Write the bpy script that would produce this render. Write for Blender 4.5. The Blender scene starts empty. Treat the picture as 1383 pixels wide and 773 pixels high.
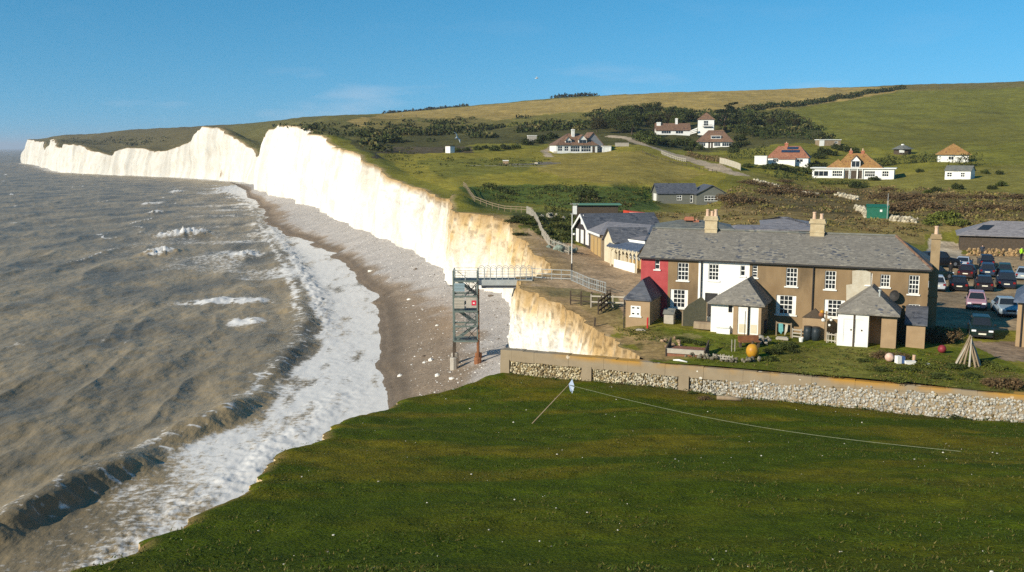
import bpy, bmesh, math, random
import numpy as np
from mathutils import Vector, Matrix
random.seed(7); RNG = np.random.default_rng(7)
scene = bpy.context.scene
COL = scene.collection
# ------------------------------------------------------------------ camera geometry
CAM_Z = 24.0; FPX = 1328.0; CX, CY = 691.5, 386.5
PITCH = math.atan((CY - 200.0) / FPX); CP, SP = math.cos(PITCH), math.sin(PITCH)
def ray(px, py):
    u = (px - CX) / FPX; v = (CY - py) / FPX
    return np.array([u, CP + v * SP, -SP + v * CP])
def W(px, py, d):
    r = ray(px, py); k = d / r[1]
    return np.array([r[0] * k, d, CAM_Z + r[2] * k])
def Pz(px, py, z):
    r = ray(px, py); k = (z - CAM_Z) / r[2]
    return np.array([r[0] * k, r[1] * k, z])
def proj(x, y, z):
    dz = z - CAM_Z
    fwd = y * CP - dz * SP; up = y * SP + dz * CP
    fwd = np.maximum(fwd, 0.01)
    return CX + FPX * x / fwd, CY - FPX * up / fwd
def on_plane(px, py, p0, n):
    r = ray(px, py); c = np.array([0, 0, CAM_Z])
    k = np.dot(np.array(p0) - c, n) / np.dot(r, n)
    return c + r * k
# ------------------------------------------------------------------ noise
def _h(ix, iy, s):
    n = (ix.astype(np.int64) * 374761393 + iy.astype(np.int64) * 668265263 + s * 974634593) & 0xFFFFFFFF
    n = ((n ^ (n >> 13)) * 1274126177) & 0xFFFFFFFF
    return ((n ^ (n >> 16)) & 0xFFFFFF) / float(0xFFFFFF)
def vn(x, y, s=0):
    x = np.asarray(x, float); y = np.asarray(y, float)
    x, y = np.broadcast_arrays(x, y)
    ix = np.floor(x); iy = np.floor(y); fx = x - ix; fy = y - iy
    fx = fx * fx * (3 - 2 * fx); fy = fy * fy * (3 - 2 * fy)
    a = _h(ix, iy, s); b = _h(ix + 1, iy, s); c = _h(ix, iy + 1, s); d = _h(ix + 1, iy + 1, s)
    return (a + (b - a) * fx) * (1 - fy) + (c + (d - c) * fx) * fy
def fbm(x, y, s=0, o=4):
    t = 0; a = 0.5; k = 0
    for i in range(o):
        t = t + a * vn(np.asarray(x) * 2**i, np.asarray(y) * 2**i, s + i * 17); k += a; a *= 0.5
    return t / k          # 0..1
# ------------------------------------------------------------------ materials
def nt(m): return m.node_tree.nodes, m.node_tree.links
def new_mat(name):
    m = bpy.data.materials.new(name); m.use_nodes = True
    return m
def rgba(c): return (c[0], c[1], c[2], 1.0)
def mat(name, c, c2=None, scale=3.0, rough=0.85, bump=0.0, metal=0.0, stretch=(1, 1, 1), detail=4, spec=0.3, c3=None, scale3=0.4, bscale=None, t3=(0.55, 0.7)):
    m = new_mat(name); N, L = nt(m); b = N['Principled BSDF']
    b.inputs['Roughness'].default_value = rough; b.inputs['Metallic'].default_value = metal
    b.inputs['Specular IOR Level'].default_value = spec
    b.inputs['Base Color'].default_value = rgba(c)
    if c2 is None and not bump: return m
    tc = N.new('ShaderNodeTexCoord'); mp = N.new('ShaderNodeMapping'); mp.inputs['Scale'].default_value = stretch
    L.new(tc.outputs['Object'], mp.inputs['Vector'])
    no = N.new('ShaderNodeTexNoise'); no.inputs['Scale'].default_value = scale; no.inputs['Detail'].default_value = detail
    L.new(mp.outputs['Vector'], no.inputs['Vector'])
    if c2 is not None:
        cr = N.new('ShaderNodeValToRGB'); cr.color_ramp.elements[0].position = 0.32; cr.color_ramp.elements[1].position = 0.68
        cr.color_ramp.elements[0].color = rgba(c); cr.color_ramp.elements[1].color = rgba(c2)
        L.new(no.outputs['Fac'], cr.inputs['Fac']); out = cr.outputs['Color']
        if c3 is not None:
            n3 = N.new('ShaderNodeTexNoise'); n3.inputs['Scale'].default_value = scale3; n3.inputs['Detail'].default_value = 5
            L.new(mp.outputs['Vector'], n3.inputs['Vector'])
            r3 = N.new('ShaderNodeMapRange'); r3.inputs[1].default_value = t3[0]; r3.inputs[2].default_value = t3[1]
            L.new(n3.outputs['Fac'], r3.inputs[0])
            mx = N.new('ShaderNodeMix'); mx.data_type = 'RGBA'; mx.inputs[7].default_value = rgba(c3)
            L.new(r3.outputs[0], mx.inputs[0]); L.new(out, mx.inputs[6]); out = mx.outputs[2]
        L.new(out, b.inputs['Base Color'])
    if bump:
        nb = no
        if bscale:
            nb = N.new('ShaderNodeTexNoise'); nb.inputs['Scale'].default_value = bscale; nb.inputs['Detail'].default_value = 5
            L.new(mp.outputs['Vector'], nb.inputs['Vector'])
        bp = N.new('ShaderNodeBump'); bp.inputs['Strength'].default_value = 1.0; bp.inputs['Distance'].default_value = bump
        L.new(nb.outputs['Fac'], bp.inputs['Height']); L.new(bp.outputs['Normal'], b.inputs['Normal'])
    return m
def attr_mat(name, attr='Col', rough=0.9, spec=0.15, nscales=((0.5, 0.5), (4.0, 0.4)), bump=0.0, bscale=3.0, translucent=0.0, pos=True):
    """colour attribute times noise"""
    m = new_mat(name); N, L = nt(m); b = N['Principled BSDF']
    b.inputs['Roughness'].default_value = rough; b.inputs['Specular IOR Level'].default_value = spec
    a = N.new('ShaderNodeAttribute'); a.attribute_name = attr; out = a.outputs['Color']
    g = N.new('ShaderNodeNewGeometry') if pos else N.new('ShaderNodeTexCoord'); vec = g.outputs['Position'] if pos else g.outputs['Object']
    for sc, amt in nscales:
        no = N.new('ShaderNodeTexNoise'); no.inputs['Scale'].default_value = sc; no.inputs['Detail'].default_value = 4; no.inputs['Roughness'].default_value = 0.65
        L.new(vec, no.inputs['Vector'])
        mr = N.new('ShaderNodeMapRange'); mr.inputs[1].default_value = 0.3; mr.inputs[2].default_value = 0.7; mr.inputs[3].default_value = 1 - amt; mr.inputs[4].default_value = 1 + amt
        L.new(no.outputs['Fac'], mr.inputs[0])
        mx = N.new('ShaderNodeMix'); mx.data_type = 'RGBA'; mx.blend_type = 'MULTIPLY'; mx.inputs[0].default_value = 1
        L.new(out, mx.inputs[6]); L.new(mr.outputs[0], mx.inputs[7]); out = mx.outputs[2]
    L.new(out, b.inputs['Base Color'])
    if bump:
        no = N.new('ShaderNodeTexNoise'); no.inputs['Scale'].default_value = bscale; no.inputs['Detail'].default_value = 5
        L.new(vec, no.inputs['Vector'])
        bp = N.new('ShaderNodeBump'); bp.inputs['Distance'].default_value = bump
        L.new(no.outputs['Fac'], bp.inputs['Height']); L.new(bp.outputs['Normal'], b.inputs['Normal'])
    return m
# ------------------------------------------------------------------ object helpers
def tag(o, label=None, cat=None, group=None, kind=None):
    if label: o['label'] = label
    if cat: o['category'] = cat
    if group: o['group'] = group
    if kind: o['kind'] = kind
    return o
def mesh_np(name, verts, faces, material, col=None, attrs=None, smooth=False, parent=None, mats=None, midx=None):
    """verts (n,3), faces (m,k) arrays"""
    verts = np.asarray(verts, np.float32); faces = np.asarray(faces, np.int32); k = faces.shape[1]
    me = bpy.data.meshes.new(name); me.vertices.add(len(verts)); me.vertices.foreach_set('co', verts.ravel())
    me.loops.add(faces.size); me.loops.foreach_set('vertex_index', faces.ravel())
    me.polygons.add(len(faces)); me.polygons.foreach_set('loop_start', np.arange(len(faces), dtype=np.int32) * k)
    me.polygons.foreach_set('loop_total', np.full(len(faces), k, np.int32))
    me.polygons.foreach_set('use_smooth', np.full(len(faces), smooth))
    for m in (mats or [material]): me.materials.append(m)
    if midx is not None: me.polygons.foreach_set('material_index', np.asarray(midx, np.int32))
    me.update(calc_edges=True)
    if col is not None:
        a = me.attributes.new('Col', 'FLOAT_COLOR', 'POINT')
        a.data.foreach_set('color', np.hstack([np.asarray(col, np.float32), np.ones((len(verts), 1), np.float32)]).ravel())
    for an, av in (attrs or {}).items():
        a = me.attributes.new(an, 'FLOAT', 'POINT'); a.data.foreach_set('value', np.asarray(av, np.float32).ravel())
    o = bpy.data.objects.new(name, me); COL.objects.link(o)
    if parent: o.parent = parent
    return o
def grid_faces(nr, nc):
    i = np.arange(nr - 1)[:, None] * nc + np.arange(nc - 1)[None, :]
    return np.stack([i, i + 1, i + nc + 1, i + nc], -1).reshape(-1, 4)
class MB:
    """collects solids into one mesh"""
    def __init__(s): s.v = []; s.f = []; s.m = []; s.mi = 0
    def add(s, vs, fs):
        b = len(s.v); s.v += [tuple(map(float, v)) for v in vs]; s.f += [tuple(i + b for i in f) for f in fs]; s.m += [s.mi] * len(fs); return s
    def box(s, x0, x1, y0, y1, z0, z1):
        return s.add([(x0, y0, z0), (x1, y0, z0), (x1, y1, z0), (x0, y1, z0), (x0, y0, z1), (x1, y0, z1), (x1, y1, z1), (x0, y1, z1)],
                     [(0, 3, 2, 1), (4, 5, 6, 7), (0, 1, 5, 4), (1, 2, 6, 5), (2, 3, 7, 6), (3, 0, 4, 7)])
    def bar(s, a, b, w=0.05, h=None, up=(0, 0, 1)):
        h = h or w; a = Vector(a); b = Vector(b); d = (b - a).normalized(); u = Vector(up)
        if abs(d.dot(u)) > 0.98: u = Vector((1, 0, 0))
        r = d.cross(u).normalized() * (w / 2); t = r.cross(d).normalized() * (h / 2)
        vs = [p + i * r + j * t for p in (a, b) for i, j in ((-1, -1), (1, -1), (1, 1), (-1, 1))]
        return s.add(vs, [(0, 1, 2, 3), (7, 6, 5, 4), (0, 4, 5, 1), (1, 5, 6, 2), (2, 6, 7, 3), (3, 7, 4, 0)])
    def tube(s, pts, r=0.03, n=6):
        pts = [Vector(p) for p in pts]; rs = r if isinstance(r, (list, tuple)) else [r] * len(pts); vs = []
        for i, p in enumerate(pts):
            d = (pts[min(i + 1, len(pts) - 1)] - pts[max(i - 1, 0)]).normalized(); u = Vector((0, 0, 1)) if abs(d.z) < 0.9 else Vector((1, 0, 0))
            a = d.cross(u).normalized(); b = a.cross(d)
            vs += [p + rs[i] * (math.cos(2 * math.pi * k / n) * a + math.sin(2 * math.pi * k / n) * b) for k in range(n)]
        fs = [(i * n + k, i * n + (k + 1) % n, (i + 1) * n + (k + 1) % n, (i + 1) * n + k) for i in range(len(pts) - 1) for k in range(n)]
        fs += [tuple(range(n - 1, -1, -1)), tuple((len(pts) - 1) * n + k for k in range(n))]
        return s.add(vs, fs)
    def lathe(s, prof, c=(0, 0, 0), n=12):
        vs = [(c[0] + r * math.cos(2 * math.pi * k / n), c[1] + r * math.sin(2 * math.pi * k / n), c[2] + z) for r, z in prof for k in range(n)]
        fs = [(i * n + k, i * n + (k + 1) % n, (i + 1) * n + (k + 1) % n, (i + 1) * n + k) for i in range(len(prof) - 1) for k in range(n)]
        fs += [tuple(range(n - 1, -1, -1)), tuple((len(prof) - 1) * n + k for k in range(n))]
        return s.add(vs, fs)
    def slab(s, poly, t=0.1, d=None):
        """planar polygon given a thickness t along -normal (or d)"""
        P = [Vector(p) for p in poly]; n = Vector((0, 0, 0))
        for i in range(len(P)):
            a, b = P[i], P[(i + 1) % len(P)]; n += a.cross(b)
        n.normalize()
        if d is not None: off = Vector(d)
        else: off = -n * t
        k = len(P); vs = P + [p + off for p in P]
        fs = [tuple(range(k)), tuple(range(2 * k - 1, k - 1, -1))] + [(i, i + k, (i + 1) % k + k, (i + 1) % k) for i in range(k)]
        return s.add(vs, fs)
    def build(s, name, material, parent=None, smooth=False, loc=None, rz=0, bevel=0, mats=None):
        me = bpy.data.meshes.new(name); me.from_pydata(s.v, [], s.f)
        for m in (mats or [material]): me.materials.append(m)
        me.polygons.foreach_set('material_index', s.m)
        bm = bmesh.new(); bm.from_mesh(me); bmesh.ops.recalc_face_normals(bm, faces=bm.faces)
        if bevel: bmesh.ops.bevel(bm, geom=bm.edges[:], offset=bevel, segments=1, affect='EDGES')
        bm.to_mesh(me); bm.free()
        if smooth: me.polygons.foreach_set('use_smooth', [True] * len(me.polygons))
        o = bpy.data.objects.new(name, me); COL.objects.link(o)
        if parent: o.parent = parent
        if loc is not None: o.location = loc
        if rz: o.rotation_euler.z = rz
        return o
def empty(name, loc, rz=0, label=None, cat=None, group=None):
    o = bpy.data.objects.new(name, None); COL.objects.link(o); o.location = tuple(map(float, loc)); o.rotation_euler = (0, 0, rz); o.empty_display_size = 0.3
    return tag(o, label, cat, group)
def kids(o): return [c for c in bpy.data.objects if c.parent == o]
def copy_tree(o, parent=None):
    c = o.copy(); COL.objects.link(c); c.parent = parent
    for ch in list(o.children): copy_tree(ch, c)
    return c
# ------------------------------------------------------------------ coast line (row depth -> x of cliff edge, height of edge)
WA = Pz(676, 472, 9.6); WB = Pz(1383, 534, 9.6)          # sea wall line, top of wall 9.6
WD = (WB - WA) / np.linalg.norm(WB - WA); WALL_H = 1.75
def wall_x(d): return WA[0] + (WA[1] - d) * (-WD[0] / WD[1])
def wall_y(x): return WA[1] + (x - WA[0]) * WD[1] / WD[0]
def ex(d, px, py):
    p = W(px, py, d); return (d, p[0], p[2])
EDGE = [(48, wall_x(48) + .5, 9.6), (65.4, wall_x(65.4) + .35, 9.6), (67, 8.9, 9.6), (72.7, 7.5, 9.65), (79, 6.2, 9.8), (84, 4.9, 10.2), (88, 3.1, 10.6), (91.5, 1.0, 10.9), (93, .45, 10.95), (98.2, .5, 11.0), (99.5, 2.2, 11.0),
        (102, 4.4, 11.2), (108, 3.9, 11.6), (114, 2.5, 12.0), (124, 1.3, 12.4), (130, .5, 12.7), (137, -.2, 14.0), (143, -3.0, 14.3), (150, -8.6, 14.4), (157, -9.9, 14.6)]
EDGE += [ex(*t) for t in [(163, 606, 262), (167, 606, 268), (176, 592, 266), (200, 567, 253), (222, 532, 240), (243, 503, 224), (258, 488, 214), (272, 478, 205), (310, 455, 198.5), (330, 443, 196), (345, 435, 183), (390, 413, 172.5), (440, 385, 169),
         (500, 364, 174), (540, 356, 185), (570, 362, 200), (600, 368, 206), (640, 362, 209), (672, 350, 210), (690, 341, 203), (705, 325, 196), (730, 307, 182), (755, 289, 172.5), (770, 277, 169.5), (784, 265, 178), (796, 254, 191), (820, 232, 200),
         (843, 214, 205), (850, 210, 203), (858, 202, 201), (880, 164, 202), (888, 157, 207), (897, 150, 210), (908, 137, 207), (950, 106, 197), (985, 88, 195.5), (1000, 86, 201), (1080, 77, 199), (1120, 74, 190), (1200, 68, 188), (1225, 66, 203),
         (1330, 60, 203), (1345, 58, 192), (1450, 52, 192), (1500, 40, 189), (1540, 38, 189), (1575, 35, 198)]]
EDGE += [(1650, -650, 25), (1900, -500, 24), (2600, -300, 24)]
EDGE = np.array(EDGE)
def edge_x(d):
    d = np.asarray(d, float)
    x = np.interp(d, EDGE[:, 0], EDGE[:, 1])
    amp = np.clip((d - 68) / 30, 0, 1) * np.clip(d / 160, 0.35, 3.0)
    x = x + np.clip((d - 66) / 6, 0, 1) * np.clip((175 - d) / 12, 0, 1) * ((fbm(d / 2.2, d * 0 + 5, 6, 4) - .5) * 1.5 + (fbm(d / .5, d * 0 + 7, 7, 3) - .5) * .5)
    return x + amp * (fbm(d / 7, d * 0, 3, 4) - 0.5) * 1.6 + np.clip((d - 160) / 60, 0, 1) * (fbm(d / 24, d * 0 + 9, 5, 3) - 0.5) * np.clip(d / 60, 1, 9)
def edge_z(d):
    z = np.interp(d, EDGE[:, 0], EDGE[:, 2])
    z = z + np.clip((np.asarray(d) - 70) / 20, 0, 1) * (fbm(np.asarray(d) / 2.6 / np.clip(np.asarray(d) / 170, .6, 4), np.asarray(d) * 0 + 14, 9, 3) - .5) * np.clip(np.asarray(d) / 170, .45, 2.2)
    return z + np.clip((d - 120) / 100, 0, 1) * (fbm(np.asarray(d) / 9, np.asarray(d) * 0 + 4, 8, 3) - 0.5) * np.clip(np.asarray(d) / 260, 0.5, 2.5)
# ------------------------------------------------------------------ land height: thin plate spline over (angle, log depth)
PTS = []
def cp(px, py, d): p = W(px, py, d); PTS.append((p[0], d, p[2]))
def cz(px, d, z): PTS.append(((px - CX) / FPX * d * 1.0, d, z))
for px, d, z in [(1000, 60, 9.6), (1383, 55, 9.6), (1600, 50, 9.5), (1100, 66, 9.8), (1300, 66, 9.75), (1000, 68, 9.9), (900, 70, 9.9),
                 (880, 76, 10.35), (1000, 74, 10.15), (1150, 72, 9.95), (1250, 72, 9.9), (1383, 75, 9.75), (860, 82, 10.4), (1000, 82, 10.3), (1200, 80, 10.0),
                 (780, 90, 10.7), (760, 98, 11.0), (850, 98, 10.8), (950, 100, 10.6), (1100, 100, 10.4), (1250, 95, 10.0), (1383, 95, 9.9), (1500, 100, 10),
                 (800, 110, 11.2), (900, 115, 11.3), (1100, 120, 11.2), (1300, 120, 10.2), (1383, 130, 10.3), (1550, 130, 10.5), (770, 122, 11.8), (740, 120, 12), (900, 140, 12.0), (820, 135, 12.1)]: cz(px, d, z)
for t in [(640, 280, 160), (680, 285, 165), (720, 290, 150), (700, 268, 192), (620, 255, 190), (760, 290, 150), (800, 280, 165), (640, 248, 210), (700, 249, 214), (780, 250, 212), (860, 255, 207), (925, 276, 205), (985, 268, 195), (1060, 268, 195), (1000, 290, 160), (1100, 290, 160), (1250, 300, 150), (1183, 294, 165), (1383, 310, 140), (1383, 282, 165), (1383, 252, 205),
          (1290, 240, 230), (1150, 242, 250), (1250, 248, 220), (1100, 245, 245), (1040, 236, 250), (975, 233, 245), (900, 235, 240), (800, 230, 240), (720, 226, 250), (600, 228, 240), (540, 222, 262), (520, 205, 300), (490, 190, 350), (450, 176, 430), (430, 169, 480),
          (750, 207, 300), (850, 201, 310), (790, 205.5, 310), (900, 212, 300), (1060, 222, 270), (1120, 197, 330), (965, 197, 370), (955, 181, 405), (1222, 209, 300), (1285, 220, 265), (1383, 222, 262), (1383, 200, 300), (1500, 200, 290),
          (845, 190, 340), (850, 172, 420), (760, 185, 365), (680, 192, 345), (640, 190, 360), (600, 176, 450), (700, 168, 470), (600, 157, 620), (740, 148, 640), (900, 152, 520), (1000, 150, 520), (1000, 170, 425), (1100, 178, 400), (1200, 170, 430), (1200, 140, 590), (1050, 135, 640), (1300, 145, 540), (1383, 145, 540),
          (420, 166, 620), (470, 162, 760), (380, 168, 800), (340, 172, 900), (320, 185, 780),
          (1500, 103, 800), (1383, 110, 800), (1250, 114.5, 820), (1100, 119.5, 850), (950, 125, 880), (780, 132.5, 930), (650, 144, 1000), (520, 156, 1080), (430, 162, 1150), (290, 170.5, 1300), (180, 179, 1480), (110, 183.5, 1560), (65, 187.5, 1600), (250, 186, 1000), (150, 196, 1100), (190, 198, 980)]: cp(*t)
for px, d, z in [(1500, 1500, 60), (1383, 1600, 60), (1000, 1600, 55), (780, 1700, 50), (500, 1900, 40), (290, 2100, 30), (1500, 2600, 10), (800, 2600, 10), (400, 2600, 10), (150, 2000, 20)]: cz(px, d, z)
_ed = EDGE[(EDGE[:, 0] > 60)]
for d, x, z in _ed: PTS.append((x, d, z))
PTS = np.array(PTS)
KL = 420.0
def _uv(x, y): return np.stack([np.asarray(x) / np.asarray(y) * FPX, np.log(y) * KL], -1)
def _ker(r2): return 0.5 * r2 * np.log(r2 + 1e-9)
_U = _uv(PTS[:, 0], PTS[:, 1]) / 300.0
_n = len(_U)
_K = _ker(((_U[:, None] - _U[None]) ** 2).sum(-1)) + np.eye(_n) * 2e-4
_Pm = np.hstack([np.ones((_n, 1)), _U]); _A = np.block([[_K, _Pm], [_Pm.T, np.zeros((3, 3))]])
_wt = np.linalg.solve(_A, np.concatenate([PTS[:, 2], np.zeros(3)]))
def tps(x, y):
    x = np.asarray(x, float); y = np.asarray(y, float); x, y = np.broadcast_arrays(x, y); sh = x.shape
    q = _uv(x.ravel(), y.ravel()) / 300.0; out = np.empty(len(q))
    for i in range(0, len(q), 20000):
        b = q[i:i + 20000]; r2 = (b[:, :1] - _U[None, :, 0]) ** 2 + (b[:, 1:] - _U[None, :, 1]) ** 2
        out[i:i + 20000] = _ker(r2) @ _wt[:_n] + _wt[_n] + b @ _wt[_n + 1:]
    return out.reshape(sh)
PADS = []
def land(x, y):
    x = np.asarray(x, float); y = np.asarray(y, float); x, y = np.broadcast_arrays(x, y)
    z = tps(x, y)
    for (cx_, cy_, cz_, R_) in PADS:
        q = np.clip(1.6 - 1.0 * np.hypot(x - cx_, y - cy_) / R_, 0, 1); q = q * q * (3 - 2 * q); z = z * (1 - q) + cz_ * q
    far = np.clip((y - 105) / 120, 0, 1)
    z = z + far * (fbm(x / 14, y / 14, 21, 4) - 0.5) * np.clip(y / 260, .5, 2.0) * 1.2 + (fbm(x / 3.0, y / 3.0, 22, 3) - 0.5) * 0.16
    # blend to the edge height near the cliff
    t = np.clip((x - edge_x(y)) / np.clip(y * 0.035, 3, 40), 0, 1); t = t * t * (3 - 2 * t)
    t = np.where(y < 66, 1, t)
    return edge_z(y) * (1 - t) + z * t
_DS = np.exp(np.linspace(math.log(50), math.log(2300), 300))
def hit(px, py, dmin=50):
    r = ray(px, py)
    def first(D):
        k = D / r[1]; x = r[0] * k; z = CAM_Z + r[2] * k
        h = land(x, D); ok = (z < h) & (x > edge_x(D)) & (D > dmin)
        i = int(np.argmax(ok)) if ok.any() else len(D) - 1
        return i, x, h
    i, x, h = first(_DS)
    D = np.linspace(_DS[max(i - 1, 0)], _DS[i], 14); i, x, h = first(D)
    return np.array([x[i], D[i], h[i]])
def gnd(px, d):
    x = (px - CX) / FPX * d
    for _ in range(3):
        z = float(land(x, d)); x = (px - CX) / FPX * (d * CP - (z - CAM_Z) * SP)
    return np.array([x, d, float(land(x, d))])
def inpoly(px, py, poly):
    c = np.zeros(px.shape, bool); n = len(poly)
    for i in range(n):
        x1, y1 = poly[i]; x2, y2 = poly[(i + 1) % n]
        if y1 == y2: continue
        cr = ((y1 > py) != (y2 > py)) & (px < (x2 - x1) * (py - y1) / (y2 - y1) + x1); c ^= cr
    return c
for _px, _d, _R, _dy in [(779, 310, 10, 4), (909, 388, 9, 3), (965, 368, 9, 5), (1064, 270, 8, 4), (1151, 250, 12.5, 4), (1293, 230, 4.5, 2), (1287, 266, 6, 4), (915, 205, 9, 2.5), (938, 203, 6, 2.5), (1185, 164, 4, 1.5)]:
    _g = gnd(_px, _d); PADS.append((_g[0], _d + _dy, _g[2] - .05, _R))
_g = W(1335, 340, 131); PADS.append((_g[0] + 2, 131, _g[2], 11))
# ------------------------------------------------------------------ land surface
NR, NC = 720, 470
_d = np.exp(np.linspace(math.log(49), math.log(2600), NR)); _xl = edge_x(_d); _xr = 0.66 * _d + 14
_t = np.linspace(0, 1, NC) ** 1.15
LX = _xl[:, None] + (_xr - _xl)[:, None] * _t[None]; LY = np.repeat(_d[:, None], NC, 1); LZ = land(LX, LY)
ppx, ppy = proj(LX, LY, LZ)
jx = (fbm(LX / LY * 60, np.log(LY) * 30, 31, 3) - .5) * 26; jy = (fbm(LX / LY * 60 + 50, np.log(LY) * 30, 32, 3) - .5) * 7
qx, qy = ppx + jx, ppy + jy
GREEN = np.array([.115, .125, .022]); DGREEN = np.array([.055, .075, .014]); TAN = np.array([.36, .25, .08]); OLIVE = np.array([.19, .16, .035])
BROWN = np.array([.13, .092, .038]); DIRT = np.array([.36, .25, .15]); PATH = np.array([.40, .31, .21]); GARD = np.array([.105, .118, .013])
C = np.tile(np.array([.175, .158, .025]), (NR, NC, 1))
def zone(poly, c, jit=1.0, amt=1.0, dmin=0, dmax=1e9):
    m = inpoly(ppx + jx * jit, ppy + jy * jit, poly) & (LY > dmin) & (LY < dmax)
    C[m] = C[m] * (1 - amt) + np.asarray(c) * amt
# far hills
zone([(-200, 100), (1700, 80), (1700, 240), (-200, 240)], (.17, .145, .035), 0, 1, 420)
zone([(0, 150), (330, 150), (330, 215), (0, 215)], (.13, .105, .042), .3, 1, 600)
zone([(300, 165), (480, 150), (520, 170), (470, 205), (340, 215)], (.13, .115, .035), 1, 1, 350)
zone([(470, 163), (520, 154), (760, 133), (900, 125), (1120, 117), (1215, 118), (1210, 128), (1060, 147), (940, 150), (760, 152), (640, 166), (500, 178)], TAN, .5, .85, 420)
zone([(500, 160), (640, 158), (700, 164), (560, 190), (470, 200)], (.15, .125, .035), 1, .8, 350)
zone([(1060, 150), (1225, 122), (1400, 108), (1700, 90), (1700, 235), (1240, 215), (1150, 190), (1060, 165)], (.165, .155, .026), .3, 1, 250)
zone([(1060, 118), (1383, 106), (1700, 85), (1700, 120), (1383, 118), (1230, 124), (1225, 118)], (.16, .125, .04), .4, .8, 500)
zone([(1120, 175), (1350, 150), (1400, 190), (1240, 205)], (.14, .125, .026), 1.5, .6, 300)
# mid scrub and fields
zone([(470, 190), (640, 175), (760, 165), (940, 150), (1060, 150), (1130, 190), (960, 205), (750, 195), (640, 195), (500, 215)], (.085, .078, .025), 1, 1, 280)
zone([(520, 200), (640, 198), (640, 214), (500, 214)], (.09, .07, .04), .6, 1, 250)
zone([(510, 208), (660, 206), (745, 198), (870, 196), (985, 230), (960, 262), (880, 256), (610, 258), (560, 240)], (.235, .195, .03), .5, 1, 170, 330)
zone([(740, 208), (860, 205), (960, 235), (890, 252), (800, 248), (730, 232)], (.26, .19, .05), 1.2, .7, 170, 330)
zone([(560, 216), (720, 214), (720, 232), (600, 240)], (.12, .125, .026), 1, .6, 170, 330)
zone([(620, 252), (720, 250), (880, 254), (890, 285), (800, 284), (640, 268)], DGREEN * 1.5, .6, .9, 140, 240)
zone([(605, 268), (640, 268), (760, 284), (775, 292), (700, 300), (690, 292)], (.14, .14, .028), .5, .9, 120, 220)
zone([(690, 288), (780, 285), (780, 340), (720, 335)], (.085, .088, .022), .6, 1, 100, 190)
zone([(890, 270), (1000, 262), (1000, 232), (1110, 245), (1383, 240), (1700, 230), (1700, 345), (1290, 310), (1100, 310), (890, 300)], OLIVE, 1, 1, 130, 260)
zone([(1110, 240), (1383, 222), (1700, 220), (1700, 262), (1383, 258), (1190, 262)], (.19, .165, .035), .8, 1, 170, 300)
zone([(980, 262), (1180, 255), (1383, 268), (1700, 275), (1700, 300), (1300, 295), (1160, 300), (980, 288)], BROWN, 1.2, .9, 140, 240)
zone([(855, 288), (1000, 282), (1180, 292), (1250, 300), (1250, 330), (855, 305)], (.25, .175, .065), .8, .75, 110, 180)
zone([(1240, 300), (1300, 292), (1340, 305), (1300, 312), (1250, 318)], (.22, .16, .06), .8, .8, 110, 180)
# lot, forecourt, dirt by the cliff
zone([(690, 335), (715, 308), (745, 330), (772, 328), (800, 338), (880, 360), (870, 400), (830, 440), (815, 470), (760, 440), (690, 395)], DIRT, .35, 1, 68, 135)
zone([(790, 395), (835, 400), (840, 440), (810, 438), (780, 410)], (.13, .12, .035), .5, .85, 68, 135)
zone([(700, 385), (790, 392), (800, 405), (740, 402)], (.17, .14, .06), .5, .85, 68, 110)
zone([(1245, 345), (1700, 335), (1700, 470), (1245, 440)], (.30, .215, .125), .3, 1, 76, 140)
zone([(1245, 395), (1700, 400), (1700, 440), (1245, 432)], (.20, .145, .09), .4, .7, 76, 140)  # shadow of the terrace across the lot, painted into the ground colour
zone([(1255, 322), (1298, 330), (1300, 350), (1250, 350)], (.45, .36, .25), .2, 1, 95, 150)
zone([(1310, 462), (1700, 455), (1700, 490), (1340, 488)], (.23, .165, .11), .3, 1, 50, 80)
# gardens
zone([(820, 438), (890, 442), (960, 450), (1130, 458), (1240, 470), (1320, 470), (1383, 500), (1700, 520), (1700, 600), (880, 600), (870, 470)], GARD, .3, 1, 48, 78)
zone([(1060, 470), (1200, 468), (1180, 510), (1040, 508)], (.15, .135, .03), .6, .8, 48, 78)
zone([(860, 458), (930, 450), (950, 455), (890, 470)], (.19, .16, .06), .4, .8, 48, 78)
zone([(1170, 480), (1320, 488), (1383, 510), (1700, 540), (1700, 600), (1150, 600)], (.10, .10, .018), .5, .8, 48, 78)
zone([(1330, 500), (1383, 505), (1700, 520), (1700, 600), (1340, 600)], (.14, .10, .035), .5, .6, 48, 78)
zone([(840, 452), (905, 466), (915, 480), (900, 490), (870, 478)], (.16, .11, .05), .4, .7, 48, 78)
# lane
def strip(pts, w, c):
    global C
    ws = [hit(*p) for p in pts]
    for a, b in zip(ws[:-1], ws[1:]):
        ab = b[:2] - a[:2]; L2 = ab @ ab
        t = np.clip(((LX - a[0]) * ab[0] + (LY - a[1]) * ab[1]) / L2, 0, 1)
        dd = np.hypot(LX - a[0] - t * ab[0], LY - a[1] - t * ab[1]) + (fbm(LX / 2, LY / 2, 40, 2) - .5) * 1.2
        C[dd < w] = c
strip([(828, 184), (850, 187), (868, 196), (905, 207), (945, 219), (975, 230), (1000, 236)], 2.6, PATH)
strip([(745, 200), (735, 205), (742, 212)], 1.2, PATH)
strip([(690, 222), (720, 222), (742, 220)], 3.0, (.19, .16, .12))
strip([(640, 224), (735, 225)], .8, (.22, .2, .13))
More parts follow.
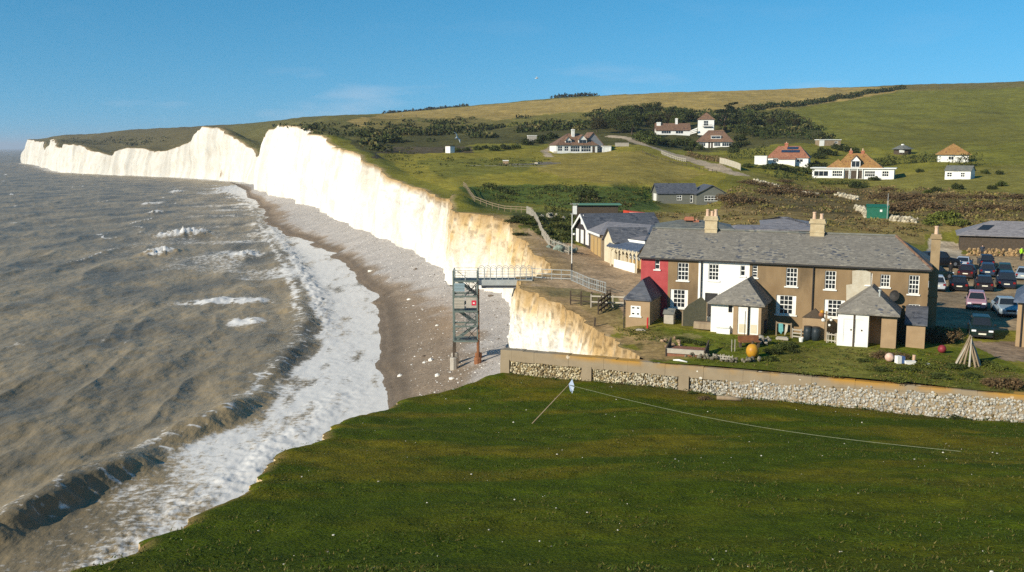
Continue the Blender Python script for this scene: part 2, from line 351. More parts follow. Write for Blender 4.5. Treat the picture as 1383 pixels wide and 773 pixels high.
# soil lip along the cliff top
de = LX - edge_x(LY); lip = np.clip(1 - de / np.clip(LY * .006, .5, 3.5), 0, 1) * (LY > 66)
C = C * (1 - lip[..., None]) + np.array([.36, .26, .13]) * lip[..., None]
near = np.clip(1 - de / 4.5, 0, 1) * (LY > 66) * (LY < 150) * (fbm(LX / 2, LY / 2, 44) > .35)
C = C * (1 - near[..., None]) + np.array([.33, .22, .10]) * near[..., None]
m_grass = attr_mat('downland_grass', spec=.05, nscales=((0.05, .22), (0.35, .3), (2.2, .35)), bump=0.10, bscale=1.6)
land_o = mesh_np('ground', np.stack([LX, LY, LZ], -1).reshape(-1, 3), grid_faces(NR, NC), m_grass, col=C.reshape(-1, 3), smooth=True)
tag(land_o, 'rolling green and tan downland, gardens and gravel behind the cliff', kind='structure')
# ------------------------------------------------------------------ beach
WLT = [(40, -8.5), (80, -9)] + [tuple(Pz(a, b, .3)[[1, 0]]) for a, b in [(537, 537), (523, 501), (526, 483), (523, 450), (512, 419), (528, 403), (486, 385), (487, 374), (458, 342), (394, 316), (366, 299), (356, 285), (349, 270)]] + [(480, -128), (560, -150), (800, -235)]
WLT = np.array(sorted(WLT))
def water_x(d):
    d = np.asarray(d, float); c = np.clip(d / 130, .6, 2.4)
    return np.interp(d, WLT[:, 0], WLT[:, 1]) + (fbm(d / 9, d * 0, 51, 3) - .5) * 3.2 * c * np.clip((480 - d) / 150, 0, 1)
def beach_zone(d): return np.interp(d, [0, 100, 140, 400, 560, 700], [3.5, 3.5, 3.6, 3.6, 1.0, -.6])
def base_x(d):     # foot of the cliff
    d = np.asarray(d, float); x = edge_x(d)
    # smooth the foot seaward
    out = np.interp(d, [60, 70, 92, 98, 104, 116, 130, 145, 160, 168, 200, 345, 560, 800, 1600], [.5, .9, .5, .55, .8, .9, 1.0, 1.5, 1.3, 1.6, 2.4, 4.5, 6.0, 6, 9])
    return x - out + (fbm(d / 5, d * 0 + 3, 61, 3) - .5) * np.clip(d / 160, .3, 2.4)
def beach_h(x, d):
    xb = np.interp(d, [40, 68, 92, 100, 112, 130, 145, 160], [4, 1.0, .6, .6, 1.5, .5, -3, -11]); xb = np.where(d > 160, base_x(d), xb)
    xw = water_x(d); xb = np.maximum(xb, xw + 1.5)
    t = (x - xw) / (xb - xw); zb = beach_zone(d)
    z = np.where(t > 0, zb * np.clip(t, 0, 1.6) ** 0.75, np.maximum(t * (xb - xw) * .13, -3))
    z = z + .15
    return z + (fbm(x / 2.2, d / 2.2, 71, 4) - .5) * .28 * np.clip(t * 4, 0, 1), t
BR, BC = 420, 190
_bd = np.exp(np.linspace(math.log(52), math.log(700), BR)); _b0 = water_x(_bd) - 14; _b1 = np.maximum(edge_x(_bd), np.interp(_bd, [40, 100, 120, 150, 160], [12, 12, 10, 5, -60])) + 1.5
_bt = np.linspace(0, 1, BC); BX = _b0[:, None] + (_b1 - _b0)[:, None] * _bt; BY = np.repeat(_bd[:, None], BC, 1); BZ, BT = beach_h(BX, BY)
tb = np.interp(_bd, [60, 95, 110, 128, 145, 165, 183, 230, 300, 330], [.66, .62, .60, .52, .44, .36, .24, .22, .25, .4])[:, None]
nzb = (fbm(BX / 3.5, BY / 3.5, 73, 4) - .5) * .45
wet = 1 / (1 + np.exp((BT + nzb - tb) * 28))
GREY = np.array([.38, .345, .315]); WETB = np.array([.24, .18, .125])
orange = np.clip(1 - np.abs(BY - 124) / 26, 0, 1) * np.clip(1 - np.abs(BT - .48) / .25, 0, 1)
Cb = GREY * (1 - wet[..., None]) + WETB * wet[..., None]
Cb = Cb * (1 - .55 * orange[..., None]) + np.array([.36, .24, .14]) * .55 * orange[..., None]
dk = np.exp(-((BT - .05) / .10) ** 2) * .45; Cb *= (1 - dk[..., None])
m_beach = attr_mat('shingle', nscales=((.3, .14), (2.5, .2), (9.0, .38)), bump=0.05, bscale=7.0, rough=.75)
bo = mesh_np('beach', np.stack([BX, BY, BZ], -1).reshape(-1, 3), grid_faces(BR, BC), m_beach, col=Cb.reshape(-1, 3), smooth=True)
tag(bo, 'grey shingle beach with wet brown sand along the water', kind='structure')
# ------------------------------------------------------------------ chalk cliff
segs = [67.0]
while segs[-1] < 1640:
    d = segs[-1]; x = edge_x(d)
    step = d / 420
    for _ in range(4):
        d2 = d + step; dx = edge_x(d2) - x
        pxd = abs((edge_x(d2) / d2 - x / d) * FPX)
        if pxd > 1.6: step *= 0.5
    segs.append(d + max(step, .05))
CD = np.array(segs); NT = 44
ct = np.linspace(0, 1, NT)
cxt = edge_x(CD); czt = land(cxt, CD) + .02; cxb = base_x(CD); czb = np.interp(CD, [60, 100, 160, 420, 560, 700], [2.0, 3.0, 3.3, 3.2, .6, -1.0])
pr = ct ** 1.0
KX = cxt[:, None] + (cxb - cxt)[:, None] * (1 - (1 - pr) ** 1.6)[None]; KZ = czt[:, None] + (czb - czt)[:, None] * pr[None]
KY = np.repeat(CD[:, None], NT, 1)
bulge = np.sin(np.pi * np.clip(ct, 0, 1)) ** .6
sc = np.clip(KY / 170, .45, 5)
KS = np.repeat(np.concatenate([[0], np.cumsum(np.hypot(np.diff(np.interp(CD, EDGE[:, 0], EDGE[:, 1])), np.diff(CD)))])[:, None], NT, 1)
nz = (fbm(KS / 2.4 / sc, KZ / 11 / sc, 81, 5) - .5) * 3.4 * sc + (fbm(KS / 12 / sc, KZ / 40, 82, 3) - .5) * 3.0 * sc
KX = KX + nz * bulge * .62
KX = KX + (fbm(KS / .6 / sc, KZ / 2.6 / sc, 86, 4) - .5) * .85 * sc * bulge
KY = KY + (fbm(KZ / 6 / sc, KS / 3 / sc, 84, 4) - .5) * .5 * sc * bulge
hgt = czt[:, None] - KZ
n1 = fbm(KS / 1.0 / np.clip(sc, .6, 4), KZ / 2.6, 91, 5); n2 = fbm(KS / 1.1, KZ / 2.4, 92, 5); n4 = fbm(KS / .5 / np.clip(sc, .6, 3), KZ / .45, 93, 3)
d_ = CD[:, None]
topstain = np.interp(d_, [60, 75, 85, 110, 150, 162, 170, 200, 260, 330, 400, 700], [1.9, 1.7, 1.5, 1.4, 1.6, 1.6, 1.5, 1.2, 1.0, .5, .35, .25])
st = np.clip(1.15 - hgt / (topstain * (0.45 + 1.3 * n1)), 0, 1)
yellow = np.interp(d_, [60, 80, 110, 125, 150, 162, 168, 240, 320, 400], [1.0, .9, .9, 1.0, .95, .75, .25, .15, .08, .03]) * np.clip(1.6 - hgt / (np.interp(d_, [70, 95, 120, 150], [1.1, 1.0, 2.4, 3.6]) + np.interp(d_, [95, 150], [2.3, 4.6]) * n2), 0, 1)
yellow = np.clip(yellow * (0.15 + 1.35 * n1), 0, 1)
CHALK = np.array([.77, .735, .66]); YEL = np.array([.60, .42, .20]); SOIL = np.array([.30, .19, .085])
Kc = CHALK[None, None] * (1 - .16 * np.clip((d_[..., None] - 500) / 300, 0, 1)) * (1 - np.clip(yellow, 0, 1)[..., None]) + YEL * np.clip(yellow, 0, 1)[..., None]  # far chalk darkens with distance, haze painted into its colour
Kc = Kc * (1 - st[..., None]) + (SOIL * .7 + YEL * .3) * st[..., None]
streak = np.clip((fbm(KS / .8 / np.clip(sc, .8, 2), KZ / 4, 95, 4) - .58) * 5, 0, .5) * np.interp(d_, [60, 160, 240, 700, 1500], [.7, .6, .45, .4, .5])
Kc = Kc * (1 - streak[..., None]) + np.array([.50, .39, .25]) * streak[..., None]
groove_shade = .72 + .28 * np.clip(fbm(KS / 1.1 / np.clip(sc, .6, 4), KZ / 16 / np.clip(sc, .6, 3), 97, 4) * 2.4 - .55, 0, 1); Kc *= groove_shade[..., None] ** np.interp(d_, [150, 175], [.5, 1])[..., None]  # shade of vertical grooves painted into the chalk colour
flk = np.clip((n4 - .55) * 3, 0, .45) * np.clip(1.2 - hgt / 7, 0, 1) * np.interp(d_, [160, 260], [1, .3]); Kc *= (1 - flk[..., None])
# brown scar by the stairs
for (sd, sz, rw, rh) in [(141.5, 7.0, .9, 1.7), (142.0, 5.0, 1.2, 1.6), (735, 5, 2.5, 4), (71.6, 8.0, .5, 3.0)]:
    s_ = np.clip(1.4 - np.hypot((KY - sd) / rw, (KZ - sz) / rh) - .5 * n1, 0, .9); Kc = Kc * (1 - s_[..., None]) + np.array([.22, .13, .06]) * s_[..., None]
m_chalk = attr_mat('chalk', nscales=((.5, .05), (3.0, .08)), bump=0.25, bscale=2.2, rough=.95, spec=.05)
ko = mesh_np('cliff', np.stack([KX, KY, KZ], -1).reshape(-1, 3), grid_faces(len(CD), NT)[:, ::-1], m_chalk, col=Kc.reshape(-1, 3), smooth=False)
tag(ko, 'white chalk cliff with yellow stained top receding along the shore', kind='structure')
# ------------------------------------------------------------------ foreground hill
HP = []
for px, py, d in [(100, 773, 22), (691, 773, 21), (1383, 773, 20), (350, 640, 38), (270, 697, 30.5), (440, 580, 51), (535, 547, 61), (600, 527, 66), (691, 650, 37), (691, 560, 57), (1000, 650, 35.5), (1383, 650, 33.5), (1000, 573, 52.5), (1383, 600, 46), (850, 535, 62), (1200, 570, 53), (700, 520, 67)]:
    p = W(px, py, d); HP.append((p[0], d, p[2]))
for t in np.linspace(0, 1.6, 9):
    p = WA + (WB - WA) * t; HP.append((p[0], p[1], 9.6 - WALL_H))
HP += [(0, 0, 22.2), (-13, 0, 21.5), (15, 0, 22.6), (0, 10, 18.9), (-12, 10, 18.2), (12, 10, 19.2), (0, -15, 26), (20, -15, 26.5), (-16, -12, 25), (40, 30, 13.6), (30, 10, 19.5), (50, 0, 23)]
HP = np.array(HP); _hn = len(HP); _HU = HP[:, :2] / 30
_hk = _ker(((_HU[:, None] - _HU[None]) ** 2).sum(-1)) + np.eye(_hn) * 1e-3; _hp = np.hstack([np.ones((_hn, 1)), _HU])
_hw = np.linalg.solve(np.block([[_hk, _hp], [_hp.T, np.zeros((3, 3))]]), np.concatenate([HP[:, 2], np.zeros(3)]))
def hill(x, y):
    x = np.asarray(x, float); y = np.asarray(y, float); x, y = np.broadcast_arrays(x, y); sh = x.shape
    q = np.stack([x.ravel(), y.ravel()], -1) / 30; out = np.empty(len(q))
    for i in range(0, len(q), 20000):
        b = q[i:i + 20000]; r2 = ((b[:, None] - _HU[None]) ** 2).sum(-1); out[i:i + 20000] = _ker(r2) @ _hw[:_hn] + _hw[_hn] + b @ _hw[_hn + 1:]
    z = out.reshape(sh)
    return z + (fbm(x / 5, y / 5, 101, 3) - .5) * .35 + (fbm(x / .9, y / .9, 102, 3) - .5) * .13
HE = np.array([(-20, -19), (0, -13.0)] + [(d, W(a, b, d)[0]) for a, b, d in [(60, 790, 19.5), (105, 773, 22), (148, 752, 24), (200, 735, 26), (262, 702, 30), (275, 687, 31.5), (290, 684, 32), (345, 652, 36.5), (352, 632, 39), (382, 606, 44.5), (440, 588, 48.5), (446, 574, 52), (470, 562, 56), (528, 549, 60.5), (538, 538, 63), (565, 533, 64.5), (605, 526, 66.2), (650, 514, 69)]] + [(69.9, -.9)])
def hill_x(d): return -.45 * np.clip((34 - np.asarray(d)) / 6, 0, 1) + np.interp(d, HE[:, 0], HE[:, 1]) + (fbm(np.asarray(d) / 1.1, np.asarray(d) * 0, 111, 4) - .5) * .9 * np.clip((69 - np.asarray(d)) / 5, 0, 1)
FR, FC = 520, 420
_fd = np.concatenate([np.linspace(-18, 14, 60), np.linspace(14.2, 69.8, FR - 60)]); _f0 = hill_x(_fd); _f1 = np.where(_fd > 40, np.minimum(wall_x(_fd) + .05, 50), 50.0)
_f1 = np.maximum(_f1, _f0 + .05)
_ft = np.linspace(0, 1, FC); FX = _f0[:, None] + (_f1 - _f0)[:, None] * _ft; FY = np.repeat(_fd[:, None], FC, 1); FZ = hill(FX, FY)
FZ -= np.clip(1 - (FX - _f0[:, None]) / .8, 0, 1) ** 2 * .25
a1 = fbm(FX / 7 + FY * .02, FY / 2.6, 121, 4); a2 = fbm(FX / 1.2, FY / .8, 122, 4)
mask_dry = np.clip((a1 - .47 + .04 * np.clip(FX / 12, -1, 1)) * 5, 0, 1) * np.clip((FY - 22) / 20, .3, 1)
Fc = np.array([.062, .080, .0042])[None, None] * (1 - mask_dry[..., None]) + np.array([.122, .102, .0075]) * mask_dry[..., None] * 1.0
Fc = Fc * (.8 + .4 * a2[..., None])
lush = np.clip((.46 - a1) * 6, 0, 1) * .5; Fc = Fc * (1 - lush[..., None]) + np.array([.045, .066, .0035]) * lush[..., None]
dw = (WA[1] + (FX - WA[0]) * WD[1] / WD[0]) - FY
bank = np.clip(1 - dw / 3.5, 0, 1) * (fbm(FX / 3, FY / 3, 125) > .45); Fc = Fc * (1 - .6 * bank[..., None]) + np.array([.10, .07, .022]) * .6 * bank[..., None]
lip = np.clip(1 - (FX - _f0[:, None]) / .7, 0, 1) * (fbm(FX, FY / 1.5, 126) > .48); Fc = Fc * (1 - lip[..., None]) + np.array([.17, .115, .045]) * lip[..., None]
m_turf = attr_mat('turf', spec=.04, nscales=((.6, .18), (5.0, .3), (22., .38)), bump=0.06, bscale=9.0)
ho = mesh_np('hill', np.stack([FX, FY, FZ], -1).reshape(-1, 3), grid_faces(FR, FC), m_turf, col=Fc.reshape(-1, 3), smooth=True)
tag(ho, 'dark green turf slope in the foreground above the sea', kind='structure')
# earth face under the turf edge
ez = FZ[:, 0]; NTE = 12; et = np.linspace(0, 1, NTE)
EX = _f0[:, None] - et[None] * 1.2 * (.5 + fbm(_fd[:, None] / 1.5, et[None] * 2, 131)) + (fbm(_fd[:, None] / .8, et[None] * 5, 132) - .5) * 1.0 * np.sin(np.pi * et)[None]
EZ = ez[:, None] * (1 - et)[None] + (-.8) * et[None]
eo = mesh_np('cliff_edge', np.stack([EX, np.repeat(_fd[:, None], NTE, 1), EZ], -1).reshape(-1, 3), grid_faces(FR, NTE), mat('earth_face', (.30, .19, .08), (.62, .5, .32), 1.2, bump=.1))
tag(eo, 'crumbling earth face below the near turf edge', kind='structure')
# ------------------------------------------------------------------ sea
def crest_x(d):
    T = np.array([(20, -36)] + [tuple(Pz(a, b, .9)[[1, 0]]) for a, b in [(-60, 735), (0, 700), (60, 668), (118, 640), (180, 610), (240, 580), (300, 552), (345, 522), (380, 488), (403, 455), (410, 425), (404, 395), (392, 365), (375, 335), (358, 308), (350, 290)]] + [(420, -112), (600, -180)])
    T = T[np.argsort(T[:, 0])]
    return np.interp(d, T[:, 0], T[:, 1]) + (fbm(np.asarray(d) / 7, np.asarray(d) * 0 + 2, 141, 3) - .5) * 2.0
def sea_fn(X, Y):
    far = np.clip(220 / np.maximum(Y, 1), 0, 1)
    xc = crest_x(Y); t = X - xc; xw = water_x(Y); inshore = np.clip((t + 2) / 4, 0, 1)
    wob = (fbm(X / 20, Y / 20, 150, 2) - .5) * 6
    w1 = fbm((X + .12 * Y + wob) / 9.0, (Y - .2 * X) / 34.0, 151, 3); w1 = (1 - np.abs(2 * w1 - 1)) ** 2.0
    w2 = fbm((X + .3 * Y + wob) / 4.2, (Y - .3 * X) / 12, 152, 3); w3 = fbm(X / 1.7, Y / 2.6, 153, 3)
    z = ((w1 - .5) * .62 + (w2 - .5) * .5 + (w3 - .5) * .34) * (1 - .85 * inshore) * np.where(Y > 500, .8, 1)
    A = np.interp(Y, [40, 58, 70, 76, 82, 88, 97, 112, 122, 135, 150, 220, 330, 450], [1.0, 1.15, 1.05, .5, 1.1, 1.0, .45, .85, .6, .9, .7, .6, .5, .3]) * (.75 + .5 * vn(Y / 4, Y * 0, 155))
    sharp = np.interp(Y, [40, 60, 76, 110, 140, 200, 400], [1.5, 1.4, 1.8, 1.4, 1.6, 2.5, 4])
    sharp = sharp * .85; t = t + (fbm(X / 1.6, Y / .9, 157, 3) - .5) * .9; ridge = np.where(t < 0, np.exp(-(t / 2.6) ** 2), np.exp(-(t / sharp) ** 2))
    z = z + A * ridge
    # rollers of foam inshore
    lump = fbm(X / .8, Y / .8, 156, 4)
    front = np.exp(-((t - 8.5 - (fbm(Y / 10, Y * 0, 158) - .5) * 5) / 1.6) ** 2) * np.clip((100 - Y) / 20, 0, 1) + np.exp(-((t - 2.6) / 1.8) ** 2) * np.clip((Y - 118) / 30, 0, 1) * np.clip((420 - Y) / 100, 0, 1)
    z = z + inshore * ((lump - .5) * .10 + front * (.3 + .5 * np.clip((Y - 110) / 20, 0, 1)) * lump)
    ed = X - xw
    z = np.where(ed > -3, z * np.clip(-ed / 3, 0.02, 1) + .05 * np.clip((ed + 3) / 3, 0, 1), z)
    # foam
    p1 = fbm(X / 2.6, Y / 5.5, 161, 5); p2 = fbm(X / .9, Y / 1.6, 162, 4)
    brk = np.interp(Y, [40, 56, 62, 70, 76, 84, 90, 97, 104, 112, 124, 132, 150], [0, 0, .05, .35, .6, .1, .3, .8, .5, .2, .5, .35, .9])
    p3 = fbm((X + .1 * Y) / 1.1, (Y - .3 * X) / 7.0, 167, 4); foam = inshore * np.clip(.66 + (p1 - .5) * 1.3 + (p3 - .5) * 1.2 + .35 * np.clip(t / 8, 0, 1), 0, 1)
    foam = foam * np.clip((t - (1 - brk) * 2.6 + .5) / 1.5, 0, 1)
    foam = np.maximum(foam, front * .9 * inshore)
    nearsea = np.interp(Y, [40, 60, 66, 74, 84], [.12, .25, .5, .8, 1]); trans = np.clip((t - 6) / 6, 0, 1); foam = foam * np.clip(nearsea + trans * .6, 0, 1)
    foam = np.maximum(foam, np.maximum(brk, .35) * np.exp(-((t + .7) / .9) ** 2) * np.clip(p2 * 2.4 - .5, 0, 1))
    # streaks on the open water towards the shore and far surf by the cliff
    s = np.clip((fbm(X / 16, Y / 14, 163, 5) - .47) * 5, 0, 1) * np.exp(-np.clip(-t, 0, 999) / 30.0) * np.clip((Y - 110) / 60, 0, 1)
    foam = np.maximum(foam, (s * .85 + .30 * np.exp(-np.clip(-t, 0, 999) / 40.0) * np.clip((Y - 150) / 80, 0, 1)) * np.clip(.2 + p2, 0, 1))
    cl = X - (base_x(Y)); surf = np.clip(1 + cl / (18 + 10 * p1), 0, 1) * (Y > 420); foam = np.maximum(foam, surf * (.5 + .5 * p2))
    cap = np.clip((w1 - .86) * 10, 0, 1) * np.clip((fbm(X / 16, Y / 30, 165, 3) - .64) * 8, 0, 1) * np.clip((p2 - .25) * 4, 0, 1) * np.clip((Y - 95) / 40, 0, 1)
    foam = np.maximum(foam, cap)
    thread = np.clip((fbm(X / 1.4, Y / .5, 169, 4) - .55) * 5, 0, 1) * np.exp(-(t / 2.2) ** 2); foam = np.maximum(foam, thread * .8)
    bl = 0 * foam
    for (a, b, wd, ln, up) in WHITE:
        c = Pz(a, b, .4); ln = ln * 2.2; wd = wd * .9; up = up * 1.2
        rx, ry = (X - c[0]) / wd, (Y - c[1]) / ln
        e = np.exp(-(np.abs(rx) ** 2.4 + ry * ry)) ; bl = np.maximum(bl, e * np.clip(p2 * 2.4 - .35, 0, 1))
        z = z + up * np.exp(-(rx * rx * .6 + ry * ry)) * (.3 + 1.4 * lump)
    foam = np.maximum(foam, np.clip(bl * 1.5, 0, 1))
    return z, np.clip(foam, 0, 1)
WHITE = [(236, 317, 6.0, 3.2, 1.0), (262, 316, 4, 3.0, .9), (216, 340, 3.5, 2.5, 1.1), (332, 344, 4.5, 2.6, .8), (290, 405, 6.5, 1.6, .2), (325, 406, 5, 1.4, .2), (205, 274, 4, 4, .4), (240, 259, 4, 5, .9), (330, 432, 3.0, 1.2, .2), (210, 287, 2.4, 3, .9)]
spx = np.concatenate([np.linspace(-1400, -160, 60), np.linspace(-150, 720, 500)])
spy = np.concatenate([np.array([201.3, 201.6]), np.arange(202, 232, .7), np.arange(232, 560, 1.0), np.arange(560, 800, 1.3), np.linspace(802, 1100, 40)])
sd = np.array([Pz(691.5, b, 0.)[1] for b in spy])
SX = (spx[None] - CX) / FPX * (sd[:, None] * CP + CAM_Z * SP); SY = np.repeat(sd[:, None], len(spx), 1)
SZ, SF = sea_fn(SX, SY)
SZ *= np.clip(1500 / SY, 0, 1)
def sea_mat():
    m = new_mat('sea_water'); N, L = nt(m); b = N['Principled BSDF']
    g = N.new('ShaderNodeNewGeometry'); a = N.new('ShaderNodeAttribute'); a.attribute_name = 'foam'
    mp = N.new('ShaderNodeMapping'); mp.inputs['Scale'].default_value = (1, .45, 1); mp.inputs['Rotation'].default_value = (0, 0, -.15); L.new(g.outputs['Position'], mp.inputs['Vector'])
    n1 = N.new('ShaderNodeTexNoise'); n1.inputs['Scale'].default_value = .09; n1.inputs['Detail'].default_value = 6; L.new(mp.outputs['Vector'], n1.inputs['Vector'])
    cr = N.new('ShaderNodeValToRGB'); cr.color_ramp.elements[0].position = .36; cr.color_ramp.elements[1].position = .62
    cr.color_ramp.elements[0].color = (.15, .12, .075, 1); cr.color_ramp.elements[1].color = (.315, .235, .13, 1); L.new(n1.outputs['Fac'], cr.inputs['Fac'])
    nf = N.new('ShaderNodeTexNoise'); nf.inputs['Scale'].default_value = 1.6; nf.inputs['Detail'].default_value = 7; nf.inputs['Roughness'].default_value = .7; L.new(g.outputs['Position'], nf.inputs['Vector'])
    ad = N.new('ShaderNodeMath'); ad.operation = 'MULTIPLY_ADD'; ad.inputs[1].default_value = 2.0; ad.inputs[2].default_value = -1.0; L.new(nf.outputs['Fac'], ad.inputs[0])
    sm = N.new('ShaderNodeMath'); sm.operation = 'ADD'; L.new(a.outputs['Fac'], sm.inputs[0]); L.new(ad.outputs[0], sm.inputs[1])
    mr = N.new('ShaderNodeMapRange'); mr.inputs[1].default_value = .34; mr.inputs[2].default_value = .78; L.new(sm.outputs[0], mr.inputs[0])
    gate = N.new('ShaderNodeMapRange'); gate.inputs[1].default_value = .02; gate.inputs[2].default_value = .2; L.new(a.outputs['Fac'], gate.inputs[0])
    fm = N.new('ShaderNodeMath'); fm.operation = 'MULTIPLY'; L.new(mr.outputs[0], fm.inputs[0]); L.new(gate.outputs[0], fm.inputs[1])
    mx = N.new('ShaderNodeMix'); mx.data_type = 'RGBA'; mx.inputs[7].default_value = (.68, .65, .61, 1); L.new(fm.outputs[0], mx.inputs[0]); L.new(cr.outputs['Color'], mx.inputs[6]); L.new(mx.outputs[2], b.inputs['Base Color'])
    rr = N.new('ShaderNodeMapRange'); rr.inputs[3].default_value = .38; rr.inputs[4].default_value = .9; L.new(fm.outputs[0], rr.inputs[0]); L.new(rr.outputs[0], b.inputs['Roughness'])
    b.inputs['IOR'].default_value = 1.33; b.inputs['Specular IOR Level'].default_value = .16
    nb = N.new('ShaderNodeTexNoise'); nb.inputs['Scale'].default_value = .9; nb.inputs['Detail'].default_value = 6; L.new(mp.outputs['Vector'], nb.inputs['Vector'])
    bp = N.new('ShaderNodeBump'); bp.inputs['Distance'].default_value = .35; rs_n = N.new('ShaderNodeMapRange'); rs_n.inputs[3].default_value = .75; rs_n.inputs[4].default_value = .18; L.new(fm.outputs[0], rs_n.inputs[0]); L.new(rs_n.outputs[0], bp.inputs['Strength']); L.new(nb.outputs['Fac'], bp.inputs['Height']); L.new(bp.outputs['Normal'], b.inputs['Normal'])
    return m
so = mesh_np('sea', np.stack([SX, SY, SZ], -1).reshape(-1, 3), grid_faces(len(spy), len(spx))[:, ::-1], sea_mat(), attrs={'foam': SF}, smooth=True)
tag(so, 'choppy grey brown sea breaking in white foam', kind='structure')
bb = MB(); bb.add([(-24000, -3000, -6), (16000, -3000, -6), (16000, 24500, -6), (-24000, 24500, -6)], [(0, 1, 2, 3)])
so2 = bb.build('seabed', mat('seabed', (.09, .085, .075))); tag(so2, 'sea bed below the water', kind='structure')
# ------------------------------------------------------------------ building materials
def slate_mat(name, base, dark, pale, tile=(.45, .22), pd=.10, pp=.3):
    m = new_mat(name); N, L = nt(m); b = N['Principled BSDF']; b.inputs['Roughness'].default_value = .7
    tc = N.new('ShaderNodeTexCoord'); mp = N.new('ShaderNodeMapping'); mp.inputs['Scale'].default_value = (1 / tile[0], 1 / tile[1], 1 / tile[1]); L.new(tc.outputs['Object'], mp.inputs['Vector'])
    vo = N.new('ShaderNodeTexVoronoi'); vo.inputs['Scale'].default_value = 1; L.new(mp.outputs['Vector'], vo.inputs['Vector'])
    sx = N.new('ShaderNodeSeparateColor'); L.new(vo.outputs['Color'], sx.inputs[0])
    n1 = N.new('ShaderNodeTexNoise'); n1.inputs['Scale'].default_value = .45; n1.inputs['Detail'].default_value = 5; L.new(tc.outputs['Object'], n1.inputs['Vector'])
    cr = N.new('ShaderNodeValToRGB'); cr.color_ramp.elements[0].color = rgba([c * .84 for c in base]); cr.color_ramp.elements[1].color = rgba([c * 1.18 for c in base]); L.new(sx.outputs[0], cr.inputs['Fac'])
    def layer(prev, col, chan, lo, hi, nz=.5):
        ad = N.new('ShaderNodeMath'); ad.operation = 'MULTIPLY_ADD'; ad.inputs[1].default_value = 1.6; ad.inputs[2].default_value = -.8; L.new(n1.outputs['Fac'], ad.inputs[0])
        s2 = N.new('ShaderNodeMath'); s2.operation = 'ADD'; L.new(sx.outputs[chan], s2.inputs[0]); L.new(ad.outputs[0], s2.inputs[1])
        mr = N.new('ShaderNodeMapRange'); mr.inputs[1].default_value = lo; mr.inputs[2].default_value = hi; L.new(s2.outputs[0], mr.inputs[0])
        mx = N.new('ShaderNodeMix'); mx.data_type = 'RGBA'; mx.inputs[7].default_value = rgba(col); L.new(mr.outputs[0], mx.inputs[0]); L.new(prev, mx.inputs[6]); return mx.outputs[2]
    o = layer(cr.outputs['Color'], pale, 1, 1 - pp, 1.05); o = layer(o, dark, 2, 1.0 - pd, 1.0 - pd + .04)
    L.new(o, b.inputs['Base Color'])
    bp = N.new('ShaderNodeBump'); bp.inputs['Distance'].default_value = .03; L.new(sx.outputs[0], bp.inputs['Height']); L.new(bp.outputs['Normal'], b.inputs['Normal'])
    return m
M = {}
M['slate'] = slate_mat('old_slate', (.175, .158, .132), (.07, .075, .09), (.26, .235, .19), tile=(.26, .14), pd=.03)
M['slate_new'] = slate_mat('purple_slate', (.20, .185, .19), (.13, .12, .13), (.25, .23, .23), pd=.02)
M['slate_dark'] = slate_mat('dark_slate', (.075, .08, .095), (.04, .045, .06), (.12, .12, .13))
M['slate_blue'] = slate_mat('blue_slate', (.085, .11, .16), (.05, .07, .11), (.12, .14, .18))
M['slate_green'] = slate_mat('mossy_slate', (.14, .14, .12), (.08, .09, .09), (.2, .19, .15))
M['tile_brown'] = slate_mat('brown_tile', (.17, .095, .055), (.09, .05, .035), (.24, .13, .07), tile=(.4, .4))
M['tile_red'] = slate_mat('red_tile', (.31, .125, .065), (.2, .08, .045), (.36, .18, .1), tile=(.4, .4))
M['tile_orange'] = slate_mat('lichen_orange_tile', (.29, .15, .045), (.20, .085, .04), (.36, .21, .06), tile=(.4, .4), pp=.5)
M['render_brown'] = mat('brown_render', (.20, .132, .068), (.27, .185, .10), .9, bump=.008, bscale=10, c3=(.13, .09, .05), scale3=.5, t3=(.5, .66), stretch=(1, 1, .45))
M['render_tan'] = mat('tan_render', (.30, .205, .115), (.36, .25, .145), 1.5, bump=.006, bscale=14)
M['render_red'] = mat('red_render', (.34, .052, .055), (.42, .075, .075), 1.6, bump=.006, bscale=14)
M['render_white'] = mat('white_render', (.76, .74, .68), (.82, .80, .75), 1.0, bump=.005, bscale=14)
M['render_pale'] = mat('pale_patch', (.50, .46, .37), (.40, .35, .26), 2.0, bump=.015, bscale=10)
M['white'] = mat('white_paint', (.80, .79, .75), (.72, .71, .66), 1.2, rough=.5)
M['cream'] = mat('cream_paint', (.56, .48, .33), (.64, .56, .41), 1.5, rough=.6)
M['ochre'] = mat('ochre_shutter', (.40, .26, .10), (.50, .34, .15), 1.5, rough=.6, stretch=(6, 6, .4))
M['glass'] = mat('window_glass', (.018, .022, .028), rough=.08, spec=.6)
M['black'] = mat('black_paint', (.022, .021, .022), (.032, .03, .028), 2, rough=.6)
M['blackboard'] = mat('black_weatherboard', (.035, .03, .03), (.055, .045, .042), 2, rough=.7, stretch=(.4, .4, 7), bump=.01)
M['stone'] = mat('chimney_stone', (.40, .31, .18), (.50, .41, .26), 2.5, bump=.02, bscale=9)
M['chim_end'] = mat('end_chimney_render', (.26, .185, .10), (.34, .25, .145), 1.5, bump=.015, bscale=8)
M['brick_red'] = mat('red_brick', (.33, .11, .06), (.40, .17, .10), 5, bump=.01)
M['pot'] = mat('clay_pot', (.55, .36, .24), (.62, .45, .33), 4)
M['concrete'] = mat('concrete', (.34, .30, .25), (.42, .38, .32), 1.5, bump=.02, bscale=8)
M['wood'] = mat('weathered_wood', (.22, .16, .10), (.30, .23, .15), 3, stretch=(1, 1, .3), bump=.01)
M['wood_dark'] = mat('dark_wood', (.055, .042, .03), (.085, .062, .043), 3)
M['wood_grey'] = mat('silver_wood', (.36, .32, .26), (.44, .4, .33), 3)
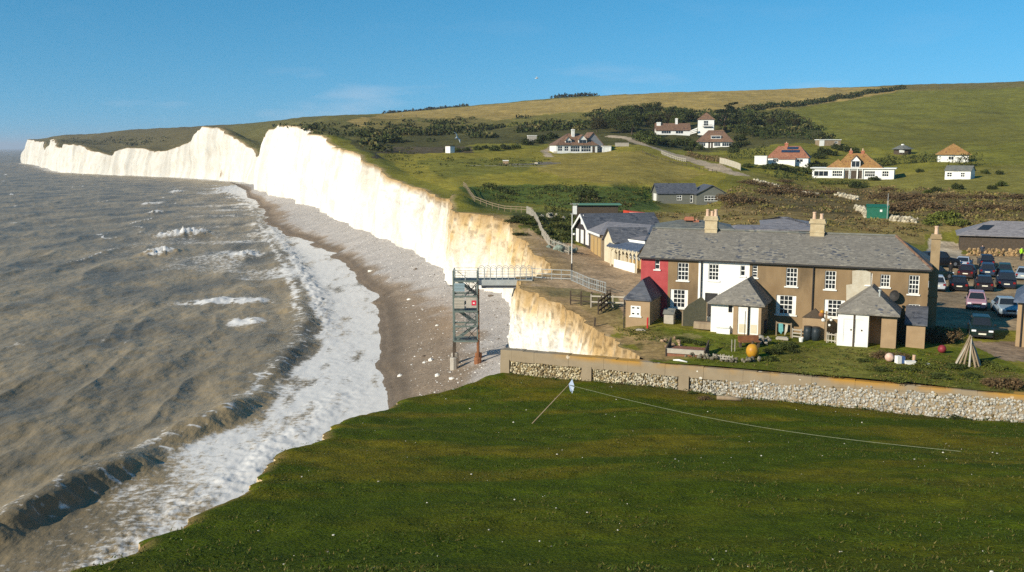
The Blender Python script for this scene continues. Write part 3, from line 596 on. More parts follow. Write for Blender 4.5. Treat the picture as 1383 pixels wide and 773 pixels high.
M['rust'] = mat('rusty_steel', (.19, .075, .035), (.28, .12, .05), 3, bump=.01)
M['steel'] = mat('green_grey_steel', (.13, .165, .145), (.18, .215, .19), 2, rough=.5, metal=.3)
M['galv'] = mat('galvanised_steel', (.42, .44, .43), (.5, .52, .5), 3, rough=.45, metal=.4)
M['mesh_dark'] = mat('dark_grating', (.06, .075, .075), (.11, .13, .125), 6, rough=.6)
M['greenshed'] = mat('green_sheet', (.012, .11, .065), (.02, .14, .085), 2, rough=.5)
M['grey_and_shade'] = mat('grey_and_wing_shade', (.17, .18, .2), (.22, .23, .25), 2, rough=.6)  # grey of the bridge beam, also the painted shade of the wing wall
M['solar'] = mat('solar_glass', (.02, .035, .07), (.03, .05, .09), 5, rough=.15, spec=.7)
M['greyboard'] = mat('grey_weatherboard', (.12, .125, .105), (.165, .165, .14), 2, stretch=(.4, .4, 6), bump=.01)
# ------------------------------------------------------------------ generic pieces
def wall_face(mb, x0, x1, z0, z1, y, holes=(), depth=.16):
    """front wall sheet at local y with openings that have reveals (faces -y)"""
    hs = [h for h in holes if h[1] > x0 and h[0] < x1]
    xs = sorted({x0, x1, *[v for h in hs for v in h[:2] if x0 < v < x1]}); zs = sorted({z0, z1, *[v for h in hs for v in h[2:4] if z0 < v < z1]})
    for a, b in zip(xs[:-1], xs[1:]):
        for c, d in zip(zs[:-1], zs[1:]):
            mx, mz = (a + b) / 2, (c + d) / 2
            if any(h[0] < mx < h[1] and h[2] < mz < h[3] for h in hs): continue
            mb.add([(a, y, c), (b, y, c), (b, y, d), (a, y, d)], [(0, 1, 2, 3)])
    for h in hs:
        a, b, c, d = max(h[0], x0), min(h[1], x1), max(h[2], z0), min(h[3], z1); e = y + depth
        mb.add([(a, y, c), (b, y, c), (b, y, d), (a, y, d), (a, e, c), (b, e, c), (b, e, d), (a, e, d)], [(0, 4, 5, 1), (1, 5, 6, 2), (2, 6, 7, 3), (3, 7, 4, 0)])
def window(parent, x0, x1, z0, z1, y, nx=3, nz=4, fw=.07, bar=.035, m=None, sill=True, inset=.1, side=None, sillm=None):
    """sash window in the local x-z plane, facing -y"""
    m = m or M['white']; f = MB(); yy = y + inset
    f.box(x0, x0 + fw, yy - .03, yy + .05, z0, z1).box(x1 - fw, x1, yy - .03, yy + .05, z0, z1)
    f.box(x0 + fw, x1 - fw, yy - .03, yy + .05, z0, z0 + fw).box(x0 + fw, x1 - fw, yy - .03, yy + .05, z1 - fw, z1)
    if side:      # broad white side lights / shutters folded at each side
        f.box(x0 + fw, x0 + fw + side, yy - .02, yy + .04, z0 + fw, z1 - fw).box(x1 - fw - side, x1 - fw, yy - .02, yy + .04, z0 + fw, z1 - fw)
        a, b = x0 + fw + side, x1 - fw - side
    else: a, b = x0 + fw, x1 - fw
    for i in range(1, nx):
        x = a + (b - a) * i / nx; f.box(x - bar / 2, x + bar / 2, yy - .015, yy + .04, z0 + fw, z1 - fw)
    for j in range(1, nz):
        z = z0 + fw + (z1 - z0 - 2 * fw) * j / nz; w_ = bar * (1.7 if (nz % 2 == 0 and j == nz // 2) else 1)
        f.box(a, b, yy - .018, yy + .035, z - w_ / 2, z + w_ / 2)
    fo = f.build('window', m, parent)
    MB().box(a, b, yy + .01, yy + .03, z0 + fw, z1 - fw).build('pane', M['glass'], fo)
    if sill: MB().box(x0 - .1, x1 + .1, y - .09, y + inset - .02, z0 - .10, z0 - .002).build('sill', sillm or M['white'], fo)
    return fo
def hip_solid(mb, x0, x1, y0, y1, z, rise, ridge, t=.12):
    """ridge = ((xa,ya),(xb,yb)); eave rectangle at z"""
    (xa, ya), (xb, yb) = ridge; zr = z + rise
    vs = [(x0, y0, z), (x1, y0, z), (x1, y1, z), (x0, y1, z), (xa, ya, zr), (xb, yb, zr), (x0, y0, z - t), (x1, y0, z - t), (x1, y1, z - t), (x0, y1, z - t)]
    same = abs(xa - xb) < 1e-6 and abs(ya - yb) < 1e-6
    if same: fs = [(0, 1, 4), (1, 2, 4), (2, 3, 4), (3, 0, 4)]
    elif abs(xb - xa) >= abs(yb - ya): fs = [(0, 1, 5, 4), (1, 2, 5), (2, 3, 4, 5), (3, 0, 4)]
    else: fs = [(0, 1, 4), (1, 2, 5, 4), (2, 3, 5), (3, 0, 4, 5)]
    fs += [(0, 6, 7, 1), (1, 7, 8, 2), (2, 8, 9, 3), (3, 9, 6, 0), (6, 9, 8, 7)]
    return mb.add(vs, fs)
def chimney(parent, x, y, z0, z1, w=.9, dp=.6, m=None, pots=2, pot_h=.55):
    m = m or M['stone']; c = MB()
    c.box(x - w / 2, x + w / 2, y - dp / 2, y + dp / 2, z0, z1 - .35).box(x - w / 2 - .09, x + w / 2 + .09, y - dp / 2 - .09, y + dp / 2 + .09, z1 - .35, z1 - .16).box(x - w / 2 - .03, x + w / 2 + .03, y - dp / 2 - .03, y + dp / 2 + .03, z1 - .16, z1)
    c.box(x - w / 2 - .04, x + w / 2 + .04, y - dp / 2 - .04, y + dp / 2 + .04, z0 + (z1 - z0) * .45, z0 + (z1 - z0) * .45 + .08)
    co_ = c.build('chimney', m, parent)
    for i in range(pots):
        px_ = x - w / 2 + w * (i + .5) / pots; h = pot_h * (1 - .25 * (i % 2))
        MB().lathe([(.15, 0), (.12, h * .8), (.15, h * .82), (.15, h), (.10, h), (.09, h * .5)], (px_, y + (.08 if i % 2 else -.08), z1), 10).build('chimney_pot', M['pot'], co_, smooth=False)
    return co_
# ------------------------------------------------------------------ terrace of cottages
TL = Pz(866, 345, 15.4); TR = Pz(1255, 362, 15.4); T_ANG = math.atan2(TR[1] - TL[1], TR[0] - TL[0]); T_LEN = float(np.hypot(*(TR - TL)[:2]))
T_E = np.array([math.cos(T_ANG), math.sin(T_ANG), 0]); T_N = np.array([-math.sin(T_ANG), math.cos(T_ANG), 0]); TZ = 9.9
T_O = np.array([TL[0], TL[1], TZ])
def tl(px, py, back=0.0):
    p = on_plane(px, py, T_O + T_N * back, T_N) - T_O
    return float(p @ T_E), float(p[2])
def tworld(s, b, z): return T_O + T_E * s + T_N * b + np.array([0, 0, z])
terr = empty('cottage_terrace', T_O, T_ANG, 'long two storey brown cottage terrace with slate roof and one white section', 'cottages')
EV = 15.4 - TZ
def rect(px0, py0, px1, py1, back=0):
    pm = (py0 + py1) / 2; xm = (px0 + px1) / 2
    return tl(px0, pm, back)[0], tl(px1, pm, back)[0], tl(xm, py1, back)[1], tl(xm, py0, back)[1]
ups = [(884.5, 350.5, 891, 364, 1, 2), (915, 355, 930, 379, 3, 4), (957, 357, 971, 379, 3, 4), (1000, 359, 1006.5, 373, 1, 2), (1016, 359, 1023, 375, 1, 4), (1061.5, 362, 1077, 387, 3, 4), (1114, 366, 1129, 391, 3, 4), (1170, 369, 1178, 385, 1, 4), (1189, 371, 1202, 388, 3, 3), (1227, 372, 1241.5, 397.5, 3, 4)]
lows = [(905, 391, 929, 416), (1048, 399, 1075, 425), (1113, 405, 1141, 429), (1226, 411, 1242, 431)]
H_up = [rect(*u[:4]) + u[4:] for u in ups]; H_low = [rect(*l) for l in lows]
dr = rect(952, 396, 969, 428)
holes = [h[:4] for h in H_up] + list(H_low) + [dr]
sx_ = lambda px, py=380: tl(px, py)[0]
secs = [(0, sx_(902), 'render_red'), (sx_(902), sx_(943), 'render_brown'), (sx_(943), sx_(1012), 'render_white'), (sx_(1012), T_LEN, 'render_brown')]
for a, b, mm in secs:
    w_ = MB(); wall_face(w_, a, b, -1.0, EV, 0, holes)
    o_ = w_.build('wall', M[mm], terr)
    if mm in ('render_red', 'render_white'): tag(o_, {'render_red': 'dark red painted end wall', 'render_white': 'white painted wall section'}[mm])
# pale repaired patch above the third outhouse
ps = [tl(x, y, -.02) for x, y in [(1143, 408), (1143, 385), (1151, 384), (1151, 366), (1165, 364), (1176, 368), (1176, 398), (1160, 408)]]
tag(MB().slab([(s, -.025, z) for s, z in ps], d=(0, .022, 0)).build('wall_patch', M['render_pale'], terr), 'pale cement repair patch on wall')
bk = MB(); TD = 7.8
bk.add([(0, 0, -1), (0, TD, -1), (T_LEN, TD, -1), (T_LEN, 0, -1), (0, 0, EV), (0, TD, EV), (T_LEN, TD, EV), (T_LEN, 0, EV)], [(0, 4, 5, 1), (1, 5, 6, 2), (2, 6, 7, 3)])
RIS = 1.92
bk.add([(0.02, 0, EV), (0.02, TD, EV), (0.02, TD / 2, EV + RIS)], [(0, 1, 2)])
bk.build('rear_wall', M['render_brown'], terr)
rf = MB(); ov = .22; RX = tl(1210, 320, TD / 2)[0]; RX = min(RX, T_LEN - 2.2)
rz0 = EV - .02; sl = RIS / (TD / 2)
rf.add([(-.12, -ov, rz0 - ov * sl * .4), (T_LEN + .2, -ov, rz0 - ov * sl * .4), (T_LEN + .2, TD + ov, rz0 - .05), (-.12, TD + ov, rz0 - .05), (-.12, TD / 2, rz0 + RIS), (RX, TD / 2, rz0 + RIS)] + [(-.12, -ov, rz0 - ov * sl * .4 - .12), (T_LEN + .2, -ov, rz0 - ov * sl * .4 - .12), (T_LEN + .2, TD + ov, rz0 - .17), (-.12, TD + ov, rz0 - .17)],
       [(0, 1, 5, 4), (1, 2, 5), (2, 3, 4, 5), (0, 4, 3), (0, 6, 7, 1), (1, 7, 8, 2), (2, 8, 9, 3), (3, 9, 6, 0), (6, 9, 8, 7)])
roof_t = rf.build('roof', M['slate'], terr)
MB().tube([(-.12, TD / 2, rz0 + RIS + .03), (RX, TD / 2, rz0 + RIS + .03)], .10, 6).build('ridge_tiles', M['slate_green'], roof_t)
MB().tube([(RX, TD / 2, rz0 + RIS + .03), (T_LEN + .2, -ov, rz0 - .05)], .10, 6).build('hip_tiles', M['tile_brown'], roof_t)
MB().bar((-.1, -ov - .07, rz0 - .16), (T_LEN + .2, -ov - .07, rz0 - .16), .13, .11).build('gutter', M['black'], terr)
tag(MB().box(-.04, sx_(902), -.05, -.003, EV - .16, EV - .04).build('fascia', M['white'], terr), 'white band under the eave of the red wall')
for px0, t0, b0 in [(947, EV - .2, -.3), (1098, EV - .2, -.3)]:
    s = tl(px0, 390)[0]; MB().tube([(s, -.1, t0), (s, -.1, b0)], .055, 6).build('drainpipe', M['black'], terr)
for (x0, x1, z0, z1, nx, nz) in H_up: window(terr, x0, x1, z0, z1, 0, nx, nz, fw=.06 if x1 - x0 > .6 else .05, bar=.04)
for i, (x0, x1, z0, z1) in enumerate(H_low): window(terr, x0, x1, z0, z1, 0, 3 if i < 3 else 3, 4, side=.22 if i < 3 else None, bar=.04)
a, b, c, d = dr; MB().box(a, b, .08, .12, c, d).build('door', M['black'], terr)
fr = MB(); fr.box(a - .12, a - .002, -.03, .1, c, d + .12).box(b + .002, b + .12, -.03, .1, c, d + .12).box(a - .002, b + .002, -.03, .1, d + .002, d + .12); fr.build('door_frame', M['white'], terr)
for px0, pyb, pyt, wpx, n in [(960.5, 319, 292, 17, 3), (1103.5, 324, 296, 18, 2)]:
    s, zb = tl(px0, pyb, TD / 2 - .2); _, zt = tl(px0, pyt, TD / 2 - .2); chimney(terr, s, TD / 2 - .1, zb - .3, zt, wpx / FPX * 79, .62, pots=n)
s, zt = tl(1257, 316, 3.6); chimney(terr, T_LEN + .36, 3.6, -1, zt, .64, .7, M['chim_end'], pots=1, pot_h=.6)
sd2 = tl(1209.5, 399); dsh = MB()
dsh.lathe([(.02, 0), (.30, .05), (.42, .13), (.40, .14), (.28, .07), (.02, .02)], (0, 0, 0), 14); do_ = dsh.build('satellite_dish', M['black'], terr); do_.location = (sd2[0], -.35, sd2[1]); do_.rotation_euler = (math.radians(78), 0, math.radians(-35))
MB().bar((sd2[0], -.3, sd2[1]), (sd2[0] + .05, 0, sd2[1] - .1), .05).build('dish_bracket', M['black'], terr)
# ------------------------------------------------------------------ outhouses in front of the terrace
OG = 'outhouses in front of the cottage terrace'
def outhouse(label, pxl, pxr, pye, pyb, pa, proj_, mwall, mroof, sections=None, rise=1.9, right_over=.25):
    yf = -proj_
    xl, ze = tl(pxl, pye, yf); xr, _ = tl(pxr, pye, yf); _, zb = tl((pxl + pxr) / 2, pyb, yf); xa, za = tl(pa[0], pa[1], yf + pa[2])
    root = empty('outhouse', tworld((xl + xr) / 2, yf, zb), T_ANG, label, 'outhouse', OG)
    hw = (xr - xl) / 2; H = ze - zb; D = proj_ - .05; xa -= (xl + xr) / 2; ri = za - ze
    return root, hw, H, D, xa, ri
# first: brown gable with small white window
root, hw, H, D, xa, ri = outhouse('small brown outhouse with one white four pane window and dark steep roof', 845, 878, 403, 441, (864, 377, 1.2), 3.3, None, None)
wn = (-hw * .82 + .25, -hw * .82 + 1.05, H - 1.35, H - .55)
w_ = MB(); wall_face(w_, -hw, hw, -.8, H, 0, [wn], .1); w_.add([(-hw, 0, -.8), (hw, 0, -.8), (hw, D, -.8), (-hw, D, -.8), (-hw, 0, H), (hw, 0, H), (hw, D, H), (-hw, D, H)], [(1, 2, 6, 5), (2, 3, 7, 6), (3, 0, 4, 7)]); w_.build('wall', M['render_tan'], root)
window(root, *wn, 0, 2, 2, fw=.11, bar=.2, inset=.02)
hip_solid(MB(), -hw - .15, hw + .15, -.15, D + .05, H, ri, ((0, 1.3), (0, D - .02))).build('roof', M['slate_dark'], root)
MB().tube([(-hw - .08, -.08, H - .1), (-hw - .08, -.08, -.5)], .05, 6).build('drainpipe', M['black'], root)
# second: white wall with brown privy block and two white doors
root, hw, H, D, xa, ri = outhouse('white outhouse with a brown block holding two white doors, under a hipped slate roof', 958, 1031, 408, 449, (1009, 377, 1.3), 3.4, None, None)
cx_ = hw - (tl(1028, 430, -3.4)[0] - tl(988, 430, -3.4)[0]); xr_ = hw - .12
wn = (cx_ - .42, cx_ - .12, H - .75, H - .15)
w_ = MB(); wall_face(w_, -hw + .1, cx_, -.8, H, .25, [wn], .1); w_.add([(-hw + .1, .25, -.8), (-hw + .1, D, -.8), (-hw + .1, D, H), (-hw + .1, .25, H)], [(0, 3, 2, 1)]); w_.build('wall', M['render_white'], root)
dA = (cx_ + .34, cx_ + 1.06, -.1, H - .22); dB = (cx_ + 1.2, min(cx_ + 1.92, xr_ - .2), -.1, H - .22)
w_ = MB(); wall_face(w_, cx_, xr_, -.8, H, 0, [dA, dB], .1); w_.add([(cx_, 0, -.8), (xr_, 0, -.8), (xr_, D, -.8), (cx_, .25, -.8), (cx_, 0, H), (xr_, 0, H), (xr_, D, H), (cx_, .25, H)], [(1, 2, 6, 5), (3, 0, 4, 7)])
tag(w_.build('privy_wall', M['render_tan'], root), 'brown rendered block')
for q in (dA, dB):
    d_o = MB().box(q[0], q[1], .05, .09, q[2], q[3]).build('door', M['white'], root); MB().box(q[0] + .1, q[1] - .1, .035, .049, q[2] + .1, q[2] + .75).build('door_panel', M['cream'], d_o)
window(root, *wn, .25, 1, 1, fw=.04, sill=False, m=M['wood_dark'])
hip_solid(MB(), -hw - .12, hw + .15, -.18, D + .05, H, ri, ((xa, 1.3), (xa, D - .02))).build('roof', M['slate'], root)
MB().tube([((dA[1] + dB[0]) / 2, -.08, H - .1), ((dA[1] + dB[0]) / 2, -.08, -.3)], .05, 6).build('drainpipe', M['black'], root)
# third: white double doors, dark porch, brown wall
root, hw, H, D, xa, ri = outhouse('outhouse with white boarded front, two plain doors and a flue on its roof', 1132, 1213, 421, 464, (1178, 388, 1.3), 3.6, None, None)
x1_ = -hw + (tl(1174, 440, -3.6)[0] - tl(1132, 440, -3.6)[0]); x2_ = -hw + (tl(1191, 440, -3.6)[0] - tl(1132, 440, -3.6)[0])
dA = (-hw + .42, -hw + 1.02, -.05, H - .5); dB = (-hw + 1.22, x1_ - .36, -.05, H - .5)
w_ = MB(); wall_face(w_, -hw, x1_, -.8, H, 0, [dA, dB], .05); w_.add([(-hw, 0, -.8), (x1_, 0, -.8), (x1_, 1.6, -.8), (-hw, D, -.8), (-hw, 0, H), (x1_, 0, H), (x1_, 1.6, H), (-hw, D, H)], [(1, 2, 6, 5), (3, 0, 4, 7)]); w_.build('front_wall', M['white'], root)
for q in (dA, dB):
    d_o = MB().box(q[0], q[1], .03, .06, q[2], q[3]).build('door', M['white'], root); MB().box(q[1] - .14, q[1] - .04, -.01, .028, .85, .95).build('handle', M['wood_dark'], d_o)
MB().box((dA[1] + dB[0]) / 2 - .06, (dA[1] + dB[0]) / 2 + .06, -.05, -.003, -.6, H).build('dividing_post', M['wood_dark'], root)
w_ = MB(); w_.add([(x1_, 1.6, -.8), (x2_, 1.6, -.8), (x2_, .3, -.8), (hw - .05, .3, -.8), (hw - .05, D, -.8), (x1_, 1.6, H), (x2_, 1.6, H), (x2_, .3, H), (hw - .05, .3, H), (hw - .05, D, H)], [(0, 1, 6, 5), (1, 2, 7, 6), (2, 3, 8, 7), (3, 4, 9, 8)]); w_.build('wall', M['render_tan'], root)
ro = hip_solid(MB(), -hw - .1, hw + .15, -.15, D + .05, H, ri, ((xa, 1.3), (xa, D - .02))).build('roof', M['slate'], root)
MB().lathe([(.07, 0), (.07, .75), (.12, .76), (.12, .86), (.02, .9)], (xa + .55, .85, H + .75), 8).build('flue', M['galv'], ro)
# lean to at the right hand end
xl, ze = tl(1224, 438, -2.2); xr, _ = tl(1250, 440, -2.2); _, zb = tl(1238, 467, -2.2)
root = empty('lean_to', tworld((xl + xr) / 2, -2.2, zb), T_ANG, 'low brown lean-to with black sloping roof at the right end of the terrace', 'lean-to')
hw = (xr - xl) / 2; H = ze - zb
MB().box(-hw, hw, 0, 2.15, -.8, H - .05).build('wall', M['render_tan'], root)
MB().add([(-hw - .12, -.15, H - .04), (hw + .12, -.15, H - .04), (hw + .12, 2.17, H + .95), (-hw - .12, 2.17, H + .95), (-hw - .12, -.15, H + .06), (hw + .12, -.15, H + .06), (hw + .12, 2.17, H + 1.05), (-hw - .12, 2.17, H + 1.05)], [(0, 3, 2, 1), (4, 5, 6, 7), (0, 1, 5, 4), (1, 2, 6, 5), (2, 3, 7, 6), (3, 0, 4, 7)]).build('roof', M['slate_dark'], root)
# ------------------------------------------------------------------ generic detached house
def house(name, label, cat, px, d, w, dp, hw, roof, rise, wm, rm, rz=0, wins=(), doors=(), ov=.35, ridge=None, group=None, sides=(), z=None, zoff=0, left=False):
    g = gnd(px, d)
    g[2] += zoff
    root = empty(name, g, rz, label, cat, group); h = [tuple(x[:4]) for x in wins] + [tuple(x[:4]) for x in doors]
    m_ = MB(); wall_face(m_, -w / 2, w / 2, -1.5, hw, 0, h, .12)
    m_.add([(-w / 2, 0, -1.5), (w / 2, 0, -1.5), (w / 2, dp, -1.5), (-w / 2, dp, -1.5), (-w / 2, 0, hw), (w / 2, 0, hw), (w / 2, dp, hw), (-w / 2, dp, hw)], [(1, 2, 6, 5), (2, 3, 7, 6), (3, 0, 4, 7)])
    if roof == 'gx': m_.add([(-w / 2, 0, hw), (-w / 2, dp, hw), (-w / 2, dp / 2, hw + rise), (w / 2, 0, hw), (w / 2, dp, hw), (w / 2, dp / 2, hw + rise)], [(0, 1, 2), (3, 5, 4)])
    if roof == 'gy': m_.add([(-w / 2, 0, hw), (w / 2, 0, hw), (0, 0, hw + rise), (-w / 2, dp, hw), (w / 2, dp, hw), (0, dp, hw + rise)], [(0, 1, 2), (3, 5, 4)])
    m_.build('wall', wm, root)
    r = MB(); x0, x1, y0, y1 = -w / 2 - ov, w / 2 + ov, -ov, dp + ov
    if roof == 'hip':
        rr = ridge or ((-(w - dp) / 2, dp / 2), ((w - dp) / 2, dp / 2)) if w > dp else ((0, w / 2), (0, dp - w / 2))
        hip_solid(r, x0, x1, y0, y1, hw + .03, rise, rr)
    elif roof == 'pyr': hip_solid(r, x0, x1, y0, y1, hw + .03, rise, ((0, dp / 2), (0, dp / 2)))
    elif roof == 'gx':
        for sgn in (0, 1):
            ye = y0 if sgn == 0 else y1; k = ov * rise / (dp / 2)
            P = [(x0, ye, hw - k + .06), (x1, ye, hw - k + .06), (x1, dp / 2, hw + rise + .06), (x0, dp / 2, hw + rise + .06)]
            r.slab(P if sgn == 0 else P[::-1], .12)
    elif roof == 'gy':
        for sgn in (0, 1):
            xe = x0 if sgn == 0 else x1; k = ov * rise / (w / 2)
            P = [(xe, y1, hw - k + .06), (xe, y0, hw - k + .06), (0, y0, hw + rise + .06), (0, y1, hw + rise + .06)]
            r.slab(P if sgn == 0 else P[::-1], .12)
    elif roof == 'flat': r.box(x0, x1, y0, y1, hw + .004, hw + .22)
    ro = r.build('roof', rm, root)
    for q in wins:
        nx, nz = (q[4], q[5]) if len(q) > 5 else (3, 1); window(root, *q[:4], 0, nx, nz, fw=.1, bar=.07, sill=False, inset=.06)
    for q in doors: MB().box(q[0], q[1], .06, .1, q[2], q[3]).build('door', M['wood_dark'] if len(q) < 5 else q[4], root)
    return root, ro
def dormer(roof_o, x, y, z, w, h, dp, style='gable', rm=None, wm=None):
    b = MB().box(x - w / 2, x + w / 2, y, y + dp, z, z + h)
    if style == 'gable': b.add([(x - w / 2, y, z + h), (x + w / 2, y, z + h), (x, y, z + h + w * .55)], [(0, 1, 2)])
    d_ = b.build('dormer', wm or M['white'], roof_o)
    g = MB(); n = 2
    for i in range(n): g.box(x - w / 2 + .12 + i * (w - .24) / n + .04, x - w / 2 + .12 + (i + 1) * (w - .24) / n - .04, y - .03, y - .004, z + .15, z + h - .12)
    g.build('dormer_window', M['glass'], roof_o)
    r = MB()
    if style == 'gable':
        for s_ in (-1, 1):
            P = [(x + s_ * (w / 2 + .2), y - .25, z + h - .15), (x + s_ * (w / 2 + .2), y + dp, z + h - .15), (x, y + dp, z + h + w * .6), (x, y - .25, z + h + w * .6)]; r.slab(P if s_ > 0 else P[::-1], .1)
    else: r.box(x - w / 2 - .15, x + w / 2 + .15, y - .2, y + dp, z + h + .003, z + h + .15)
    r.build('dormer_roof', rm or M['tile_brown'], roof_o)
row = lambda xs, z0, z1, nx=2, nz=2: [(a, b, z0, z1, nx, nz) for a, b in xs]
# white house with two dormers at the top of the field
r_, ro = house('dormer_house', 'white house with brown roof, two gabled dormers and white chimney above the field', 'house', 779, 310, 13.2, 9.5, 2.5, 'hip', 3.6, M['white'], M['tile_brown'], rz=.18, wins=row([(-6.1, -4.6), (-4.0, -2.6)], .6, 2.1) + row([(-2.0, 1.0), (1.4, 4.6)], .4, 2.2, 4, 2), doors=[(5.0, 5.9, 0, 2.1)])
dormer(ro, -2.6, .6, 2.9, 1.9, 1.1, 3.0); dormer(ro, 2.0, .5, 2.9, 2.6, 1.3, 3.2)
chimney(r_, -.4, 3.6, 4.5, 7.4, .9, .8, M['white'], pots=1, pot_h=.2)
x_, xr2 = house('dark_wing', 'wing with painted blue grey shade and steep brown gable behind the two dormer house', 'house wing', 801, 313, 6.5, 7.5, 2.7, 'gy', 3.7, M['grey_and_shade'], M['tile_brown'], rz=.18, wins=row([(-2.2, -1.0), (.6, 2.0)], .6, 1.9))  # shade on this wing is put into the wall colour as blue grey
house('garage', 'small white flat roofed garage beside the two dormer house', 'garage', 819.5, 312, 2.8, 4, 1.75, 'flat', 0, M['white'], M['concrete'], rz=.1, ov=.1, doors=[(-.95, .95, 0, 1.4, M['white'])])
# tower house group
r_, ro = house('bungalow', 'low white bungalow with long brown roof and white chimney left of the tower house', 'bungalow', 909, 388, 13.0, 7.0, 1.9, 'gx', 2.6, M['white'], M['tile_brown'], rz=-.05, wins=row([(-4.5, -.8)], .4, 1.6, 4, 1) + row([(1, 4)], .4, 1.6, 3, 1), ov=.4)
chimney(r_, 1.6, 3.4, 3.6, 6.4, .9, .9, M['white'], pots=1, pot_h=.2)
chimney(r_, -5.4, 2.6, 2.4, 4.9, 1.6, .9, M['white'], pots=0)
r_, ro = house('tower_house', 'tall narrow white tower house with brown pyramid roof and dark balcony window', 'house', 953, 402, 6.4, 6.2, 6.4, 'pyr', 2.9, M['white'], M['tile_brown'], rz=-.22, ov=.35, wins=[(-.9, 1.0, 3.9, 5.9, 2, 2)])
bal = MB(); bal.box(-1.2, 2.6, -.9, -.02, 3.4, 3.55)
for i in range(9): bal.bar((-1.15 + i * .46, -.85, 3.55), (-1.15 + i * .46, -.85, 4.3), .05)
bal.bar((-1.2, -.85, 4.33), (2.6, -.85, 4.33), .07); bal.build('balcony', M['wood_dark'], r_)
lw = MB()
for k in range(3): lw.slab([(-3.3 - k * .1, -.2 - k * 1.3, 3.2 - k * .8), (-9.5, -.2 - k * 1.3, .6 - k * .4), (-9.5, -.2 - k * 1.3, .25 - k * .4), (-3.3 - k * .1, -.2 - k * 1.3, 2.7 - k * .8)], d=(0, .5, 0))
lw.build('stair_parapet', M['white'], r_)
r_, ro = house('hipped_house', 'white house with large brown hipped roof and one wide flat dormer below the tower house', 'house', 965, 368, 12.6, 11, 2.2, 'hip', 4.3, M['white'], M['tile_brown'], rz=-.24, ov=.6, ridge=((-2.6, 5.5), (2.8, 5.5)), wins=row([(-6.0, -3.3), (-.2, 2.2), (2.7, 5.9)], .5, 1.8, 4, 1), doors=[(-2.3, -1.6, 0, 2.0), (-1.3, -.6, 0, 2.0)])
dormer(ro, .4, .9, 3.3, 3.6, .95, 3.0, 'flat', M['white'])
# red roofed house with solar panels
r_, ro = house('solar_house', 'white house with bright red hipped roof carrying two rows of solar panels', 'house', 1064, 270, 10.6, 8.6, 1.75, 'hip', 3.1, M['white'], M['tile_red'], rz=-.36, ridge=((-3.0, 4.3), (2.8, 4.3)), wins=row([(-4.0, -2.4)], .5, 1.5, 3, 1) + row([(2.2, 4.0)], .5, 1.4, 2, 1))
nrm = Vector((0, -3.1, 4.65)).normalized(); 
for k, (xa_, xb_, t_) in enumerate([(-2.0, 2.9, .42), (-.6, 2.4, .70)]):
    for j in range(4 if k == 0 else 3):
        xx = xa_ + (xb_ - xa_) * j / (4 if k == 0 else 3); xe = xx + (xb_ - xa_) / (4 if k == 0 else 3) - .08
        q = [Vector((x, -.35 + t * 4.65, 1.78 + t * 3.1)) + Vector((0, -.55, .83)) * .12 for x, t in ((xx, t_), (xe, t_), (xe, t_ + .2), (xx, t_ + .2))]
        MB().slab(q, .06).build('solar_panel', M['solar'], ro)
chimney(r_, -.9, 4.3, 4.2, 5.7, .9, .8, M['brick_red'], pots=1, pot_h=.3)
pc = MB().box(-2.2, 2.0, -1.7, -.004, -1, 1.35).build('porch', M['white'], r_); MB().slab([(-2.5, -2.0, 1.36), (2.3, -2.0, 1.36), (1.8, .0, 2.0), (-2.0, 0, 2.0)], .1).build('porch_roof', M['tile_red'], pc)
house('annex', 'plain white flat topped box annex left of the red roofed solar house', 'annex', 1027, 266, 3.2, 4.5, 2.2, 'flat', 0, M['white'], M['white'], rz=-.30, ov=.04)
# long bungalow with orange roof
r_, ro = house('long_bungalow', 'long white verandah bungalow with rust orange hipped roof and white dormer', 'bungalow', 1151, 250, 19.6, 8, 2.5, 'flat', 0, M['white'], M['white'], rz=-.40, ov=.5, wins=row([(-9.4, -5.8)], .5, 1.9, 3, 1) + row([(-4.9, -2.4)], .5, 2.0, 5, 2) + row([(2.9, 5.4)], .5, 2.0, 5, 2) + row([(7.0, 8.6)], .6, 2.0, 3, 2), doors=[(-1.9, -.9, 0, 2.1), (-.4, 1.0, 0, 2.1), (1.3, 2.3, 0, 2.1)])
hp = MB(); hip_solid(hp, -4.6, 6.6, .9, 10.5, 2.75, 3.6, ((-1.6, 5.7), (2.6, 5.7))); hip_solid(hp, -6.4, -1.2, .3, 5.0, 2.75, 2.1, ((-3.8, 2.6), (-3.8, 2.6))); hip_solid(hp, 1.4, 7.2, .3, 6.0, 2.75, 2.3, ((4.2, 3.0), (4.2, 3.2)))
ro2 = hp.build('hipped_roof', M['tile_orange'], r_); dormer(ro2, .6, .7, 2.8, 2.2, 1.7, 4.0, 'gable', M['tile_brown'])
for x in (-2.2, -.8, 1.2, 2.4): MB().bar((x, -.35, 0), (x, -.35, 2.48), .14).build('verandah_post', M['white'], r_)
chimney(r_, -1.0, 5.7, 5.6, 7.0, .8, .7, M['brick_red'], pots=1); chimney(r_, 1.9, 5.7, 5.6, 7.0, .8, .7, M['brick_red'], pots=1)
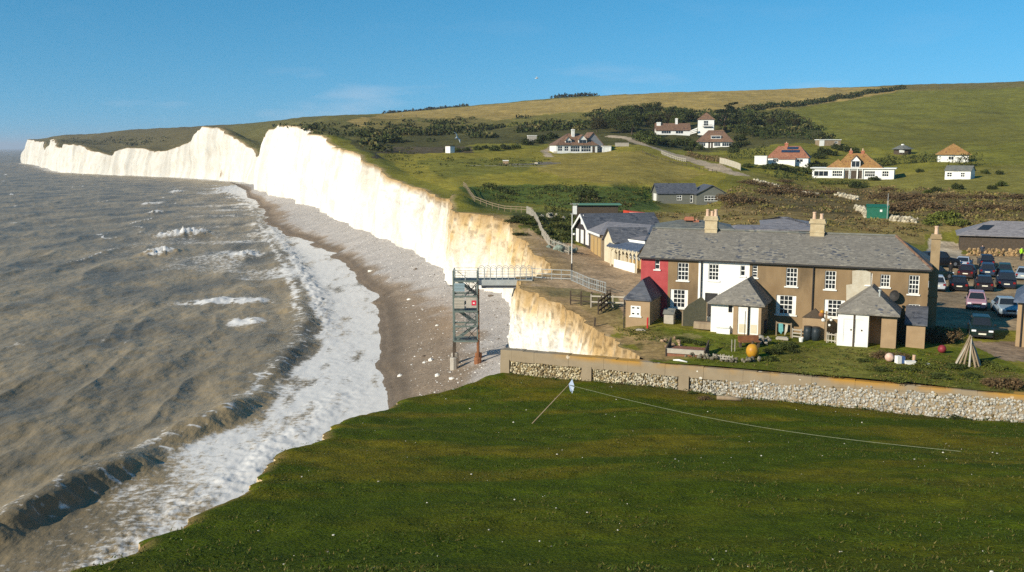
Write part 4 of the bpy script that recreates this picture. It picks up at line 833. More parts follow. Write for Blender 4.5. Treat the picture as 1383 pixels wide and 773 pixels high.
# small buildings on the slope
r_, ro = house('cabin', 'small white cabin with plain grey pitched roof in the field right of the long bungalow', 'cabin', 1293, 230, 5.6, 4.0, 2.0, 'gx', 1.1, M['white'], M['slate_green'], rz=-.66, ov=.2, wins=row([(-2.4, -1.2)], .5, 1.6, 2, 2) + row([(.6, 1.6)], .5, 1.6, 2, 2), doors=[(-.9, .1, 0, 1.8, M['white'])])
house('pyramid_house', 'white house with orange pyramid roof half hidden by a dark hedge', 'house', 1287, 266, 7.6, 7.6, 2.1, 'pyr', 2.9, M['white'], M['tile_orange'], rz=-.38, ov=.6, wins=[(-1.2, .2, .6, 1.6, 2, 1)])
g = gnd(1223, 302); rt = empty('pavilion', g, 0, 'dark round timber pavilion with shallow grey roof and white cap below the green field', 'pavilion')
MB().lathe([(2.6, -.5), (2.6, 1.7)], (0, 2.6, 0), 10).build('wall', M['wood_dark'], rt); MB().lathe([(3.4, 1.72), (1.0, 2.9), (.1, 3.0)], (0, 2.6, 0), 10).build('roof', M['slate_green'], rt); MB().lathe([(.5, 2.92), (.5, 3.25), (.2, 3.3)], (0, 2.6, 0), 8).build('cap', M['white'], rt)
MB().box(-1.9, -.4, .02, .16, .7, 1.5).build('window', M['white'], rt)
r_, ro = house('flat_shed', 'low brown shed with white flat roof edge and one white end wall', 'shed', 1121, 330, 7.2, 4, 1.9, 'flat', 0, M['wood'], M['white'], rz=.05, ov=.2, wins=[(1.5, 2.6, .8, 1.5, 2, 1)])
MB().box(-3.62, -2.0, -.06, -.003, -1.0, 1.88).build('end_wall', M['white'], r_)
# grey bungalow in the field
GD = 205
r_, ro = house('grey_bungalow', 'grey boarded bungalow with dark pitched roof and white windows at the foot of the field', 'bungalow', 915, GD, 8.2, 6.2, 2.2, 'gx', 1.9, M['greyboard'], M['slate_dark'], rz=.06, ov=.3, wins=[(-.2, .9, .7, 1.8, 2, 2), (2.6, 3.2, .2, 1.8, 1, 2)])
MB().box(-4.18, -4.11, 1.6, 4.4, .3, 2.0).build('end_window', M['white'], r_)
wg = MB(); wall_face(wg, 3.6, 10.0, -1.2, 2.0, -1.6, [(5.2, 8.0, .6, 1.7)], .1); wg.add([(3.6, -1.6, 2.0), (10.0, -1.6, 2.0), (6.8, -1.6, 3.7)], [(0, 1, 2)]); wg.add([(10, -1.6, -1.2), (10, 6, -1.2), (10, 6, 2), (10, -1.6, 2)], [(0, 1, 2, 3)]); wg.add([(3.6, -1.6, -1.2), (3.6, 0, -1.2), (3.6, 0, 2), (3.6, -1.6, 2)], [(0, 3, 2, 1)]); wg.build('gable_wing', M['greyboard'], r_)
window(r_, 5.2, 8.0, .6, 1.7, -1.6, 4, 2, fw=.1, bar=.08, sill=False, inset=.05)
g2 = MB(); g2.slab([(3.3, -1.9, 1.9), (6.8, -1.9, 3.8), (6.8, 5.5, 3.8), (3.3, 5.5, 1.9)][::-1], .12); g2.slab([(10.3, -1.9, 1.9), (10.3, 5.5, 1.9), (6.8, 5.5, 3.8), (6.8, -1.9, 3.8)][::-1], .12); g2.build('wing_roof', M['slate_dark'], r_)
# sheds far left of the field
house('garden_shed', 'tiny white fronted shed in the scrub on the upper field', 'shed', 611, 300, 1.7, 2.4, 2.0, 'flat', 0, M['white'], M['wood_dark'], rz=.7, ov=.1)
house('pale_hut', 'small grey hut with white flat roof beside the dark shrubs', 'hut', 719, 345, 3.0, 2.5, 2.0, 'flat', 0, M['concrete'], M['white'], rz=.1, ov=.1)
house('pump_box', 'tiny white topped hut at the end of the grey terrace in the field', 'hut', 683, 258, 1.4, 1.2, .7, 'flat', 0, M['render_tan'], M['white'], ov=.1)
# green shed
r_, ro = house('green_shed', 'bright green metal shed on the rough bank behind the terrace', 'shed', 1185, 164, 3.4, 3.0, 1.9, 'gx', .35, M['greenshed'], M['greenshed'], rz=-.3, ov=.1, doors=[(.3, .7, 1.1, 1.5, M['white'])])
# dark hipped building right of the car park
pA = gnd(1296, 133); rt = empty('dark_barn', pA, -.40, 'long dark boarded building with grey hipped roof and one skylight beyond the car park', 'building')
MB().box(0, 14, 0, 7, -1, 2.1).build('wall', M['wood_dark'], rt)
rb = hip_solid(MB(), -.5, 14.5, -.5, 7.5, 2.12, 1.75, ((3.8, 3.5), (8.6, 3.5))).build('roof', M['slate_new'], rt)
MB().slab([(2.0, .9, 2.78), (3.4, .9, 2.78), (4.2, 2.2, 3.36), (2.8, 2.2, 3.36)], .08).build('skylight', M['glass'], rb)
MB().box(10.2, 11.4, -.05, -.003, .6, 1.6).build('window', M['white'], rt)
# stone building at the right edge
c0 = Pz(1371, 467, 9.75); rt = empty('stone_cottage', c0, -.50, 'corner of a brown stone cottage with blue grey roof at the right edge', 'cottage')
MB().box(0, 7, 0, 6, -1, 3.3).build('wall', M['render_tan'], rt); MB().tube([(.32, -.07, 3.2), (.32, -.07, -.4)], .06, 6).build('drainpipe', M['black'], rt)
hip_solid(MB(), -.3, 7.3, -.35, 6.3, 3.32, 2.6, ((2.6, 3), (4.4, 3))).build('roof', M['slate_blue'], rt)
# ------------------------------------------------------------------ hotel behind the terrace
def pd(px, py, d): return Vector(W(px, py, d))
HO = W(797, 338, 121); H_A = -.16; hot = empty('hotel', HO, H_A, 'low hotel with black gabled wing, grey slate roofs and a cream verandah', 'hotel')
HI = Matrix.Translation(Vector(HO)) @ Matrix.Rotation(H_A, 4, 'Z'); HI = HI.inverted()
def hl(px, py, d): return HI @ pd(px, py, d)
# gabled wing
gA, gB = hl(797, 340, 121), hl(777, 326, 127.5); eA, eB = hl(795.5, 311.5, 121), hl(778, 309, 127.5)
gz = min(gA.z, gB.z) - .6; ez_ = (eA.z + eB.z) / 2; ap = (gA + gB) / 2; ap.z = hl(787, 290.5, 124.2).z
ax = Vector((gA.y - gB.y, -(gA.x - gB.x), 0)).normalized(); ax = ax if ax.x > 0 else -ax; LN = 9.5
q = [Vector((gA.x, gA.y, gz)), Vector((gB.x, gB.y, gz)), Vector((gB.x, gB.y, ez_)), ap, Vector((gA.x, gA.y, ez_))]
gw = MB(); k = len(q); vs_ = q + [p + ax * LN for p in q]
gw.add(vs_, [(0, 1, 2, 3, 4), (9, 8, 7, 6, 5), (0, 5, 6, 1), (1, 6, 7, 2), (4, 9, 5, 0)]); gw.build('gable_wall', M['blackboard'], hot)
up_ = Vector((0, 0, .05)); wr = MB(); oe = -ax * .35
for e in (q[4], q[2]):
    dn = (e - ap).normalized() * .4; P = [ap + oe + up_, e + dn + oe + up_, e + dn + ax * LN + up_, ap + ax * LN + up_]
    wr.slab(P, d=(0, 0, .14))
wr.build('gable_roof', M['slate_dark'], hot)
bg_ = MB()
for e in (q[4], q[2]):
    dn = (e - ap).normalized() * .42; bg_.bar(ap + oe * 1.15 + Vector((0, 0, -.03)), e + dn + oe * 1.15 + Vector((0, 0, -.03)), .08, .3)
bg_.build('bargeboard', M['white'], hot)
gd = (gB - gA); gd.z = 0; gn = -ax
def gwin(t0, t1, z0, z1):
    a = gA + gd * t0; b = gA + gd * t1; P = [Vector((a.x, a.y, z0)), Vector((b.x, b.y, z0)), Vector((b.x, b.y, z1)), Vector((a.x, a.y, z1))]
    P = [p + gn * .06 for p in P]; MB().slab(P, d=-gn * .055).build('gable_window', M['white'], hot)
hz = ez_ - gz
for t0, t1 in ((.08, .28), (.42, .60), (.74, .92)): gwin(t0, t1, ez_ - 1.75, ez_ - .05)
gwin(.42, .60, ez_ + .65, ez_ + 1.9)
# hipped block in front of the wing
A0, A1 = hl(797, 341, 120.6), hl(812.5, 350, 114); EA, EB = hl(795.5, 311.8, 120.6), hl(812.5, 316.5, 114); R0, R1 = hl(820.5, 295.5, 121.5), hl(880, 307.5, 116); EC = hl(870, 334, 106.5); EE = hl(836, 322, 110.5)
zE = (EA.z + EB.z) / 2
bl = MB(); P = [Vector((A0.x, A0.y, A1.z - 1)), Vector((A1.x, A1.y, A1.z - 1)), Vector((A1.x, A1.y, zE)), Vector((A0.x, A0.y, zE))]
bl.slab(P, d=(9.0, 1.2, 0)); bl.build('wall', M['wood'], hot)
fd_ = (A1 - A0); fd_.z = 0; fn = Vector((fd_.y, -fd_.x, 0)).normalized(); fn = fn if fn.y < 0 else -fn
for t0, t1 in ((.12, .34), (.42, .64), (.72, .94)):
    a = A0 + fd_ * t0; b = A0 + fd_ * t1; zz = A1.z + .2
    MB().slab([p + fn * .07 for p in (Vector((a.x, a.y, zz)), Vector((b.x, b.y, zz)), Vector((b.x, b.y, zE - .55)), Vector((a.x, a.y, zE - .55)))], d=-fn * .06).build('shutter', M['ochre'], hot)
R0.z = R1.z = (R0.z + R1.z) / 2
hr = MB(); zz = zE + .02
pts_ = [Vector((EA.x, EA.y, zz)) + fn * .25, Vector((EB.x, EB.y, zz)) + fn * .25, Vector((EC.x, EC.y, zz)), R1, R0]
bkp = [Vector((R1.x + 4, R1.y + 5, zz)), Vector((R0.x - 1, R0.y + 5, zz))]
vs_ = pts_ + bkp; hr.add(vs_, [(0, 1, 4), (1, 2, 3, 4), (2, 5, 3), (5, 6, 4, 3), (6, 0, 4)]); hr.build('hipped_roof', M['slate_new'], hot)
MB().bar(pts_[0] - Vector((0, 0, .12)), pts_[1] - Vector((0, 0, .12)), .1, .26).build('fascia', M['white'], hot)
# entrance gable, verandah
c1, c2 = hl(816, 348, 112), hl(829, 357, 109)
eg = MB(); zt = zE - .35; P = [Vector((c1.x, c1.y, c2.z - 1)), Vector((c2.x, c2.y, c2.z - 1)), Vector((c2.x, c2.y, zt)), Vector(((c1.x + c2.x) / 2, (c1.y + c2.y) / 2, zt + 1.35)), Vector((c1.x, c1.y, zt))]
axe = Vector((.95, .1, 0)); eg.slab(P, d=axe * 3.2); eg.build('entrance_wall', M['cream'], hot)
en = MB(); apx = P[3] - axe * .25 + Vector((0, 0, .06))
for e in (P[2], P[4]):
    dn = (e - P[3]).normalized() * .3; Q = [apx, e + dn - axe * .25 + Vector((0, 0, .06)), e + dn + axe * 4.2 + Vector((0, 0, .06)), apx + axe * 4.6]; en.slab(Q, d=(0, 0, .12))
en.build('entrance_roof', M['slate_dark'], hot)
v0, v1 = hl(823, 353, 108.6), hl(860, 369, 102.6); zf = v1.z; vt0, vt1 = hl(819, 329.5, 109), hl(862.5, 342.5, 102.4); ZV = (vt0.z + vt1.z) / 2
_e = pts_[2] - pts_[1]; vb0, vb1 = pts_[1] + _e * .32, pts_[2] + _e * .02; ZB = zz - .32
MB().slab([Vector((vt0.x, vt0.y, ZV)), Vector((vt1.x, vt1.y, ZV)), Vector((vb1.x, vb1.y, ZB)), Vector((vb0.x, vb0.y, ZB))], .12).build('verandah_roof', M['slate_blue'], hot)
MB().bar(Vector((vb0.x, vb0.y, ZB + .12)), Vector((vb1.x, vb1.y, ZB + .12)), .12, .28).build('roof_trim', M['white'], hot)
vd = v1 - v0; vd.z = 0; vn_ = Vector((vd.y, -vd.x, 0)).normalized(); vn_ = vn_ if vn_.y < 0 else -vn_
bw = v0 + vd * .06 - vn_ * 2.0; be = v1 - vn_ * 2.0
MB().slab([Vector((bw.x, bw.y, zf - 1)), Vector((be.x, be.y, zf - 1)), Vector((be.x, be.y, ZV + .3)), Vector((bw.x, bw.y, ZV + .3))], d=vn_ * -.3).build('verandah_wall', M['ochre'], hot)
for t0 in np.linspace(.1, .9, 6):
    a = bw + (be - bw) * t0; b = a + vd.normalized() * .55
    MB().slab([p + vn_ * .05 for p in (Vector((a.x, a.y, zf + .9)), Vector((b.x, b.y, zf + .9)), Vector((b.x, b.y, zf + 2.0)), Vector((a.x, a.y, zf + 2.0)))], d=-vn_ * .045).build('verandah_window', M['white'], hot)
for t in np.linspace(0.05, .98, 8):
    p = v0 + vd * t; pm = MB(); pm.bar((p.x, p.y, zf - .6), (p.x, p.y, ZV - .02), .16)
    u = vd.normalized() * .45; pm.bar((p.x, p.y, ZV - .55), (p.x + u.x, p.y + u.y, ZV - .1), .09); pm.bar((p.x, p.y, ZV - .55), (p.x - u.x, p.y - u.y, ZV - .1), .09); pm.build('verandah_post', M['cream'], hot)
a = v0 + vd * .2 + vn_ * .1; b = v1 - vd * .05 + vn_ * .1
MB().slab([Vector((a.x, a.y, zf - .5)), Vector((b.x, b.y, zf - .5)), Vector((b.x, b.y, zf + .95)), Vector((a.x, a.y, zf + .95))], d=-vn_ * .08).build('verandah_boarding', M['white'], hot)
# long rear annexes showing above the terrace roof
def annex(name, label, pl, pr, py_e, py_r, d, dp, rm, hipl=2.5, hipr=2.5):
    a = W(pl, py_e, d); b = W(pr, py_e, d - 1.2); an = math.atan2(b[1] - a[1], b[0] - a[0]); ln = float(np.hypot(b[0] - a[0], b[1] - a[1])); g = float(land(a[0], a[1]))
    rt = empty(name, (a[0], a[1], g), an, label, 'annex'); ze = a[2] - g
    zr = W((pl + pr) / 2, py_r, d + dp / 2)[2] - g
    MB().box(.2, ln - .2, .2, dp - .2, -1, ze - .1).build('wall', M['render_tan'], rt)
    ro = hip_solid(MB(), 0, ln, 0, dp, ze, zr - ze, ((hipl, dp / 2), (ln - hipr, dp / 2))).build('roof', rm, rt)
    return rt, ro, ln, ze, zr
rt, ro, ln, ze, zr = annex('rear_annex', 'long low annex with mossy slate roof and red chimney behind the left of the terrace', 884, 992, 308, 296.5, 97, 6, M['slate_green'])
chimney(rt, ln * .44, 2.4, ze + .6, zr + .35, .8, .6, M['brick_red'], pots=0); chimney(rt, ln * .53, 2.4, ze + .6, zr - .05, .5, .4, M['brick_red'], pots=1, pot_h=.2)
annex('dark_annex', 'long low annex with plain grey roof behind the middle of the terrace', 990, 1112, 309.5, 303.5, 96, 4, M['slate_new'], .6, 2)
annex('rear_block', 'square block with purple grey hipped roof seen over the middle of the terrace', 1027, 1098, 304, 292.5, 103, 7, M['slate_new'], 3.0, 3.4)
# dark shed with a green flat roof left of the hotel
s0 = W(777, 288, 148); rt = empty('long_shed', (s0[0], s0[1], land(s0[0], s0[1])), -.02, 'long dark shed with thin green flat roof behind the black gable', 'shed'); hh = s0[2] - float(land(s0[0], s0[1])) + 1.2
MB().box(0, 6.4, 0, 3, -1, hh).build('wall', M['wood_dark'], rt); MB().box(-.3, 6.9, -.4, 3.2, hh + .004, hh + .12).build('roof', mat('green_felt', (.10, .22, .15)), rt); 
rb_ = W(859, 290, 131); rt = empty('boat', (rb_[0], rb_[1], rb_[2]), -.1, 'long red boat with a white side patch laid up behind the hotel roof', 'boat')
bt = MB(); N_ = 12
secs_ = [(-1.7 + 3.4 * i / N_, .42 * math.sin(math.pi * min(1, max(.06, (i + .4) / N_))) ** .5, .3 - .45 * i / N_ * .8) for i in range(N_ + 1)]
vs_ = []; 
for x, h, zc in secs_: vs_ += [(x, -h, zc + .22), (x, -h * .8, zc - .1), (x, 0, zc - .28), (x, h * .8, zc - .1), (x, h, zc + .22), (x, 0, zc + .30)]
bt.add(vs_, [(i * 6 + k, i * 6 + (k + 1) % 6, (i + 1) * 6 + (k + 1) % 6, (i + 1) * 6 + k) for i in range(N_) for k in range(6)] + [tuple(range(5, -1, -1)), tuple(N_ * 6 + k for k in range(6))])
M['redboat'] = mat('red_hull', (.55, .05, .025), (.62, .09, .03), 2, rough=.4)
bt.build('hull', M['redboat'], rt); MB().box(-.9, .4, -.47, -.42, .08, .30).build('side_panel', M['white'], rt)
cr_ = MB().bar((-1.0, 0, -.2), (-1.0, 0, -4.3), .12).bar((1.0, 0, -.5), (1.0, 0, -4.3), .12); cr_.build('cradle', M['wood_dark'], rt)
# ------------------------------------------------------------------ sea wall
wl = empty('sea_wall', (WA[0], WA[1], 9.6 - WALL_H), math.atan2(WD[1], WD[0]), 'long retaining wall of pale flint panels under a lichen stained concrete top', 'wall')
WLEN = 52.0
def wall_mat():
    m = new_mat('lichen_concrete'); N, L = nt(m); b = N['Principled BSDF']; b.inputs['Roughness'].default_value = .9
    tc = N.new('ShaderNodeTexCoord'); n1 = N.new('ShaderNodeTexNoise'); n1.inputs['Scale'].default_value = 1.3; n1.inputs['Detail'].default_value = 6; L.new(tc.outputs['Object'], n1.inputs['Vector'])
    cr = N.new('ShaderNodeValToRGB'); cr.color_ramp.elements[0].color = (.21, .16, .10, 1); cr.color_ramp.elements[1].color = (.33, .26, .17, 1); L.new(n1.outputs['Fac'], cr.inputs['Fac'])
    vo = N.new('ShaderNodeTexVoronoi'); vo.inputs['Scale'].default_value = 1.35; L.new(tc.outputs['Object'], vo.inputs['Vector'])
    sc = N.new('ShaderNodeSeparateColor'); L.new(vo.outputs['Color'], sc.inputs[0])
    rad = N.new('ShaderNodeMath'); rad.operation = 'MULTIPLY'; rad.inputs[1].default_value = .22; L.new(sc.outputs[0], rad.inputs[0])
    lt = N.new('ShaderNodeMath'); lt.operation = 'LESS_THAN'; L.new(vo.outputs['Distance'], lt.inputs[0]); L.new(rad.outputs[0], lt.inputs[1])
    mx = N.new('ShaderNodeMix'); mx.data_type = 'RGBA'; mx.inputs[7].default_value = (.66, .63, .55, 1); L.new(lt.outputs[0], mx.inputs[0]); L.new(cr.outputs['Color'], mx.inputs[6])
    sp = N.new('ShaderNodeSeparateXYZ'); L.new(tc.outputs['Object'], sp.inputs[0])
    top = N.new('ShaderNodeMapRange'); top.inputs[1].default_value = WALL_H - .42; top.inputs[2].default_value = WALL_H - .05; L.new(sp.outputs['Z'], top.inputs[0])
    n2 = N.new('ShaderNodeTexNoise'); n2.inputs['Scale'].default_value = .35; n2.inputs['Detail'].default_value = 5; L.new(tc.outputs['Object'], n2.inputs['Vector'])
    r2 = N.new('ShaderNodeMapRange'); r2.inputs[1].default_value = .40; r2.inputs[2].default_value = .58; L.new(n2.outputs['Fac'], r2.inputs[0])
    rx = N.new('ShaderNodeMapRange'); rx.inputs[1].default_value = 3.0; rx.inputs[2].default_value = 7.0; L.new(sp.outputs['X'], rx.inputs[0])
    ml = N.new('ShaderNodeMath'); ml.operation = 'MULTIPLY'; L.new(top.outputs[0], ml.inputs[0]); L.new(r2.outputs[0], ml.inputs[1])
    m3 = N.new('ShaderNodeMath'); m3.operation = 'MULTIPLY'; L.new(ml.outputs[0], m3.inputs[0]); L.new(rx.outputs[0], m3.inputs[1])
    m2 = N.new('ShaderNodeMix'); m2.data_type = 'RGBA'; m2.inputs[7].default_value = (.40, .21, .03, 1); L.new(m3.outputs[0], m2.inputs[0]); L.new(mx.outputs[2], m2.inputs[6]); L.new(m2.outputs[2], b.inputs['Base Color'])
    bp = N.new('ShaderNodeBump'); bp.inputs['Distance'].default_value = .03; L.new(n1.outputs['Fac'], bp.inputs['Height']); L.new(bp.outputs['Normal'], b.inputs['Normal'])
    return m
M['wallc'] = wall_mat()
cop = MB(); cop.box(0, WLEN, .16, .75, -4, WALL_H - .75)           # core, set back
cop.box(16, WLEN, .03, .158, -4, WALL_H - .30)
nseg = 60
for i in range(nseg):
    x0, x1 = WLEN * i / nseg, WLEN * (i + 1) / nseg; low = .78 + .02 * (i % 3)
    if x0 > 16: low = max(.30, .78 - (x0 - 16) * .035)
    j0 = .02 * math.sin(i * 1.7)
    cop.box(x0 + .001, x1 - .001, 0 + .01 * math.sin(i * 2.3), .80, WALL_H - low, WALL_H - .02 + j0)
cop.build('concrete_top', M['wallc'], wl)
pil = MB()
def wx(px, py):  # distance along the wall of a pixel on its face
    n = np.array([-WD[1], WD[0], 0]); p = on_plane(px, py, WA, n); return float((p - WA) @ WD)
for p0, p1 in [(676, 688), (786, 799), (917, 931)]: MB().box(max(wx(p0, 490), .0), wx(p1, 490), -.05, .30, -4, WALL_H - .70).build('pilaster', M['wallc'], wl)
ICO = []; _t = (1 + 5 ** .5) / 2
for a_, b_ in ((-1, _t), (1, _t), (-1, -_t), (1, -_t)): ICO += [(a_, b_, 0)]
for a_, b_ in ((-1, _t), (1, _t), (-1, -_t), (1, -_t)): ICO += [(0, a_, b_)]
for a_, b_ in ((-1, _t), (1, _t), (-1, -_t), (1, -_t)): ICO += [(b_, 0, a_)]
ICO = np.array(ICO) / np.linalg.norm(ICO[0]); ICF = np.array([(0, 11, 5), (0, 5, 1), (0, 1, 7), (0, 7, 10), (0, 10, 11), (1, 5, 9), (5, 11, 4), (11, 10, 2), (10, 7, 6), (7, 1, 8), (3, 9, 4), (3, 4, 2), (3, 2, 6), (3, 6, 8), (3, 8, 9), (4, 9, 5), (2, 4, 11), (6, 2, 10), (8, 6, 7), (9, 8, 1)])
def rocks(name, cen, rad, col, material, parent=None, flat=1.0, seed=1):
    r = np.random.default_rng(seed); n = len(cen); cen = np.asarray(cen); rad = np.asarray(rad)
    v = ICO[None] * (rad[:, None, None] * (1 + .35 * (r.random((n, 12, 1)) - .5))) * (1 + .4 * (r.random((n, 1, 3)) - .5))
    v[..., 2] *= flat; v = v + cen[:, None]
    f = (ICF[None] + (np.arange(n) * 12)[:, None, None]).reshape(-1, 3)
    return mesh_np(name, v.reshape(-1, 3), f, material, col=np.repeat(col, 12, 0), parent=parent)
M['flint'] = attr_mat('flint', nscales=((3.0, .15), (14., .2)), pos=False)
cs, rs, cl_ = [], [], []
x = .9
for row_ in range(19):
    z = -.55 + row_ * .122
    x = .15 + (row_ % 2) * .08
    while x < WLEN - .1:
        lim = .97 if x < 16 else min(1.50, .97 + (x - 16) * .035 + .12 * math.sin(x * 2.1) + .1 * math.sin(x * 5.3))
        if z < lim:
            inp = any(wx(p0, 490) - .1 < x < wx(p1, 490) + .1 for p0, p1 in [(676, 688), (786, 799), (917, 931)])
            if not inp:
                wht = np.clip((x - 7) / 10, 0, 1); b_ = random.random(); base = np.array([.52, .45, .30]) * (1 - wht) + np.array([.44, .42, .37]) * wht
                base = base * (.45 + .65 * b_ ** .6) if random.random() < .55 + .35 * wht else np.array([.25, .19, .10]) * (.5 + b_)
                cs.append((x + random.uniform(-.05, .05), (.12 if x < 16 else .07) + random.uniform(-.05, .05), z + random.uniform(-.05, .05))); rs.append(random.uniform(.078, .118)); cl_.append(base)
        x += random.uniform(.11, .18)
rocks('flint_stones', cs, rs, np.array(cl_), M['flint'], wl)
# ------------------------------------------------------------------ steel stair tower and footbridge to the beach
TB = Pz(629, 485, 3.2); ST = empty('stair_tower', TB, 0, 'green grey steel stair tower standing on the shingle with rusty legs', 'stair tower')
tw = 33 / FPX * TB[1] / 2; tdp = 2.2; Zdk = float(W(629, 380, TB[1])[2] - TB[2]); Zbt = float(W(629, 461, TB[1])[2] - TB[2])
for sx in (-1, 1):
    for sy in (0, 1):
        x = sx * tw; y = sy * tdp
        MB().bar((x, y, Zbt), (x, y, Zdk + 1.05), .13).build('post', M['steel'], ST)
        lg = MB().bar((x, y, -1.0), (x, y, Zbt - .003), .2).build('leg', M['rust'] if sx > 0 else M['wood_dark'], ST)
        MB().lathe([(.38, -1.2), (.36, .05), (.30, .12), (.22, .13)], (x, y, .05), 8).build('footing', M['rust'] if sx > 0 else M['concrete'], lg)
lev = [Zbt, Zbt + (Zdk - Zbt) * .25, Zbt + (Zdk - Zbt) * .5, Zbt + (Zdk - Zbt) * .75, Zdk]
for i, z in enumerate(lev):
    fr = MB()
    for y in (0, tdp): fr.bar((-tw, y - .08, z), (tw, y - .08, z), .1, .16)
    for x in (-tw, tw): fr.bar((x, 0, z), (x, tdp, z), .1, .16)
    fr.bar((0, -.08, z), (0, tdp, z), .08, .12); fr.build('cross_frame', M['steel'], ST)
    if i in (0, 2, 4): MB().box(-tw + .06, tw - .06, .06, tdp - .06, z + .02, z + .07).build('landing', M['mesh_dark'], ST)
for i in range(4):
    z0, z1 = lev[i], lev[i + 1]; up_l = i % 2 == 0
    xa, xb = (-tw * .85, tw * .85) if up_l else (tw * .85, -tw * .85); yy = .5 if up_l else 1.45
    fl = MB(); fl.bar((xa, yy - .35, z0 + .05), (xb, yy - .35, z1 + .05), .05, .22); fl.bar((xa, yy + .35, z0 + .05), (xb, yy + .35, z1 + .05), .05, .22)
    n = 8
    for k in range(n):
        t = (k + .5) / n; fl.box(min(xa + (xb - xa) * t - .13, 99), xa + (xb - xa) * t + .13, yy - .34, yy + .34, z0 + (z1 - z0) * t + .03, z0 + (z1 - z0) * t + .07)
    fo = fl.build('stair_flight', M['steel'], ST)
    hr_ = MB(); hr_.bar((xa, yy - .37, z0 + 1.0), (xb, yy - .37, z1 + 1.0), .05)
    for k in range(4):
        t = k / 3; hr_.bar((xa + (xb - xa) * t, yy - .37, z0 + (z1 - z0) * t), (xa + (xb - xa) * t, yy - .37, z0 + (z1 - z0) * t + 1.0), .04)
    hr_.build('handrail', M['steel'], fo)
# bracing and mesh panels on the seaward bays
for i, kind in enumerate(['x', 'm', 's', 'xm']):
    z0, z1 = lev[i], lev[i + 1]
    if 'x' in kind:
        b = MB().bar((0.03, -.1, z0 + .1), (tw, -.1, z1 - .1), .06).bar((0.03, -.1, z1 - .1), (tw, -.1, z0 + .1), .06); b.build('brace', M['black'], ST)
    for k in range(5):
        z = z0 + (z1 - z0) * (k + .5) / 5; MB().bar((-tw + .08, -.06, z), (-.06, -.06, z), .035).build('rail_bar', M['steel'], ST)
    if 'm' in kind:
        mp_ = MB()
        for k in range(9): xx = .08 + (tw - .16) * k / 8; mp_.bar((xx, -.045, z0 + .3), (xx, -.045, z1 - .1), .035)
        for k in range(4): zz_ = z0 + .3 + (z1 - z0 - .4) * k / 3; mp_.bar((.06, -.05, zz_), (tw - .07, -.05, zz_), .04)
        mp_.build('mesh_panel', M['mesh_dark'], ST)
    if 's' in kind:
        MB().box(-tw + .1, -.1, -.07, -.04, z0 + .3, z1 - .12).build('side_panel', M['wood_grey'], ST)
        sg = MB().box(.08, tw - .08, -.09, -.05, z0 + .35, z1 - .1).build('sign', M['concrete'], ST)
        MB().box(tw * .52, tw * .9, -.105, -.091, z0 + .6, z1 - .4).build('red_notice', mat('notice_red', (.55, .03, .06)), sg); MB().box(tw * .63, tw * .78, -.115, -.106, z0 + .78, z1 - .6).build('notice_symbol', M['white'], sg)
MB().box(-tw + .1, -.06, -.07, -.04, lev[3] + .5, lev[4] - .2).build('blue_panel', mat('sky_blue_panel', (.22, .30, .33)), ST)
rt_ = MB()
for x0, x1 in ((-tw, 0), (0, tw)):
    for z in (Zdk + .55, Zdk + 1.05): rt_.bar((x0, 0, z), (x1, 0, z), .05); rt_.bar((x0, tdp, z), (x1, tdp, z), .05)
    rt_.bar((x0, 0, Zdk), (x0, 0, Zdk + 1.05), .06)
for z in (Zdk + .55, Zdk + 1.05): rt_.bar((-tw, 0, z), (-tw, tdp, z), .05)
rt_.build('top_railing', M['galv'], ST); MB().box(.12, tw - .1, -.04, -.01, Zdk + .35, Zdk + .95).build('notice_board', M['white'], ST)
MB().bar((tw + .12, .3, .2), (tw + .12, .3, Zdk - .8), .12).build('drain_pipe', M['rust'], ST)
# bridge
bx0 = TB[0] + tw + .08; bx1 = float(W(719, 380, TB[1])[0]); zb_ = TB[2] + Zdk
BRG = empty('footbridge', (bx0, TB[1] + .3, zb_), 0, 'pale steel footbridge with hooped railings from the cliff to the stair tower', 'footbridge'); bl_ = bx1 - bx0
MB().box(0, bl_, 0, 1.5, -.06, .08).build('deck', M['mesh_dark'], BRG)
gr = MB(); gr.box(0, bl_, -.1, -.01, -.45, .12).box(0, bl_, 1.51, 1.6, -.45, .12); gr.build('girder', M['galv'], BRG)
MB().box(.3, bl_ * .78, .2, 1.3, -.78, -.48).build('lower_beam', M['grey_and_shade'], BRG)
nb = 9
for y in (-.05, 1.55):
    rl = MB()
    for i in range(nb + 1):
        x = bl_ * i / nb; rl.bar((x, y, .1), (x, y, 1.12), .06)
        if i < nb:
            for k in range(4):
                xa, xb = x + bl_ / nb * k / 4, x + bl_ / nb * (k + 1) / 4; f = lambda t: 1.12 + .22 * math.sin(math.pi * t)
                rl.bar((xa, y, f(k / 4)), (xb, y, f((k + 1) / 4)), .05)
            rl.bar((x, y, .75), (x + bl_ / nb, y, .75), .035); rl.bar((x, y, .42), (x + bl_ / nb, y, .42), .035)
    rl.build('railing', M['galv'], BRG)
